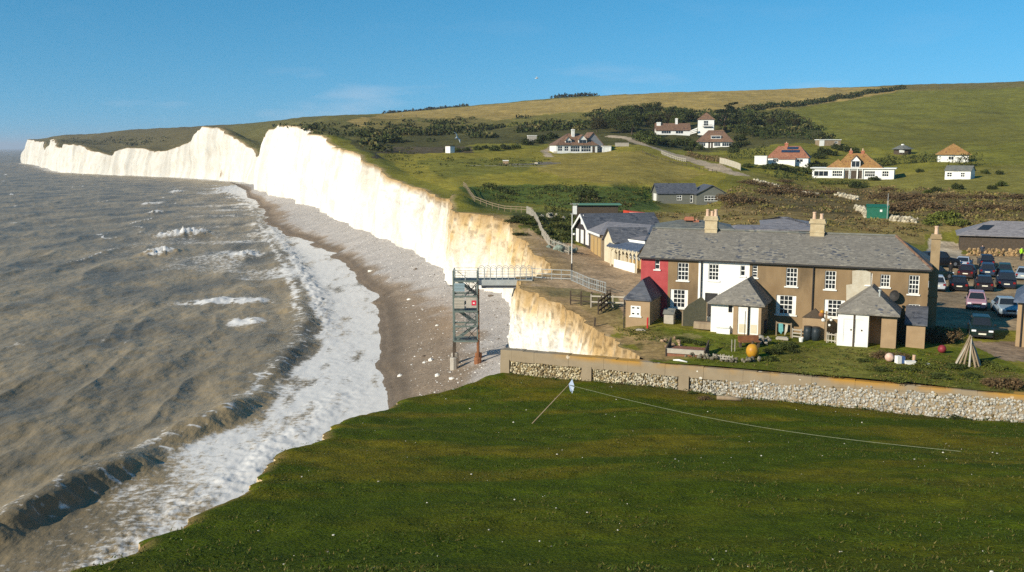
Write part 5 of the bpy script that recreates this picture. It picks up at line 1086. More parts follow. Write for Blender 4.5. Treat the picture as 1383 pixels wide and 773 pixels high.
# ------------------------------------------------------------------ fences
def fence(name, label, pts, post_h=1.0, step=1.2, rails=(.45, .9), m=None, pw=.08, rw=.05, pal=0, cat='fence', ground=None, lean=0, panel=None):
    P = [np.array(p, float) for p in pts]; root = empty(name, P[0], 0, label, cat); o = P[0]; path = []
    for a, b in zip(P[:-1], P[1:]):
        n = max(1, int(round(np.linalg.norm(b[:2] - a[:2]) / step)))
        for i in range(n): path.append(a + (b - a) * i / n)
    path.append(P[-1]); path = [np.array([p[0], p[1], float((ground or land)(p[0], p[1]))]) - o for p in path]; tops = [p + np.array([random.uniform(-lean, lean), random.uniform(-lean, lean), 0]) for p in path]
    for p, t in zip(path, tops): MB().bar(p - np.array([0, 0, .3]), t + np.array([0, 0, post_h]), pw).build('post', m, root)
    if rails:
        r = MB()
        for z in rails:
            for a, b in zip(path[:-1], path[1:]): r.bar(a + np.array([0, 0, z]), b + np.array([0, 0, z]), rw, rw * 1.6)
        r.build('rail', m, root)
    if pal:
        r = MB()
        for a, b in zip(path[:-1], path[1:]):
            n = max(1, int(np.linalg.norm(b - a) / pal))
            for k in range(n): p = a + (b - a) * (k + .5) / n; r.bar(p + np.array([0, 0, .05]), p + np.array([random.uniform(-.05, .05), 0, post_h - .05 + random.uniform(-.08, .08)]), .045)
        r.build('paling', m, root)
    if panel:
        r = MB()
        for a, b in zip(path[:-1], path[1:]): r.slab([a + np.array([0, -.05, .1]), b + np.array([0, -.05, .1]), b + np.array([0, -.05, post_h - .03]), a + np.array([0, -.05, post_h - .03])], d=(0, .04, 0))
        r.build('panel', panel, root)
    return root
fence('path_railing', 'grey metal railing with upright bars from the footbridge along the cliff path', [gnd(719, 98), gnd(745, 97.5), gnd(771, 97)], 1.05, .85, (.15, .55, 1.0), M['galv'], .06, .04, cat='railing')
fence('site_fence', 'temporary wire fence panels curving down beside the dirt forecourt', [gnd(772, 96.5), gnd(795, 92.5), gnd(818, 90)], 1.1, 1.4, (.1, .6, 1.05), M['galv'], .04, .03, pal=.35)
fence('rail_fence', 'grey wooden post and rail fence on the bank above the chalk block', [gnd(770.5, 85.5), gnd(799, 85)], 1.25, .85, (.4, .8), M['wood_dark'], .12, .06)
fence('plank_fence', 'pale post and rail fence between the dirt bank and the first outhouse', [gnd(798, 84.6), gnd(812, 84.2), gnd(843, 83.2)], 1.15, 1.0, (.5, 1.0), M['wood_grey'], .10, .07)
fence('board_fence', 'dark slanted board fence in shade beside the dirt bank', [gnd(808, 82.0), gnd(824, 84.8)], 1.45, .7, (.3, .7, 1.1), M['wood_dark'], .12, .09)
fence('paling_fence', 'weathered grey paling fence curving down to the dirt forecourt', [gnd(711, 153), gnd(724, 140), gnd(733, 128), gnd(742, 120), gnd(768, 115)], 1.15, 1.4, (.3, .9), M['wood_grey'], .08, .04, pal=.28, lean=.08)
fence('field_fence', 'pale timber rail fence running along the top of the green bank', [gnd(626, 196), gnd(641, 172), gnd(657, 168), gnd(690, 160), gnd(719, 152)], 1.0, 2.2, (.55, .92), M['wood'], .09, .05)
fence('lane_fence', 'low grey paling fence along the lane above the brown hedge', [gnd(893, 305), gnd(910, 292), gnd(926, 283)], 1.2, 1.6, (.4, .9), M['wood_grey'], .1, .08, pal=.4)
fence('white_fence', 'white close boarded fence beside the lane below the dark hedge', [gnd(972, 268), gnd(1000, 251)], 1.7, 2.2, None, M['wood_grey'], .12, panel=M['render_pale'])
fence('lane_posts', 'row of short wooden posts along the lower edge of the lane', [gnd(868, 300), gnd(905, 277), gnd(945, 254), gnd(968, 243)], .8, 3.2, (.6,), M['wood_dark'], .12, .06)
# ------------------------------------------------------------------ rubble walls
def rubble(name, label, pts, h=.9, w=.5, r=.28, seed=3, tone=(.42, .37, .27), cat='wall'):
    rr = np.random.default_rng(seed); cs = []; 
    P = [np.array(p) for p in pts]
    for a, b in zip(P[:-1], P[1:]):
        L_ = np.linalg.norm(b - a); n = int(L_ / (r * 1.2)) + 1
        for i in range(n):
            for z in np.arange(r * .4, h, r * 1.2):
                if rr.random() < .12 + .25 * (z > h * .6): continue
                p = a + (b - a) * (i + rr.random()) / n; p = np.array([p[0] + (rr.random() - .5) * w, p[1] + (rr.random() - .5) * w, float(land(p[0], p[1])) + z]); cs.append(p)
    o = np.array(P[0]); cs = np.array(cs) - o; n = len(cs); col = np.array(tone)[None] * (.55 + .8 * rr.random((n, 1)))
    ob = rocks(name, cs, r * (.7 + .7 * rr.random(n)), col, M['flint'], seed=seed); ob.location = o; tag(ob, label, cat); return ob
rubble('stone_wall', 'broken pale rubble wall running down below the solar house', [gnd(1018, 232), gnd(1050, 222), gnd(1080, 212), gnd(1105, 205)], .9, .9, .33, 5)
rubble('stone_wall', 'short pale rubble wall on the rough ground below the long bungalow', [gnd(1130, 212), gnd(1150, 203), gnd(1158, 196)], .8, .9, .33, 6)
rubble('stone_wall', 'rubble wall stepping down to the bright green shed', [gnd(1157, 178), gnd(1168, 170), gnd(1172, 165)], .9, .7, .28, 7)
rubble('stone_wall', 'low pale rubble wall on the bank right of the green shed', [gnd(1203, 158), gnd(1222, 153), gnd(1238, 150)], .8, .6, .25, 8)
rubble('brick_wall', 'low brown wall along the back of the car park', [gnd(1306, 126.5), gnd(1340, 126), gnd(1376, 125.5)], 1.0, .4, .16, 9, (.33, .22, .11))
rubble('debris_heap', 'heap of grey green rubble and pots at the foot of the paling fence', [gnd(744, 119), gnd(758, 117), gnd(772, 116)], .9, 2.2, .34, 10, (.22, .26, .22), cat='rubble heap')
rubble('spoil_heap', 'pale stony spoil heap among the grass above the paling fence', [gnd(738, 146), gnd(756, 144)], .7, 2.4, .3, 11, (.3, .27, .2), cat='heap')
rubble('garden_rubble', 'small heap of broken stone and brick on the garden bank', [gnd(904, 69.5), gnd(912, 70)], .45, 1.2, .14, 12, (.3, .2, .12), cat='heap')
# boulders on the beach
M['chalkrock'] = attr_mat('chalk_rock', nscales=((2., .15),), pos=False)
BG = 'chalk boulders on the shingle'
for i, (px, py, r, c) in enumerate([(582, 487, .42, 1), (572, 482, .3, 0), (500, 367, .5, 1), (552, 405, .35, 1), (590, 440, .3, 1), (615, 441, .3, 1), (498, 398, .3, 0), (520, 398, .28, 0), (562, 364, .35, 0), (591, 508, .33, 1), (610, 512, .25, 1), (540, 508, .3, 1), (663, 400, .4, 0), (689, 402, .3, 1), (692, 421, .35, 1), (690, 438, .35, 1), (655, 388, .3, 0), (690, 455, .4, 1), (640, 395, .25, 1), (573, 490, .25, 1)]):
    z = 2.0
    for _ in range(6): p = Pz(px, py, z); z = float(beach_h(np.array([p[0]]), np.array([p[1]]))[0][0])
    o = rocks('boulder', np.zeros((1, 3)), np.array([r]), np.array([[.78, .74, .66] if c else [.13, .10, .075]]), M['chalkrock'], flat=.7, seed=200 + i); o.location = p
    tag(o, 'rounded white chalk boulder lying on the shingle' if c else 'dark weathered boulder lying on the beach', 'boulder', BG if c else 'dark boulders on the beach')
rs_ = np.random.default_rng(44); n = 5200; dd = np.exp(rs_.uniform(math.log(66), math.log(330), n)); tt = rs_.random(n) ** .8; xw = water_x(dd); xb = np.interp(dd, [40, 100, 112, 130, 145, 160], [1, .6, 3, .5, -3, -11]); xb = np.where(dd > 160, base_x(dd), xb)
xx = xw + (xb - xw) * (.12 + .88 * tt); zz = beach_h(xx, dd)[0]; cc = np.where(rs_.random((n, 1)) < .4, np.array([[.7, .67, .62]]), np.array([[.16, .13, .10]])) * (.7 + .5 * rs_.random((n, 1)))
tag(rocks('beach_stones', np.stack([xx, dd, zz], -1), .04 + .09 * rs_.random(n) ** 4, cc, M['chalkrock'], flat=.6, seed=45), 'small loose white and dark stones over the shingle', kind='stuff')
n = 150; hy = rs_.uniform(17, 68, n); hx = hill_x(hy) + .5 + (np.minimum(wall_x(np.maximum(hy, 40)), hy * .62 + 4) - hill_x(hy) - .5) * rs_.random(n)
tag(rocks('turf_stones', np.stack([hx, hy, hill(hx, hy) + .015], -1), .016 + .035 * rs_.random(n) ** 3, np.array([[.66, .62, .52]]) * (.6 + .5 * rs_.random((n, 1))), M['chalkrock'], flat=.6, seed=46), 'scattered white flints in the turf', kind='stuff')
# ------------------------------------------------------------------ vegetation
def leaves(cen, rad, n_each, size, rng, flat=.8, shell=.5, squash=None):
    """leaf quads scattered through ellipsoid clumps: returns verts (4n,3), and clump index per leaf"""
    cen = np.asarray(cen, float); rad = np.asarray(rad, float)
    if rad.ndim == 1: rad = np.stack([rad, rad, rad * flat], -1)
    idx = np.repeat(np.arange(len(cen)), n_each); n = len(idx)
    d = rng.normal(size=(n, 3)); d /= np.linalg.norm(d, axis=1, keepdims=True)
    r = shell + (1 - shell) * rng.random((n, 1)) ** .6
    p = cen[idx] + d * r * rad[idx] * (1 + .25 * (rng.random((n, 1)) - .5))
    a = rng.normal(size=(n, 3)); a /= np.linalg.norm(a, axis=1, keepdims=True); b = np.cross(a, rng.normal(size=(n, 3))); b /= np.linalg.norm(b, axis=1, keepdims=True)
    s = (np.asarray(size)[idx] if np.ndim(size) else size) * (.6 + .8 * rng.random(n)); a *= s[:, None]; b *= s[:, None] * .7
    return np.stack([p - a, p - b * .8, p + a, p + b * .8], 1).reshape(-1, 3), idx
def leaf_cols(idx, base, rng, var=.35, clump_var=.3):
    nc = idx.max() + 1; cv = 1 + clump_var * (rng.random(nc) * 2 - 1); base = np.asarray(base)
    c = base[idx] if base.ndim == 2 else np.tile(base, (len(idx), 1))
    c = c * cv[idx][:, None] * (1 + var * (rng.random((len(idx), 1)) * 2 - 1)); c[:, 0] *= 1 + .25 * (rng.random(len(idx)) - .4)
    return np.repeat(c, 4, 0)
def leaf_material(name):
    m = attr_mat(name, nscales=((.8, .15),), rough=.8, spec=.1); N, L = nt(m); b = N['Principled BSDF']
    return m
M['leaf'] = leaf_material('foliage'); M['bark'] = mat('bark', (.07, .05, .035), (.11, .08, .055), 4, bump=.02)
def quads(n): return np.arange(n * 4).reshape(-1, 4)
PROTO = {}
def bush_proto(kind, seed, base, n_cl=14, n_leaf=70, size=.085, squat=.62, spread=.75):
    rng = np.random.default_rng(seed)
    ang = rng.random(n_cl) * 6.28; rr = rng.random(n_cl) ** .5 * spread
    cen = np.stack([np.cos(ang) * rr, np.sin(ang) * rr, squat * (.35 + .6 * rng.random(n_cl)) * (1.1 - rr * .6)], -1)
    rad = .30 + .16 * rng.random(n_cl)
    v, idx = leaves(cen, rad, n_leaf, size, rng); v[:, 2] = np.maximum(v[:, 2], -.05)
    o = mesh_np('bush', v, quads(len(idx)), M['leaf'], col=leaf_cols(idx, base, rng)); COL.objects.unlink(o); PROTO[(kind, seed)] = o; return o
DARK = (.042, .052, .015); MIDG = (.060, .075, .018); YELG = (.10, .115, .022); BRAM = (.115, .078, .038); BRWN = (.14, .10, .045); GORS = (.045, .05, .016)
for s in range(3): bush_proto('dark', 10 + s, DARK); bush_proto('mid', 20 + s, MIDG); bush_proto('yel', 30 + s, YELG); bush_proto('bramble', 40 + s, BRAM, squat=.5, size=.06, n_leaf=90)
def bush(kind, pos, r, h=None, label=None, group=None, name='bush', cat='bush', k=0):
    key = [q for q in PROTO if q[0] == kind]; src = PROTO[key[k % len(key)]]; o = src.copy(); o.name = name; COL.objects.link(o)
    o.location = pos; o.scale = (r, r, h or r); o.rotation_euler.z = random.random() * 6.28
    return tag(o, label, cat, group)
def hedge(name, label, pts, w, h, base, seed=1, step=.6, leaf=.22, n=60, cat='hedge', rag=.25):
    rng = np.random.default_rng(seed); cen, rad = [], []
    for a, b in zip(pts[:-1], pts[1:]):
        a = np.array(a, float); b = np.array(b, float); m = max(1, int(np.linalg.norm(b - a) / (w * step)))
        for i in range(m):
            p = a + (b - a) * (i + rng.random()) / m; x, y = p[0] + (rng.random() - .5) * w * .5, p[1] + (rng.random() - .5) * w * .5; g = float(land(x, y)); hh = h * (1 + rag * (rng.random() * 2 - 1))
            cen.append((x, y, g + hh * .45)); rad.append((w * .6, w * .6, hh * .6))
    o = np.array(pts[0]); v, idx = leaves(np.array(cen) - o, np.array(rad), n, leaf, rng, shell=.55)
    ob = mesh_np(name, v, quads(len(idx)), M['leaf'], col=leaf_cols(idx, base, rng)); ob.location = o; return tag(ob, label, cat)
# --- individual trees: crown + trunk
def tree_proto(seed, base, h=7.0, r=3.2, n_cl=26, n_leaf=75, wind=.25):
    rng = np.random.default_rng(seed); root = empty('tree', (0, 0, 0)); t = MB()
    top = (wind * h * .5, 0, h * .62); t.tube([(0, 0, -.6), (wind * h * .15, .05, h * .25), top], [.26, .2, .1], 7)
    cen = []
    for i in range(n_cl):
        a = rng.random() * 6.28; q = rng.random() ** .5; z = h * (.38 + .55 * rng.random()); rr = r * q * (1.15 - .75 * abs((z / h - .55) / .5) ** 1.5)
        cen.append((rr * math.cos(a) + wind * z * .5, rr * math.sin(a), z))
    for c in cen[:7]: t.tube([(wind * h * .18, 0, h * .28), (c[0] * .6 + wind * h * .1, c[1] * .6, c[2] * .8), c], [.12, .07, .03], 5)
    t.build('trunk', M['bark'], root)
    v, idx = leaves(np.array(cen), r * (.30 + .18 * rng.random(n_cl)), n_leaf, .26, rng, flat=.75)
    mesh_np('crown', v, quads(len(idx)), M['leaf'], col=leaf_cols(idx, base, rng), parent=root); return root
TPR = [tree_proto(50 + i, b, h, r) for i, (b, h, r) in enumerate([(DARK, 7, 3.6), (np.array(DARK) * 1.25, 6, 3.4), (MIDG, 5.5, 3.2), ((.05, .045, .018), 6, 3.3)])]
TG = 'dark trees of the wood on the hillside behind the houses'
used = [False] * 4; rt_ = np.random.default_rng(9); cnt = 0
def put_tree(i, pos, s, label, group):
    o = TPR[i] if not used[i] else copy_tree(TPR[i]); used[i] = True
    o.location = pos; o.scale = (s, s, s * random.uniform(.85, 1.15)); o.rotation_euler.z = random.random() * .8 - .4; return tag(o, label, 'tree', group)
poly = [(800, 172), (840, 160), (900, 156), (945, 158), (945, 176), (880, 182), (830, 184), (800, 180)]
tries = 0
while cnt < 34 and tries < 900:
    tries += 1
    px, py = rt_.uniform(800, 945), rt_.uniform(155, 186)
    if not inpoly(np.array([px]), np.array([py]), poly)[0]: continue
    p = hit(px, py); i = int(rt_.choice(4, p=[.45, .3, .1, .15])); put_tree(i, p - np.array([0, 0, .3]), rt_.uniform(.75, 1.15), 'dark rounded tree in the wood behind the houses on the hill', TG); cnt += 1
for k, (px, py, s) in enumerate([(1008, 176, .9), (1022, 174, .8), (1040, 172, .75), (1058, 174, .7), (1000, 184, .8), (1072, 172, .6), (1015, 186, .7), (1034, 184, .7)]):
    put_tree([0, 1, 3][k % 3], hit(px, py) - np.array([0, 0, .5]), s, 'dark bushy tree on the hillside right of the tower house', 'trees right of the tower house')
# the big wind blown conifer behind the tower house
rng = np.random.default_rng(77); g = gnd(976, 416); rt = empty('conifer', g, 0, 'large dark wind blown conifer rising behind the tower house', 'tree')
t = MB(); t.tube([(0, 0, -1), (.8, 0, 4), (2.6, 0, 8.5)], [.5, .4, .15], 8)
cen, rad = [], []
for i in range(30):
    z = rng.uniform(2.0, 9.5); w_ = 5.6 * (1 - ((z - 4.5) / 6.8) ** 2); a = rng.random() * 6.28; q = rng.random() ** .5
    cen.append((w_ * q * math.cos(a) + z * .30, w_ * q * math.sin(a) * .8, z)); rad.append((1.8, 1.5, .75))
cen.append((3.6, 0, 10.8)); rad.append((1.6, .9, .5)); cen.append((5.2, 0, 11.2)); rad.append((1.2, .7, .35)); cen.append((1.6, 0, 10.0)); rad.append((1.5, .9, .6))
for c in cen[::4]: t.tube([(c[0] * .25, 0, c[2] * .7), (c[0] * .7, c[1] * .6, c[2] * .9), c], [.16, .09, .03], 5)
t.build('trunk', M['bark'], rt); v, idx = leaves(np.array(cen), np.array(rad), 130, .26, rng, shell=.4)
mesh_np('crown', v, quads(len(idx)), M['leaf'], col=leaf_cols(idx, (.022, .032, .013), rng), parent=rt)
# --- hedges
hedge('field_hedge', 'long dark hedge climbing between the tan field and the green field', [gnd(1000, 520), gnd(1060, 560), gnd(1110, 610), gnd(1165, 665), gnd(1222, 720)], 3.6, 2.8, DARK, 2, .5, .5, 40)
hedge('rounded_hedge', 'rounded dark green hedge below the wood left of the white flat shed', [gnd(1026, 372), gnd(1050, 368), gnd(1075, 362), gnd(1098, 356)], 4.5, 3.6, (.035, .05, .014), 3, .45, .3, 80)
hedge('dark_hedge', 'dark hedge between the brown roofed house and the solar house', [gnd(985, 300), gnd(1000, 296), gnd(1018, 290), gnd(1036, 286)], 4.0, 3.2, DARK, 4, .45, .26, 80)
hedge('dark_hedge', 'broad dark hedge in front of the pyramid roofed house running left to the pavilion', [gnd(1180, 272), gnd(1205, 276), gnd(1235, 274), gnd(1262, 268)], 3.4, 2.6, DARK, 5, .45, .26, 80)
hedge('dark_hedge', 'dark clipped hedge hiding the right side of the pyramid roofed house', [gnd(1284, 252), gnd(1298, 252), gnd(1318, 256)], 2.8, 3.0, (.04, .045, .014), 6, .45, .22, 80)
hedge('mixed_hedge', 'mid green hedge in front of the long verandah bungalow', [gnd(1105, 240), gnd(1128, 238), gnd(1150, 238), gnd(1172, 238)], 2.2, .9, MIDG, 7, .45, .2, 60)
hedge('bramble_hedge', 'straggling brown hedge along the bank above the lane', [gnd(928, 310), gnd(945, 300), gnd(965, 288), gnd(985, 276)], 2.6, 1.5, BRWN, 8, .45, .2, 60)
hedge('dark_hedge', 'dark hedge sloping down in front of the solar house', [gnd(1036, 246), gnd(1056, 244), gnd(1080, 243), gnd(1098, 244)], 3.6, 2.6, (.04, .052, .016), 9, .45, .24, 80)
hedge('skyline_hedge', 'thin dark line of trees on the skyline above the tan field', [gnd(520, 1050), gnd(560, 1030), gnd(600, 1010), gnd(632, 990)], 7, 3.2, (.04, .042, .02), 10, .25, 1.1, 26)
hedge('skyline_hedge', 'short dark clump of trees on the skyline right of the thin tree line', [gnd(748, 925), gnd(775, 920), gnd(803, 918)], 7, 3.6, (.04, .042, .02), 11, .25, 1.1, 30)
hedge('bank_hedge', 'low dark scrub along the foot of the green field bank', [gnd(655, 205), gnd(680, 200), gnd(700, 198)], 1.8, 1.0, DARK, 12, .5, .18, 60)
hedge('bank_hedge', 'dark hedge curving across the green bank left of the grey bungalow', [gnd(735, 205), gnd(755, 202), gnd(775, 198), gnd(792, 193)], 2.6, 1.5, DARK, 13, .5, .2, 60)
hedge('long_hedge', 'brown hedge beside the dark shed with the green roof', [gnd(790, 158), gnd(812, 160), gnd(835, 160), gnd(848, 160)], 3.0, 2.0, (.065, .05, .022), 14, .45, .18, 90)
hedge('long_hedge', 'clipped dark hedge in the grass right of the pale field fence', [gnd(737, 156), gnd(748, 155), gnd(761, 154)], 1.6, 1.5, (.05, .055, .018), 15, .5, .15, 80)
# --- single bushes
BL = [('dark', 1048, 228, 2.6, 1.9, 'dark bush in the hedge line below the solar house', 'bushes below the solar house'), ('dark', 1066, 232, 2.6, 1.8, 0, 0), ('mid', 1082, 232, 2.4, 1.6, 0, 0), ('dark', 1096, 228, 2.8, 2.2, 0, 0), ('dark', 1106, 226, 2.6, 2.2, 0, 0), ('mid', 1036, 228, 2.2, 1.5, 0, 0), ('mid', 1012, 226, 2.4, 1.3, 0, 0),
      ('dark', 1098, 236, 2.2, 1.5, 0, 0), ('mid', 1108, 240, 2.2, 1.4, 0, 0)]
lb = gr_ = None
for k, (kd, px, py, r, h, l_, g_) in enumerate(BL):
    if l_: lb, gr_ = l_, g_
    bush(kd, hit(px, py), r, h, lb, gr_, k=k)
for k, (px, py, r) in enumerate([(862, 190, 3.0), (871, 192, 3.2), (880, 195, 3.4), (888, 194, 3.0), (866, 184, 2.6), (876, 185, 2.8)]): bush('mid', hit(px, py), r, r * 1.15, 'rounded green bush beside the top of the lane', 'green bushes beside the top of the lane', k=k)
for k, (px, py, r) in enumerate([(905, 198, 2.6), (915, 196, 3.0), (926, 194, 2.8), (936, 199, 2.6), (898, 194, 2.2), (945, 202, 2.0), (930, 204, 2.2)]): bush(['dark', 'mid'][k % 2], hit(px, py), r, r * 1.1, 'shrub in front of the low bungalow above the lane', 'shrubs in front of the low bungalow', k=k)
for k, (px, py, r) in enumerate([(995, 200, 2.6), (1006, 197, 2.2), (990, 206, 2.0), (1000, 190, 2.6)]): bush('dark', hit(px, py), r, r * 1.2, 'dark bush beside the brown hipped roof house', 'dark bushes beside the hipped roof house', k=k)
for k, (px, py, r) in enumerate([(1130, 202, 2.4), (1140, 204, 2.4), (1150, 206, 2.4), (1112, 208, 2.6), (1122, 210, 2.4), (1105, 214, 2.4)]): bush('dark', hit(px, py), r, r * .95, 'dark bush between the flat shed and the long bungalow', 'dark bushes above the long bungalow', k=k)
for k, (px, py, r, kd) in enumerate([(1292, 256, 1.4, 'dark'), (1265, 259, 1.2, 'dark'), (1243, 233, 1.1, 'dark'), (1352, 252, 1.3, 'mid'), (1340, 256, 1.1, 'dark'), (1253, 262, 1.0, 'mid'), (1330, 235, 1.2, 'mid'), (1350, 236, 1.2, 'dark')]): bush(kd, hit(px, py), r, r * 1.15, 'small round bush alone in the field around the white cabin', 'small bushes around the white cabin', k=k)
bush('dark', hit(1180, 244), 1.8, 1.4, 'dark round bush at the right end of the long bungalow hedge', k=1); bush('dark', hit(1160, 254), 2.4, 1.9, 'dark rounded bush below the long bungalow above the green shed', k=2)
bush('dark', hit(796, 268), 2.2, 2.0, 'dark bush above the green flat roof of the long shed', k=0); bush('dark', hit(786, 276), 1.8, 1.5, 'dark low bush left of the long shed', k=2)
BR_L = 'brown leafless bramble thicket on the rough slope behind the terrace'
for k, (px, py, r, h) in enumerate([(1040, 262, 3.4, 1.8), (1058, 258, 4.0, 2.4), (1075, 262, 3.6, 2.0), (1092, 266, 3.4, 1.6), (985, 270, 3.0, 2.0), (1000, 276, 3.4, 2.0), (1016, 274, 3.0, 1.7), (1030, 252, 3.0, 1.5), (1010, 248, 2.6, 1.3), (1120, 262, 3.0, 1.3), (1060, 246, 2.6, 1.0)]): bush('bramble', hit(px, py), r, h, BR_L, 'bramble thickets on the slope behind the terrace', k=k)
for k, (px, py, r, h) in enumerate([(1210, 285, 3.4, 2.6), (1226, 284, 3.4, 2.4), (1245, 280, 3.2, 2.2), (1262, 282, 3.0, 1.8), (1215, 270, 3.0, 1.8), (1190, 268, 3.0, 1.7), (1240, 268, 3.0, 1.6), (1275, 290, 2.2, 1.4), (1300, 286, 2.6, 1.2), (1330, 282, 3.0, 1.2), (1360, 284, 3.0, 1.2), (1280, 268, 3.0, 1.2), (1330, 268, 3.0, 1.2), (1372, 268, 3.0, 1.3), (1200, 257, 2.6, 1.0)]): bush('bramble', hit(px, py), r, h, 'dark brown thicket on the slope right of the green shed', 'brown thickets right of the green shed', k=k)
for k, (px, py, r) in enumerate([(1268, 298, 2.0), (1280, 296, 2.2), (1256, 304, 1.6), (1292, 304, 1.8)]): bush('yel', hit(px, py), r, r * .8, 'yellow green gorse bush left of the long dark building', 'gorse bushes beside the dark building', k=k)
for k, (px, py, r) in enumerate([(604, 206, 1.6), (618, 205, 1.6), (630, 204, 1.4), (645, 203, 1.6), (655, 201, 1.4), (668, 204, 2.0), (682, 202, 2.0), (696, 201, 1.8)]): bush(['dark', 'mid'][k % 2], hit(px, py), r, r * 1.1, 'dark shrub in the row below the small field sheds', 'row of shrubs below the field sheds', k=k)
for k, (px, py, r) in enumerate([(712, 196, 2.4), (727, 194, 2.0), (735, 190, 2.4), (745, 188, 2.6)]): bush('dark', hit(px, py), r, r * 1.2, 'dark shrub around the grey hut beside the two dormer house', 'dark shrubs around the grey hut', k=k)
for k, (px, py, r, h) in enumerate([(700, 298, 1.5, .8), (712, 303, 1.4, .7), (690, 300, 1.2, .6), (735, 316, 1.5, .6), (760, 308, 1.4, .6), (722, 296, 1.3, .6), (750, 298, 1.3, .6), (768, 318, 1.3, .6), (705, 318, 1.2, .5)]): bush(['dark', 'mid'][k % 2], hit(px, py), r, h, 'low green scrub on the bank above the paling fence', 'low scrub above the paling fence', k=k)
# garden and yard bushes
bush('bramble', hit(1262, 462), 1.6, 1.5, 'big dark twiggy bush at the corner of the terrace', k=0); bush('bramble', hit(1275, 458), 1.5, 1.4, 'dark twiggy bush right of the terrace behind the red ball', k=1)
bush('bramble', hit(1194, 484), .95, .7, 'brown twiggy bush at the foot of the third outhouse', k=2); bush('bramble', hit(1214, 484), .8, .6, 'brown shrub behind the white trough in the garden', k=1)
bush('bramble', hit(1362, 524), 1.3, .95, 'brown bramble bush by the sea wall at the right edge', k=0); bush('bramble', hit(1342, 520), .9, .5, 'low brown bramble clump by the sea wall left of the bigger bush', k=2)
for k, (px, py, r, h) in enumerate([(1044, 478, .75, .5), (1056, 472, .8, .55), (1065, 468, .7, .5), (1040, 487, .6, .4), (1072, 476, .55, .35)]): bush(['dark', 'mid'][k % 2], hit(px, py), r, h, 'low dark green shrub on the garden bank behind the orange buoy', 'shrubs on the garden bank behind the buoy', k=k)
for k, (px, py, r, h) in enumerate([(930, 462, .7, .3), (944, 465, .6, .3), (918, 458, .5, .22)]): bush('mid', hit(px, py), r, h, 'low weed clump on the bank above the timber cold frame', 'weed clumps above the cold frame', k=k)
for k, (px, py, r, h) in enumerate([(1225, 500, .8, .25), (1250, 495, .9, .3), (1290, 497, .9, .3), (1330, 492, .8, .3), (1345, 498, .8, .35), (1190, 500, .7, .2), (1270, 510, .9, .25), (1215, 515, .8, .2), (1165, 488, .6, .2), (1310, 508, .8, .25)]): bush(['mid', 'yel', 'mid'][k % 3], hit(px, py), r, h, 'low tangled green weeds in the rough garden by the stick tripod', 'weeds in the rough garden', k=k)
def hill_pt(px, py):
    z = 8.0
    for _ in range(12): p = Pz(px, py, z); z = .5 * z + .5 * float(hill(p[0], p[1]))
    return np.array([p[0], p[1], float(hill(p[0], p[1]))])
bush('dark', hill_pt(1295, 566), .75, .30, 'flat dark green weed at the foot of the white flint wall', k=0); bush('bramble', hill_pt(952, 540), .5, .35, 'small brown weed at the foot of the wall beside the log', k=1); bush('mid', hill_pt(935, 532), .35, .2, 'small green weed at the foot of the flint wall pilaster', k=2)
# --- masses: scrub belts and rough grass
def scrub(name, label, polys, base, n, rmin, rmax, leaf, n_leaf, seed, hfac=.6, wfac=1.3, thr=.0, ns=30):
    rng = np.random.default_rng(seed); cen, rad, cc = [], [], []; t = 0
    for poly, cnt in polys:
        xs = [p[0] for p in poly]; ys = [p[1] for p in poly]; px = rng.uniform(min(xs), max(xs), cnt * 4); py = rng.uniform(min(ys), max(ys), cnt * 4)
        ok = inpoly(px, py, poly); px, py = px[ok][:cnt], py[ok][:cnt]
        for a, b in zip(px, py):
            p = hit(a, b)
            if thr and fbm(p[0] / ns, p[1] / ns, seed, 3) < thr: continue
            r = rng.uniform(rmin, rmax) * (p[1] / 400) ** .5; cen.append((p[0], p[1], p[2] + r * hfac * .3)); rad.append((r * wfac, r * wfac, r * hfac)); cc.append(np.asarray(base[int(rng.integers(len(base)))]))
    v, idx = leaves(np.array(cen), np.array(rad), n_leaf, leaf * (np.array(rad)[:, 0] ** .5), rng, shell=.5)
    o = mesh_np(name, v, quads(len(idx)), M['leaf'], col=leaf_cols(idx, np.array(cc), rng, clump_var=.2)); return tag(o, label, kind='stuff')
scrub('scrub', 'dark gorse scrub in bands across the hillside', [([(700, 176), (740, 165), (790, 158), (850, 152), (850, 172), (800, 184), (740, 192), (710, 190)], 270), ([(585, 168), (640, 164), (700, 160), (740, 160), (735, 168), (660, 171), (600, 173)], 110), ([(530, 181), (600, 175), (660, 173), (720, 170), (720, 176), (640, 180), (560, 184)], 150), ([(495, 199), (560, 191), (640, 184), (720, 178), (720, 186), (640, 191), (560, 198), (510, 205)], 190), ([(470, 182), (530, 178), (560, 180), (520, 186), (480, 187)], 40), ([(490, 192), (560, 186), (570, 189), (500, 197)], 40),
       ([(940, 160), (1000, 152), (1060, 152), (1110, 178), (1120, 190), (1060, 190), (1000, 180)], 260), ([(800, 150), (940, 150), (1000, 158), (990, 166), (800, 164)], 110)], [DARK, DARK, GORS, MIDG, (.095, .088, .03)], 0, 1.4, 3.4, .34, 46, 5, thr=.44)
scrub('rough_grass', 'tufted brown and olive rough grass on the slope behind the terrace', [([(960, 282), (1180, 290), (1260, 300), (1300, 300), (1383, 296), (1383, 262), (1180, 252), (1000, 250), (960, 268)], 520), ([(860, 290), (1000, 284), (1180, 296), (1250, 306), (1240, 318), (880, 300)], 170), ([(1290, 300), (1383, 296), (1383, 310), (1300, 312)], 120)], [(.15, .11, .05), (.20, .145, .06), (.15, .13, .04), (.12, .11, .03), (.10, .075, .035)], 0, .7, 1.9, .18, 26, 6, hfac=.3)
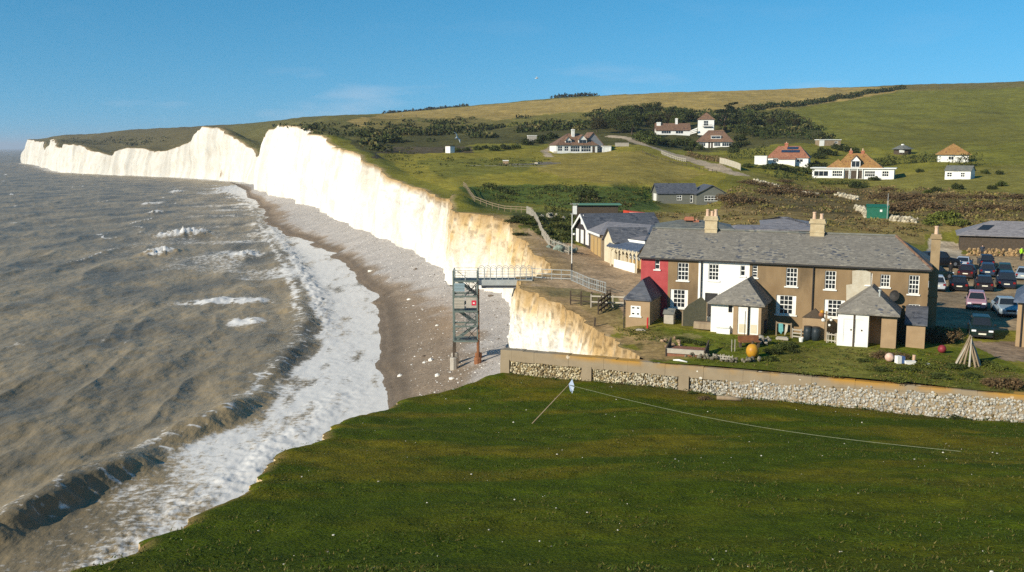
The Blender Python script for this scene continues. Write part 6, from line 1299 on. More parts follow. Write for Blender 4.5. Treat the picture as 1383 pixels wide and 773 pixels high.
scrub('field_tussocks', 'low tussocks on the field banks', [([(640, 252), (880, 254), (890, 276), (800, 280), (660, 272)], 260), ([(560, 212), (740, 214), (740, 224), (600, 226)], 60), ([(700, 292), (780, 290), (775, 330), (735, 325)], 120), ([(500, 200), (560, 200), (600, 240), (560, 236)], 50)], [DARK, MIDG, (.09, .09, .02)], 0, .6, 1.5, .18, 22, 7, hfac=.3)
scrub('hill_tussocks', 'specks of gorse on the far downland', [([(480, 168), (640, 158), (640, 166), (480, 182)], 40), ([(360, 170), (480, 166), (480, 190), (400, 178)], 40), ([(60, 190), (150, 186), (240, 186), (200, 200), (120, 196)], 60)], [DARK, GORS], 0, 1.2, 2.6, .4, 16, 8, hfac=.5)
scrub('garden_tufts', 'rough grass tufts over the garden and yard edges', [([(890, 470), (1000, 452), (1130, 462), (1240, 474), (1383, 500), (1383, 530), (1150, 515), (960, 492)], 420), ([(830, 442), (890, 446), (900, 462), (860, 460)], 90), ([(1170, 482), (1340, 488), (1383, 505), (1383, 528), (1180, 512)], 260)], [MIDG, GARD * .8, (.12, .10, .03)], 0, .35, .8, .10, 16, 9, hfac=.22)
# turf tufts on the near slope and weeds along the wall foot
rng = np.random.default_rng(31); n = 9000; ty = 18 + 50 * rng.random(n) ** 1.3; tx = hill_x(ty) + .2 + (np.minimum(wall_x(np.maximum(ty, 40)) - .3, ty * .6 + 4) - hill_x(ty) - .2) * rng.random(n)
k_ = fbm(tx / 3, ty / 3, 201) > .47; tx, ty = tx[k_], ty[k_]
tz = hill(tx, ty); nb_ = 5; n = len(tx); bx_ = np.repeat(tx, nb_) + rng.normal(0, .07, n * nb_); by_ = np.repeat(ty, nb_) + rng.normal(0, .07, n * nb_); bz_ = np.repeat(tz, nb_); hh = .03 + .05 * rng.random(n * nb_); w_ = .014 + .012 * rng.random(n * nb_); ln = rng.normal(0, .05, (n * nb_, 2)); an = rng.random(n * nb_) * 3.14
v = np.stack([np.stack([bx_ - w_ * np.cos(an), by_ - w_ * np.sin(an), bz_ - .01], -1), np.stack([bx_ + w_ * np.cos(an), by_ + w_ * np.sin(an), bz_ - .01], -1), np.stack([bx_ + ln[:, 0], by_ + ln[:, 1], bz_ + hh], -1)], 1).reshape(-1, 3)
cc = np.where(rng.random((n * nb_, 1)) < .3, np.array([[.12, .10, .03]]), np.array([[.05, .075, .012]])) * (.7 + .6 * rng.random((n * nb_, 1)))
tag(mesh_np('turf_grass', v, np.arange(len(v)).reshape(-1, 3), M['leaf'], col=np.repeat(cc, 3, 0)), 'short grass blades over the near turf slope', kind='stuff')
cen, rad = [], []
for x in np.arange(.6, 50, .16):
    if rng.random() < .45: continue
    p = WA + WD * x; q = np.array([p[0] + WD[1] * rng.uniform(.05, .5), p[1] - WD[0] * rng.uniform(.05, .45)]); cen.append((q[0], q[1], float(hill(q[0], q[1])) + .03)); s = rng.uniform(.08, .22); rad.append((s * 1.4, s, s * .9))
v, idx = leaves(np.array(cen), np.array(rad), 26, .045, rng); tag(mesh_np('wall_weeds', v, quads(len(idx)), M['leaf'], col=leaf_cols(idx, (.05, .075, .014), rng)), 'weedy grass growing along the foot of the flint wall', kind='stuff')
# ------------------------------------------------------------------ cars
M['tyre'] = mat('tyre', (.012, .012, .012), rough=.85); M['rim'] = mat('rim', (.45, .46, .48), (.38, .38, .4), 9, rough=.35, metal=.7); M['lamp'] = mat('headlamp', (.75, .77, .8), rough=.1, spec=.8); M['tail'] = mat('tail_lamp', (.20, .012, .012), rough=.2); M['plate'] = mat('number_plate', (.75, .72, .6), (.68, .66, .55), 9); M['trim'] = mat('black_trim', (.015, .015, .016), rough=.5)
def paint(name, c, metal=.3): return mat(name, c, [x * 1.06 for x in c], 6, rough=.35, metal=metal * .4, spec=.4)
def make_car(kind):
    """nose towards -y"""
    L, Wd, Hb, Hr = {'hatch': (3.9, 1.68, .88, 1.46), 'saloon': (4.5, 1.74, .86, 1.40), 'coupe': (4.2, 1.72, .82, 1.28), 'suv': (4.5, 1.82, 1.05, 1.74)}[kind]
    root = empty('parked_car', (0, 0, 0)); hw = Wd / 2
    yr = {'hatch': (-.95, -.35, 1.35, 1.9), 'saloon': (-.85, -.25, 1.0, 1.65), 'coupe': (-.7, 0.0, .75, 1.75), 'suv': (-.95, -.5, 1.85, 2.2)}[kind]   # windscreen foot, roof front, roof rear, rear window foot
    st = []
    for t in np.linspace(0, 1, 15):
        y = -L / 2 + L * t; e = min(t, 1 - t) * L; rnd = min(1, e / .35); w = hw * (.86 + .14 * rnd ** .5)
        if y < yr[0]: top = Hb - .17 * (1 - (y + L / 2) / (yr[0] + L / 2)) ** 1.2 - (.16 if t == 0 else 0)
        elif y > yr[3]: top = Hb - (.14 if t == 1 else 0)
        else: top = Hb + .02
        bot = .30 if t in (0, 1) else .22
        st.append((y, w, bot, top))
    vs = []
    for y, w, bt, tp in st: vs += [(-w * .9, y, bt), (-w, y, bt + .18), (-w * 1.0, y, (bt + tp) / 2 + .06), (-w * .95, y, tp - .05), (-w * .86, y, tp), (w * .86, y, tp), (w * .95, y, tp - .05), (w, y, (bt + tp) / 2 + .06), (w, y, bt + .18), (w * .9, y, bt)]
    n = len(st); b = MB(); b.add(vs, [(i * 10 + k, i * 10 + (k + 1) % 10, (i + 1) * 10 + (k + 1) % 10, (i + 1) * 10 + k) for i in range(n - 1) for k in range(10)] + [tuple(range(9, -1, -1)), tuple((n - 1) * 10 + k for k in range(10))])
    cw, rw = hw * .90, hw * .70; zb = Hb - .01
    cab = [(-cw, yr[0], zb), (cw, yr[0], zb), (cw, yr[3], zb), (-cw, yr[3], zb), (-rw, yr[1], Hr - .04), (rw, yr[1], Hr - .04), (rw, yr[2], Hr - .05), (-rw, yr[2], Hr - .05), (-rw * .85, yr[1] + .15, Hr), (rw * .85, yr[1] + .15, Hr), (rw * .85, yr[2] - .12, Hr), (-rw * .85, yr[2] - .12, Hr)]
    b.add(cab, [(0, 1, 5, 4), (1, 2, 6, 5), (2, 3, 7, 6), (3, 0, 4, 7), (4, 5, 9, 8), (5, 6, 10, 9), (6, 7, 11, 10), (7, 4, 8, 11), (8, 9, 10, 11)])
    body = b.build('body', None or M['trim'], root, smooth=False)
    def pane(name, a, b_, c, d, ins=.12):
        P = [Vector(x) for x in (a, b_, c, d)]; ce = sum(P, Vector()) / 4; P = [p + (ce - p) * ins for p in P]; nn = (P[1] - P[0]).cross(P[3] - P[0]).normalized()
        if nn.dot(ce - Vector((0, .3, 1.0))) < 0: nn = -nn
        MB().slab([p + nn * .012 for p in P], d=-nn * .008).build(name, M['glass'], root)
    pane('windscreen', cab[0], cab[1], cab[5], cab[4]); pane('rear_window', cab[2], cab[3], cab[7], cab[6])
    pane('side_window', cab[1], cab[2], cab[6], cab[5], .13); pane('side_window', cab[3], cab[0], cab[4], cab[7], .13)
    for sx in (-1, 1):
        for y in (-L / 2 + .75, L / 2 - .75):
            w = MB(); w.lathe([(.20, -.10), (.30, -.10), (.32, -.06), (.32, .06), (.30, .10), (.20, .10)], (0, 0, 0), 16); wo = w.build('wheel', M['tyre'], root); wo.rotation_euler = (0, math.pi / 2, 0); wo.location = (sx * (hw - .09), y, .32)
            MB().lathe([(.20, -.104), (.205, .104)], (0, 0, 0), 12).build('rim', M['rim'], wo)
        MB().box(min(sx * hw * .50, sx * hw * .88), max(sx * hw * .50, sx * hw * .88), -L / 2 - .02, -L / 2 + .10, .56, .70).build('headlight', M['lamp'], root, bevel=.02)
        MB().box(min(sx * hw * .62, sx * hw * .88), max(sx * hw * .62, sx * hw * .88), L / 2 - .08, L / 2 + .015, .60, .80).build('tail_light', M['tail'], root, bevel=.015)
        MB().box(min(sx * hw, sx * (hw + .16)), max(sx * hw, sx * (hw + .16)), yr[0] + .25, yr[0] + .37, Hb - .02, Hb + .12).build('mirror', M['trim'], root, bevel=.02)
    MB().box(-hw * .42, hw * .42, -L / 2 - .012, -L / 2 + .06, .50, .64).build('grille', M['trim'], root)
    MB().box(-.26, .26, -L / 2 - .03, -L / 2 - .014, .36, .47).build('number_plate', M['plate'], root); MB().box(-.26, .26, L / 2 + .004, L / 2 + .02, .52, .63).build('number_plate', M['plate'], root)
    MB().box(-hw * .9, hw * .9, -L / 2 + .02, L / 2 - .02, .18, .30).build('underbody', M['trim'], root)
    return root
CARS = {k: make_car(k) for k in ('hatch', 'saloon', 'coupe', 'suv')}; cused = set()
def place_car(kind, px, py, rz, col, label, metal=.3):
    r = CARS[kind]; first = kind not in cused; cused.add(kind)
    o = r if first else copy_tree(r); p = hit(px, py); o.location = (p[0], p[1], p[2] + .02); o.rotation_euler.z = math.radians(rz); tag(o, label, 'car', 'cars in the car park beside the terrace')
    for c in o.children:
        if c.name.split('.')[0] == 'body':
            if not first: c.data = c.data.copy()
            c.data.materials[0] = paint('car_paint', col, metal)
    # share meshes of other parts
    return o
NAVY, BLK, GRN = (.012, .018, .035), (.010, .010, .012), (.012, .028, .024)
place_car('suv', 1268, 360, 100, BLK, 'black off road car half hidden behind the end chimney of the terrace', .1)
place_car('coupe', 1301, 361, 150, (.42, .46, .52), 'silver coupe with red tail lamps in the back row of the car park', .5)
place_car('hatch', 1331, 360, 160, NAVY, 'navy hatchback showing a red tail lamp beside the silver coupe')
place_car('hatch', 1262, 377, 110, GRN, 'dark green car showing past the corner of the terrace')
place_car('saloon', 1306, 374, 150, (.035, .012, .012), 'maroon saloon in the middle row of the car park')
place_car('hatch', 1333, 372, 155, (.02, .04, .08), 'dark blue hatchback right of the maroon saloon')
place_car('hatch', 1356, 372, 155, (.018, .06, .065), 'dark teal hatchback at the right of the middle row')
place_car('saloon', 1383, 377, 150, (.30, .36, .42), 'pale blue car cut by the right edge of the photo', .5)
place_car('hatch', 1264, 391, 160, (.45, .48, .52), 'silver hatchback beside the corner of the terrace', .5)
place_car('saloon', 1294, 391, 158, BLK, 'black saloon in the front row next to the silver hatchback', .1)
place_car('hatch', 1328, 391, 158, (.02, .018, .022), 'black hatchback in the middle of the front row', .1)
place_car('suv', 1358, 388, 156, NAVY, 'dark navy tall car at the right end of the front row')
place_car('hatch', 1318, 416, -24, (.42, .24, .28), 'pinkish silver hatchback facing the camera in the car park lane', .4)
place_car('saloon', 1358, 424, -16, (.30, .36, .40), 'pale silver blue saloon facing the camera beside the stone cottage', .5)
place_car('hatch', 1324, 453, -22, (.010, .022, .018), 'dark green car facing the camera in the shadow of the terrace', .2)
# ------------------------------------------------------------------ people
def person(px, py, label, coat, legs, pose='stand', hair=(.04, .03, .02), rz=0, h=1.72, d=None, hi=False):
    p = gnd(px, d) if d else hit(px, py); k = h / 1.72; st = .24 if pose == 'walk' else .09
    J = [((0, 0, .95), .15), ((0, 0, 1.2), .155), ((0, 0, 1.42), .15), ((0, 0, 1.52), .06), ((0, -.01, 1.62), .095), ((0, 0, 1.70), .07),
         ((-.10, 0, .88), .10), ((-.11, -st if pose == 'walk' else 0, .48), .07), ((-.11, -st * 1.1 if pose == 'walk' else .02, .08), .05), ((-.12, (-st * 1.1 if pose == 'walk' else .02) - .16, .03), .04),
         ((.10, 0, .88), .10), ((.11, st * .5 if pose == 'walk' else 0, .48), .07), ((.12, st * 1.5 if pose == 'walk' else .02, .08), .05), ((.12, (st * 1.5 if pose == 'walk' else .02) - .16, .03), .04),
         ((-.20, 0, 1.40), .07), ((-.27, .05, 1.14), .052), ((-.27, -.08, .90), .042), ((-.27, -.11, .80), .035), ((.20, 0, 1.40), .07), ((.27, .0, 1.14), .052), ((.27, -.1, .90), .042), ((.27, -.13, .80), .035)]
    E = [(0, 1), (1, 2), (2, 3), (3, 4), (4, 5), (0, 6), (6, 7), (7, 8), (8, 9), (0, 10), (10, 11), (11, 12), (12, 13), (2, 14), (14, 15), (15, 16), (16, 17), (2, 18), (18, 19), (19, 20), (20, 21)]
    me = bpy.data.meshes.new('person'); me.from_pydata([tuple(c * k for c in j) for j, _ in J], E, []); o = bpy.data.objects.new('person', me); COL.objects.link(o)
    sk = o.modifiers.new('Skin', 'SKIN'); sv = me.skin_vertices[0].data
    for i, (_, r) in enumerate(J): sv[i].radius = (r * k, r * k)
    sv[0].use_root = True; o.modifiers.new('Sub', 'SUBSURF').levels = 1
    dg = bpy.context.evaluated_depsgraph_get(); m2 = bpy.data.meshes.new_from_object(o.evaluated_get(dg)); o.modifiers.clear(); o.data = m2
    m2.materials.clear()
    for m in (mat('skin', (.45, .28, .20)), mat('coat', coat, [c * .8 for c in coat], 8), mat('trousers', legs), mat('shoes', (.02, .018, .016))): m2.materials.append(m)
    for f in m2.polygons:
        z = f.center.z / k; hand = abs(f.center.x) > .22 * k and z < .86
        f.material_index = 0 if (z > 1.5 or hand) else (3 if z < .09 else (2 if z < .93 and abs(f.center.x) < .22 * k else 1)); f.use_smooth = True
    MB().lathe([(.02, .115), (.07, .10), (.098, .05), (.10, -.01), (.09, -.05)], (0, .018 * k, 1.645 * k), 10).build('hair', mat('hair', hair), o, smooth=True)
    o.location = p; o.rotation_euler.z = rz; tag(o, label, 'person'); return o
person(1379, 352, 'person in a bright yellow green jacket standing by the low wall of the car park', (.42, .75, .03), (.02, .02, .03), rz=.4)
person(1326, 349, 'person in a dark coat standing by the wall behind the parked cars', (.03, .04, .06), (.02, .02, .02), rz=-.3)
person(1283, 375, 'person in black walking between the rows of parked cars', (.02, .018, .018), (.02, .018, .016), 'walk', rz=1.9)
person(562, 0, 'dark clothed person walking alone on the distant tan field', (.03, .025, .03), (.02, .02, .02), 'walk', rz=1.5, d=560)
person(544, 0, 'light clothed person standing on the distant field left of the dark walker', (.6, .55, .5), (.2, .2, .2), rz=1.5, d=560)
# ------------------------------------------------------------------ gulls
def gull(px, py, d, label, span=1.2, roll=.5, rz=0):
    r = MB(); n = 7
    b = []
    for t in np.linspace(0, 1, n): b.append((-.28 + .56 * t, .075 * math.sin(math.pi * min(.97, max(.05, t))) ** .7))
    vs = [(x, q * math.cos(a), q * math.sin(a)) for x, q in b for a in np.linspace(0, 6.28, 8, endpoint=False)]
    r.add(vs, [(i * 8 + k, i * 8 + (k + 1) % 8, (i + 1) * 8 + (k + 1) % 8, (i + 1) * 8 + k) for i in range(n - 1) for k in range(8)])
    r.add([(-.28, -.04, 0), (-.28, .04, 0), (-.42, .07, .005), (-.42, -.07, .005), (-.28, 0, .02)], [(0, 1, 2, 3), (0, 4, 1)])
    o = r.build('gull', M['white'], None, smooth=True); o.location = W(px, py, d); o.rotation_euler = (roll, -.2, rz)
    for s in (-1, 1):
        w_ = MB(); A, B_, C_ = span * .12, span * .28, span * .5
        w_.slab([(.12, s * .05, .03), (.16, s * A * 1.8, .12), (.10, s * B_ * 1.2, .16), (-.10, s * C_, .10), (-.12, s * C_ * .96, .10), (-.05, s * B_, .15), (-.08, s * .05, .03)], d=(0, 0, -.015)); w_.build('wing', M['galv'], o)
    MB().bar((.27, 0, 0), (.36, 0, -.015), .03).build('beak', M['ochre'], o); tag(o, label, 'gull'); return o
gull(617, 186, 90, 'white gull flying low in front of the scrub covered hillside', 1.1, 1.1, 1.2); gull(725, 106, 160, 'tiny white gull high in the blue sky above the hill', 1.2, .25, .1)
# ------------------------------------------------------------------ pole with sign, lamp, mast
p = gnd(772, 97); rt = empty('lamp_post', p, 0, 'tall thin pale lamp post at the end of the cliff path railing', 'lamp post')
MB().tube([(0, 0, -.4), (0, 0, 6.6)], [.06, .035], 8).build('pole', M['white'], rt); MB().tube([(0, 0, 0), (0, 0, 1.7)], .075, 8).build('base', M['black'], rt); MB().bar((-.2, 0, 6.6), (.15, 0, 6.68), .05).build('arm', M['galv'], rt); MB().lathe([(.02, -.12), (.14, -.05), (.15, .05), (.05, .12)], (.22, 0, 4.6), 8).build('lamp', M['white'], rt)
p = gnd(773, 139); rt = empty('sign_post', p, 0, 'dark post carrying a white sign board left of the long shed', 'sign'); zt = float(W(773, 279, 139)[2] - p[2])
MB().bar((0, 0, -.4), (0, 0, zt + .3), .16).bar((.62, 0, -.4), (.62, 0, zt + .3), .16).build('post', M['wood_dark'], rt); MB().box(.02, .62, -.14, -.09, zt - 1.1, zt + .1).build('board', M['white'], rt)
MB().box(-.35, .9, -.2, .15, zt + .3, zt + .38).build('cap', M['wood_grey'], rt)
p = gnd(1198, 162); rt = empty('mast', p, 0, 'thin grey pole standing beside the bright green shed', 'pole'); MB().tube([(0, 0, -.3), (0, 0, 4.2)], [.05, .03], 6).build('pole', M['galv'], rt); MB().box(-.09, .09, -.1, .1, 2.2, 3.0).build('box', M['wood_grey'], rt)
# ------------------------------------------------------------------ marker stake with rag, and the rope
b0 = hill_pt(719, 572); t0 = W(768, 520, b0[1] + .6); rt = empty('leaning_stake', b0, 0, 'thin leaning stake with a pale blue rag tied at its top on the turf', 'stake')
v = t0 - b0; MB().tube([tuple(-v * .05), tuple(v * .5), tuple(v)], [.03, .026, .02], 6).build('stake', M['wood'], rt)
M['rag'] = mat('pale_blue_cloth', (.45, .55, .75), (.6, .68, .82), 6); rg = MB()
for s_, (a, b, c) in enumerate([((0, 0, .02), (.32, -.05, -.12), (.20, .04, -.52)), ((0, 0, .02), (.20, .08, .32), (.32, .0, -.05)), ((0, 0, .0), (.10, -.04, -.38), (.30, .03, -.30))]):
    q = [Vector(v) + Vector(x) for x in (a, b, c)]; rg.slab(q, d=(.0, .012, .0))
rg.build('rag', M['rag'], rt)
q0 = t0; qN = hill_pt(1297, 613); R_ = MB(); pts = []
for t in np.linspace(0, 1, 40):
    p = q0 + (qN - q0) * t; g = float(hill(p[0], p[1])) + .03; z = max(g, q0[2] + (qN[2] + .05 - q0[2]) * t - .5 * math.sin(math.pi * t)); pts.append((p[0] - q0[0], p[1] - q0[1], z - q0[2]))
R_.tube(pts, .010, 5); ro_ = R_.build('rope', mat('pale_rope', (.26, .27, .17), (.16, .18, .11), 9)); ro_.location = q0; tag(ro_, 'long pale rope lying from the leaning stake across the turf', 'rope')
lp = hill_pt(984, 541); lg = MB(); lg.tube([(-.75, 0, .12), (0, .05, .14), (.8, -.02, .12)], [.13, .16, .12], 8); lo = lg.build('log', M['wood'], smooth=True); lo.location = lp; lo.rotation_euler.z = -.3; tag(lo, 'short brown log lying in the grass at the foot of the flint wall', 'log')
# ------------------------------------------------------------------ garden things
def at(px, py): return hit(px, py)
p = at(1016, 484); rt = empty('orange_buoy', p, 0, 'round orange yellow marker buoy propped in the garden', 'buoy'); M['buoy'] = mat('orange_buoy', (.52, .27, .02), (.42, .19, .02), 3, rough=.45)
def ball(mb, r, c=(0, 0, 0), n=14, sq=1.0): return mb.lathe([(max(.004, r * math.sin(math.pi * i / n)), -r * sq * math.cos(math.pi * i / n)) for i in range(n + 1)], c, 18)
ball(MB(), .44, (0, 0, .50), sq=1.15).build('float', M['buoy'], rt, smooth=True); MB().lathe([(.09, 0), (.07, .16), (.10, .18), (.02, .2)], (0, 0, .98), 8).build('cap', M['wood_dark'], rt)
p = at(1005, 466); rt = empty('white_buoy', p, 0, 'small white float hanging on a dark rope from a leaning pole', 'buoy'); ball(MB(), .22, (0, 0, .32)).build('float', M['white'], rt, smooth=True); MB().tube([(0, 0, .54), (.05, .15, 1.5), (.1, .3, 2.4)], .025, 5).build('rope', M['wood_dark'], rt)
p = at(1013, 470); rt = empty('timber_seat', p, .1, 'low reddish timber bench frame behind the orange buoy', 'bench'); MB().box(-.75, .75, 0, .45, .38, .46).build('seat', M['rust'], rt); MB().box(-.75, .75, .42, .5, .46, .8).build('backrest', M['rust'], rt)
for x in (-.65, .65): MB().box(x - .06, x + .06, .05, .4, -.1, .377).build('leg', M['wood_dark'], rt)
rubble('stone_heap', 'heap of grey stones beside the orange buoy', [gnd(1026, 70.3), gnd(1036, 69.5)], .55, .7, .13, 14, (.3, .27, .22), cat='heap')
p = at(988, 475); rt = empty('cricket_stumps', p, 0, 'two short pale upright stakes on the lawn left of the orange buoy', 'stakes')
for x in (0, .22): MB().bar((x, 0, -.1), (x, 0, .85), .045).build('stake', M['wood_grey'], rt)
# timber cold frame / planter
p = at(925, 482); rt = empty('planter', p, T_ANG + .05, 'rough timber sided earth bed of red soil on the garden bank', 'planter'); M['redsoil'] = mat('red_soil', (.26, .11, .06), (.19, .085, .05), 4, bump=.04)
MB().box(-1.25, 1.25, .1, 1.5, -.2, .42).build('soil', M['redsoil'], rt); MB().box(-1.35, 1.35, -.04, .09, .18, .50).build('front_board', M['wood_grey'], rt); MB().box(-1.35, 1.35, -.02, .085, -.2, .14).build('lower_board', M['redsoil'], rt)
for x in (-1.36, 1.3): MB().add([(x, -.1, -.1), (x + .09, -.1, -.1), (x + .09, 1.7, -.1), (x, 1.7, -.1), (x, -.1, .48), (x + .09, -.1, .48), (x + .09, 1.7, .95), (x, 1.7, .95)], [(0, 3, 2, 1), (4, 5, 6, 7), (0, 1, 5, 4), (1, 2, 6, 5), (2, 3, 7, 6), (3, 0, 4, 7)]).build('side_board', M['wood_dark'], rt)
p = at(917, 489); rt = MB(); rt.tube([(-.35, .25, .06), (0, .02, .1), (.5, -.35, .05)], [.05, .08, .05], 6); o = rt.build('driftwood', M['white'], smooth=True); o.location = p; tag(o, 'bleached white branch lying below the timber earth bed', 'driftwood')
fence('picket_fence', 'tiny broken pale picket fence on the edge of the garden above the sea wall', [gnd(963, 65.5), gnd(976, 65.2), gnd(989, 64.9)], .42, .5, (.12, .3), M['wood_grey'], .05, .035, pal=.11)
# sheds and clutter along the foot of the terrace
def yard(px, back): s = tl(px, 430, -back)[0]; w_ = tworld(s, -back, 0); return np.array([w_[0], w_[1], float(land(w_[0], w_[1]))])
p = yard(903, 2.2); rt = empty('bird_table', p, T_ANG, 'small grey timber hutch with pitched roof in the shade left of the leaning hatch', 'hutch'); MB().box(-.38, .38, 0, .6, .0, .75).build('box', M['wood_grey'], rt); MB().slab([(-.46, -.1, .78), (.46, -.1, .78), (.46, .35, 1.15), (-.46, .35, 1.15)], .05).slab([(-.46, .7, .78), (-.46, .35, 1.15), (.46, .35, 1.15), (.46, .7, .78)][::-1], .05).build('roof', M['slate_green'], rt)
p = yard(938, 1.9); rt = empty('arched_screen', p, T_ANG + .35, 'dark arched timber screen standing beside the terrace drainpipe', 'screen'); sc_ = [(-.9, 0, 0), (.9, 0, 0), (.9, 0, 1.9), (.5, 0, 2.35), (0, 0, 2.0), (-.5, 0, 1.7), (-.9, 0, 1.2)]; MB().slab(sc_, d=(0, .06, 0)).build('panel', mat('dark_board', (.06, .06, .04), (.09, .085, .055), 4), rt)
for x in (-.93, .93): MB().bar((x, .03, -.1), (x, .03, 1.9 if x > 0 else 1.25), .08).build('post', M['wood'], rt)
p = yard(955, 2.6); rt = empty('rowing_boat', p, T_ANG, 'upturned grey brown dinghy leaning against the white wall', 'boat'); bt = MB(); vs_ = []
for t in np.linspace(0, 1, 9): h = .42 * math.sin(math.pi * (.12 + .76 * t)) ** .8; x = -1.0 + 2.0 * t; vs_ += [(x, -h, .1), (x, -h * .75, .48), (x, 0, .62), (x, h * .75, .48), (x, h, .1)]
bt.add(vs_, [(i * 5 + k, i * 5 + k + 1, (i + 1) * 5 + k + 1, (i + 1) * 5 + k) for i in range(8) for k in range(4)] + [(0, 1, 2, 3, 4), (44, 43, 42, 41, 40)]); bt.build('hull', M['wood'], rt); MB().bar((-1.0, 0, .64), (1.0, 0, .64), .05, .07).build('keel', M['wood_dark'], rt)
for x in (-.5, .5): MB().bar((x, -.3, -.1), (x, .3, .12), .08).build('trestle', M['wood_dark'], rt)
p = yard(978, 3.55); rt = MB().box(-.55, .45, 0, .4, 0, .5).slab([(-.65, -.08, .5), (.4, -.08, .5), (.4, .42, .62), (-.65, .42, .62)], .05); o = rt.build('low_box', M['white']); o.location = p; o.rotation_euler.z = T_ANG; tag(o, 'low white storage box with dark lid edge against the white outhouse', 'box')
def butt(px, back, label):
    p = yard(px, back); rt = empty('water_butt', p, 0, label, 'water butt', 'dark water butts by the terrace'); MB().lathe([(.28, -.1), (.33, .35), (.33, .6), (.29, .95)], (0, 0, 0), 14).build('barrel', mat('blue_black_plastic', (.02, .028, .033), rough=.5), rt, smooth=True); MB().lathe([(.31, .952), (.30, 1.0), (.05, 1.03)], (0, 0, 0), 14).build('lid', M['black'], rt)
butt(1092, 2.3, 'left one of the two dark barrels before the low render wall'); butt(1103, 2.4, 'right one of the two dark barrels before the low render wall'); butt(1031, 1.6, 'dark barrel standing in shade right of the two white privy doors')
p0, p1 = yard(1084, 2.0), yard(1114, 2.0); rt = empty('garden_wall', p0, T_ANG, 'low brown rendered screen wall with dark pointed top behind the barrels', 'wall'); ln = float(np.linalg.norm(p1[:2] - p0[:2])); MB().box(0, ln, 0, .18, -.2, 1.55).build('wall', M['render_tan'], rt); MB().slab([(-.05, -.03, 1.56), (ln * .55, -.03, 2.3), (ln + .05, -.03, 1.56)], d=(0, .25, 0)).build('gable', M['wood_dark'], rt)
fence('garden_rail', 'dark timber rail with hanging washing in the shade of the terrace', [yard(1049, 2.2), yard(1069, 2.2)], 1.1, 1.0, (1.0,), M['wood'], .08, .06)
p = yard(1055, 2.25); o = MB().slab([(-.16, -.08, 1.0), (.16, -.08, 1.0), (.20, -.10, .45), (.05, -.08, .2), (-.14, -.10, .4)], d=(0, .02, 0)).build('teal_cloth', mat('teal_cloth', (.10, .30, .30), (.14, .36, .36), 5)); o.location = p; o.rotation_euler.z = T_ANG; tag(o, 'teal garment hanging from the garden rail', 'garment')
p = yard(1063, 2.25); o = MB().slab([(-.10, -.08, 1.0), (.10, -.08, 1.0), (.06, -.10, .5), (-.10, -.08, .15), (-.14, -.10, .2)], d=(0, .02, 0)).build('white_cloth', M['render_pale']); o.location = p; o.rotation_euler.z = T_ANG; tag(o, 'pale cloth hanging from the garden rail', 'cloth')
fence('garden_fence', 'weathered garden fence panel left of the screen wall with barrels', [yard(1071, 2.3), yard(1083, 2.3)], .75, .6, (.15, .4, .65), M['wood_grey'], .07, .06)
fence('garden_fence', 'weathered garden gate and fence left of the white boarded outhouse', [yard(1118, 3.0), yard(1131, 3.2)], .8, .5, (.2, .65), M['wood_grey'], .07, .05, pal=.18)
p = yard(1116, 2.4); rt = empty('trellis_post', p, T_ANG, 'dark trellis post hung with orange and white floats by the screen wall', 'post'); MB().bar((0, 0, -.1), (0, 0, 2.2), .14).build('post', M['wood'], rt)
for x, z, r, m in [(-.35, 1.95, .2, M['rust']), (-.2, 1.55, .14, M['white']), (.35, 1.6, .1, M['white']), (.25, 1.2, .09, M['white']), (-.3, 2.15, .15, M['buoy'])]: ball(MB(), r, (x, -.1, z), 8).build('float', m, rt, smooth=True)
MB().bar((-.5, -.05, 2.1), (.5, -.05, 1.9), .06).build('crossbar', M['wood_dark'], rt)
p = at(1082, 462); o = MB().lathe([(.14, 0), (.18, .3), (.15, .3), (.12, .04)], (0, 0, 0), 10).build('flower_pot', M['white']); o.location = p; tag(o, 'small white flower pot at the edge of the lawn', 'pot')
p = at(1056, 460); o = MB().box(-.45, .45, 0, .3, 0, .18).box(-.38, .38, .04, .26, .182, .24).build('trough', M['concrete'], bevel=.02); o.location = p; o.rotation_euler.z = T_ANG; tag(o, 'pale stone trough at the edge of the lawn below the washing', 'trough')
p = at(874, 443); o = MB().tube([(0, 0, 0), (0, 0, .75), (.02, .05, .8)], .07, 8).build('red_post', mat('red_paint', (.5, .03, .03))); o.location = p + np.array([0, -.2, 0]); tag(o, 'short red post against the first outhouse', 'post')
p = at(866, 447); o = MB().box(-.4, .4, -.12, .12, 0, .08).box(-.3, .3, -.08, .08, .082, .12).build('step_slab', M['concrete']); o.location = p; o.rotation_euler.z = T_ANG; tag(o, 'pale stone slab in the grass before the first outhouse', 'slab')
p = at(803, 441); rt = empty('bollard', p, 0, 'short dark timber stump on the dirt left of the first outhouse', 'stump'); MB().bar((0, 0, -.1), (.05, 0, .7), .13).build('stump', M['wood_dark'], rt)
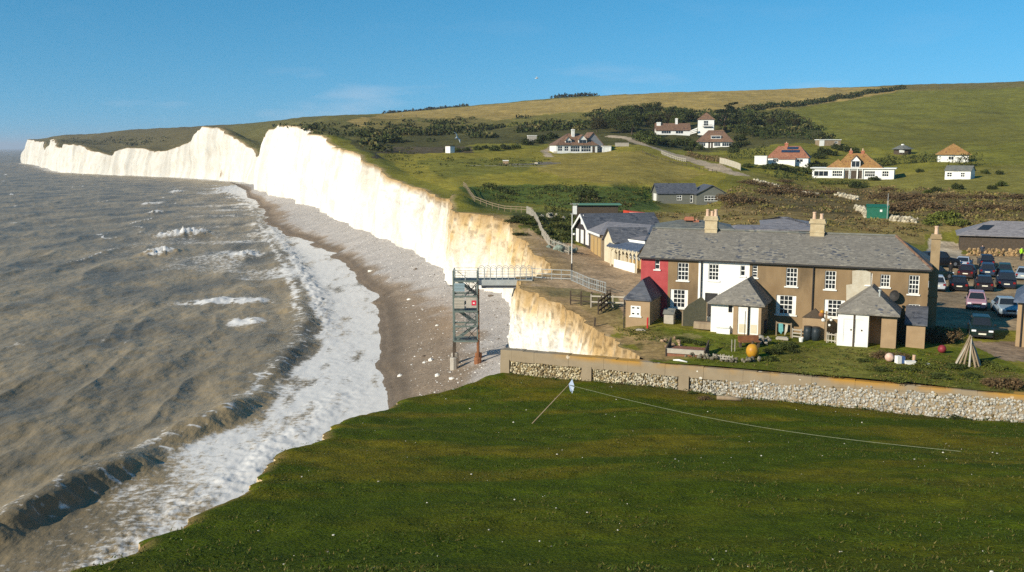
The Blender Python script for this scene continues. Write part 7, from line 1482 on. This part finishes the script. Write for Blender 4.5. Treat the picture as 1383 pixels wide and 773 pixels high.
# rough garden on the right
p = at(1201, 489); o = ball(MB(), .30, (0, 0, .30)).build('pink_buoy', mat('pink_buoy', (.55, .30, .22), (.62, .48, .38), 4, rough=.5), smooth=True); o.location = p; tag(o, 'faded pink round buoy in the weeds before the third outhouse', 'buoy')
p = at(1214, 491); rt = empty('blue_box', p, .2, 'blue and white crate in the weeds beside the pink buoy', 'crate'); MB().box(-.2, .1, -.15, .2, 0, .5).build('white_panel', M['white'], rt); MB().box(.102, .36, -.14, .2, 0, .46).build('blue_panel', mat('blue_panel', (.06, .12, .28)), rt)
p = at(1229, 492); o = MB().box(-.32, .32, -.14, .14, 0, .18).box(-.34, .34, -.16, .16, .182, .22).build('white_trough', M['white']); o.location = p; tag(o, 'low white trough in the weeds right of the blue crate', 'trough')
p = at(1234, 488); o = MB().tube([(0, 0, 0), (.02, 0, .42)], [.09, .12], 8).build('clay_pot', M['pot']); o.location = p; tag(o, 'small brown clay pot behind the white trough', 'pot')
p = at(1253, 495); o = MB().box(-.14, .14, -.1, .1, 0, .16).box(-.1, .1, -.07, .07, .162, .2).build('white_stone', M['render_white'], bevel=.03); o.location = p; tag(o, 'small white stone in the rough garden between trough and tripod', 'stone')
p = at(1272, 477); o = ball(MB(), .29, (0, 0, .28)).build('red_ball', mat('red_ball', (.24, .03, .04), (.18, .025, .03), 3, rough=.5), smooth=True); o.location = p; tag(o, 'dull red round float in front of the dark bush', 'buoy')
p = at(1308, 493); rt = empty('stick_tripod', p, 0, 'wigwam of bare brown poles standing in the rough garden', 'wigwam'); rs2 = random.Random(5)
for i in range(13):
    a = i / 13 * 6.28; r = .72 + .12 * rs2.random(); tp = (.05 * math.cos(a + 2) + rs2.uniform(-.05, .05), .05 * math.sin(a + 2), 1.75 + rs2.uniform(0, .28)); MB().tube([(r * math.cos(a), r * math.sin(a), -.05), (r * .5 * math.cos(a) + rs2.uniform(-.05, .05), r * .5 * math.sin(a), .9), tp], [.075, .06, .035], 6).build('pole', M['wood'] if i % 3 else M['wood_grey'], rt)
# low kerb, edging plank at the garden edge, benches at the far field
rubble('grey_rubble', 'line of dark rubble along the garden edge above the sea wall', [gnd(925, 66.8), gnd(958, 65.7), gnd(1000, 64.6), gnd(1020, 64.8)], .35, .7, .13, 15, (.16, .14, .10), cat='heap')
p = gnd(724, 262); rt = MB().box(-.5, .5, 0, 3.0, 0, .25).box(-.35, .35, .2, 2.8, .252, .35); o = rt.build('slipway', M['render_pale']); o.location = p; o.rotation_euler.z = -.2; tag(o, 'pale ramp crossing the grey terrace in the field', 'ramp')
p = gnd(750, 303); o = MB().box(-.6, .6, 0, 1.6, 0, .5).box(-.4, .4, .1, 1.5, .502, .6).build('step_block', M['render_pale']); o.location = p; tag(o, 'pale steps at the left corner of the two dormer house lawn', 'steps')
p = gnd(840, 318); o = MB().box(-2.2, 2.2, 0, .3, 0, 1.1).box(-2.25, 2.25, -.05, .35, 1.102, 1.2).build('concrete_wall', M['concrete']); o.location = p; tag(o, 'low grey wall right of the small white garage', 'wall')
# keep library bushes out of the scene data
for o in PROTO.values(): bpy.data.objects.remove(o)
# ------------------------------------------------------------------ light, sky, camera
SUN_EL = math.radians(25); SDX, SDY = .80, .60             # shadows fall towards +x, +y
su = bpy.data.lights.new('sun', 'SUN'); su.energy = 5.0; su.angle = math.radians(.5); su.color = (1.0, .91, .74)
sob = bpy.data.objects.new('sun', su); COL.objects.link(sob)
sd_ = Vector((SDX * math.cos(SUN_EL), SDY * math.cos(SUN_EL), -math.sin(SUN_EL)))
sob.rotation_euler = sd_.to_track_quat('-Z', 'Y').to_euler(); sob.location = (-60, -40, 90)
w = bpy.data.worlds.new('World'); scene.world = w; w.use_nodes = True
N, L = w.node_tree.nodes, w.node_tree.links
bg = N['Background']; bg.inputs['Strength'].default_value = .086
sk = N.new('ShaderNodeTexSky'); sk.sky_type = 'NISHITA'; sk.sun_disc = False; sk.sun_elevation = SUN_EL
sk.sun_rotation = math.atan2(-SDX, -SDY)
sk.altitude = 0; sk.air_density = 1.0; sk.dust_density = 0.0; sk.ozone_density = 4.0
tc = N.new('ShaderNodeTexCoord')
# thin cloud: noise over the view direction, low towards the horizon
mp = N.new('ShaderNodeMapping'); mp.inputs['Scale'].default_value = (6, 6, 26); L.new(tc.outputs['Generated'], mp.inputs['Vector'])
cn = N.new('ShaderNodeTexNoise'); cn.inputs['Scale'].default_value = 1.4; cn.inputs['Detail'].default_value = 7; L.new(mp.outputs['Vector'], cn.inputs['Vector'])
cm = N.new('ShaderNodeMapRange'); cm.inputs[1].default_value = .55; cm.inputs[2].default_value = .78; cm.inputs[4].default_value = .30; L.new(cn.outputs['Fac'], cm.inputs[0])
va = N.new('ShaderNodeVectorMath'); va.operation = 'ADD'; va.inputs[1].default_value = (0, 0, .13); L.new(tc.outputs['Generated'], va.inputs[0])
vn_2 = N.new('ShaderNodeVectorMath'); vn_2.operation = 'NORMALIZE'; L.new(va.outputs[0], vn_2.inputs[0]); L.new(vn_2.outputs[0], sk.inputs['Vector'])
hs = N.new('ShaderNodeHueSaturation'); hs.inputs['Hue'].default_value = .484; hs.inputs['Value'].default_value = 1.28; hs.inputs['Saturation'].default_value = 1.3; L.new(sk.outputs['Color'], hs.inputs['Color'])
sz = N.new('ShaderNodeSeparateXYZ'); L.new(tc.outputs['Generated'], sz.inputs[0]); el = N.new('ShaderNodeMapRange'); el.inputs[1].default_value = .05; el.inputs[2].default_value = .10; el.inputs[3].default_value = 1; el.inputs[4].default_value = .12; L.new(sz.outputs['Z'], el.inputs[0])
ml = N.new('ShaderNodeMath'); ml.operation = 'MULTIPLY'; L.new(cm.outputs[0], ml.inputs[0]); L.new(el.outputs[0], ml.inputs[1])
mx = N.new('ShaderNodeMix'); mx.data_type = 'RGBA'; mx.inputs[7].default_value = (7.5, 7.6, 8.2, 1)
L.new(ml.outputs[0], mx.inputs[0]); L.new(hs.outputs['Color'], mx.inputs[6]); L.new(mx.outputs[2], bg.inputs['Color'])
hz = MB(); hz.box(-25000, 17000, -4000, 25000, -7, 125)
hm = new_mat('air'); HN, HL = nt(hm); HN.remove(HN['Principled BSDF']); pv = HN.new('ShaderNodeVolumePrincipled'); pv.inputs['Color'].default_value = (.80, .88, 1, 1); pv.inputs['Density'].default_value = .00011; pv.inputs['Anisotropy'].default_value = .2
HL.new(pv.outputs['Volume'], HN['Material Output'].inputs['Volume'])
ho_ = hz.build('haze', hm); tag(ho_, 'thin sea haze', kind='stuff')
scene.cycles.volume_bounces = 0
cam = bpy.data.cameras.new('camera'); co = bpy.data.objects.new('camera', cam); COL.objects.link(co)
cam.sensor_width = 36; cam.lens = 36 * FPX / 1383; cam.clip_end = 60000; cam.clip_start = .5
co.location = (0, 0, CAM_Z); co.rotation_euler = (math.pi / 2 - PITCH, 0, 0); scene.camera = co
vs = scene.view_settings; vs.view_transform = 'Standard'; vs.look = 'None'; vs.gamma = 1; vs.use_curve_mapping = False; vs.exposure = 0.32
scene.render.resolution_x = 1024; scene.render.resolution_y = 572
scene.cycles.use_denoising = False
scene.cycles.max_bounces = 5
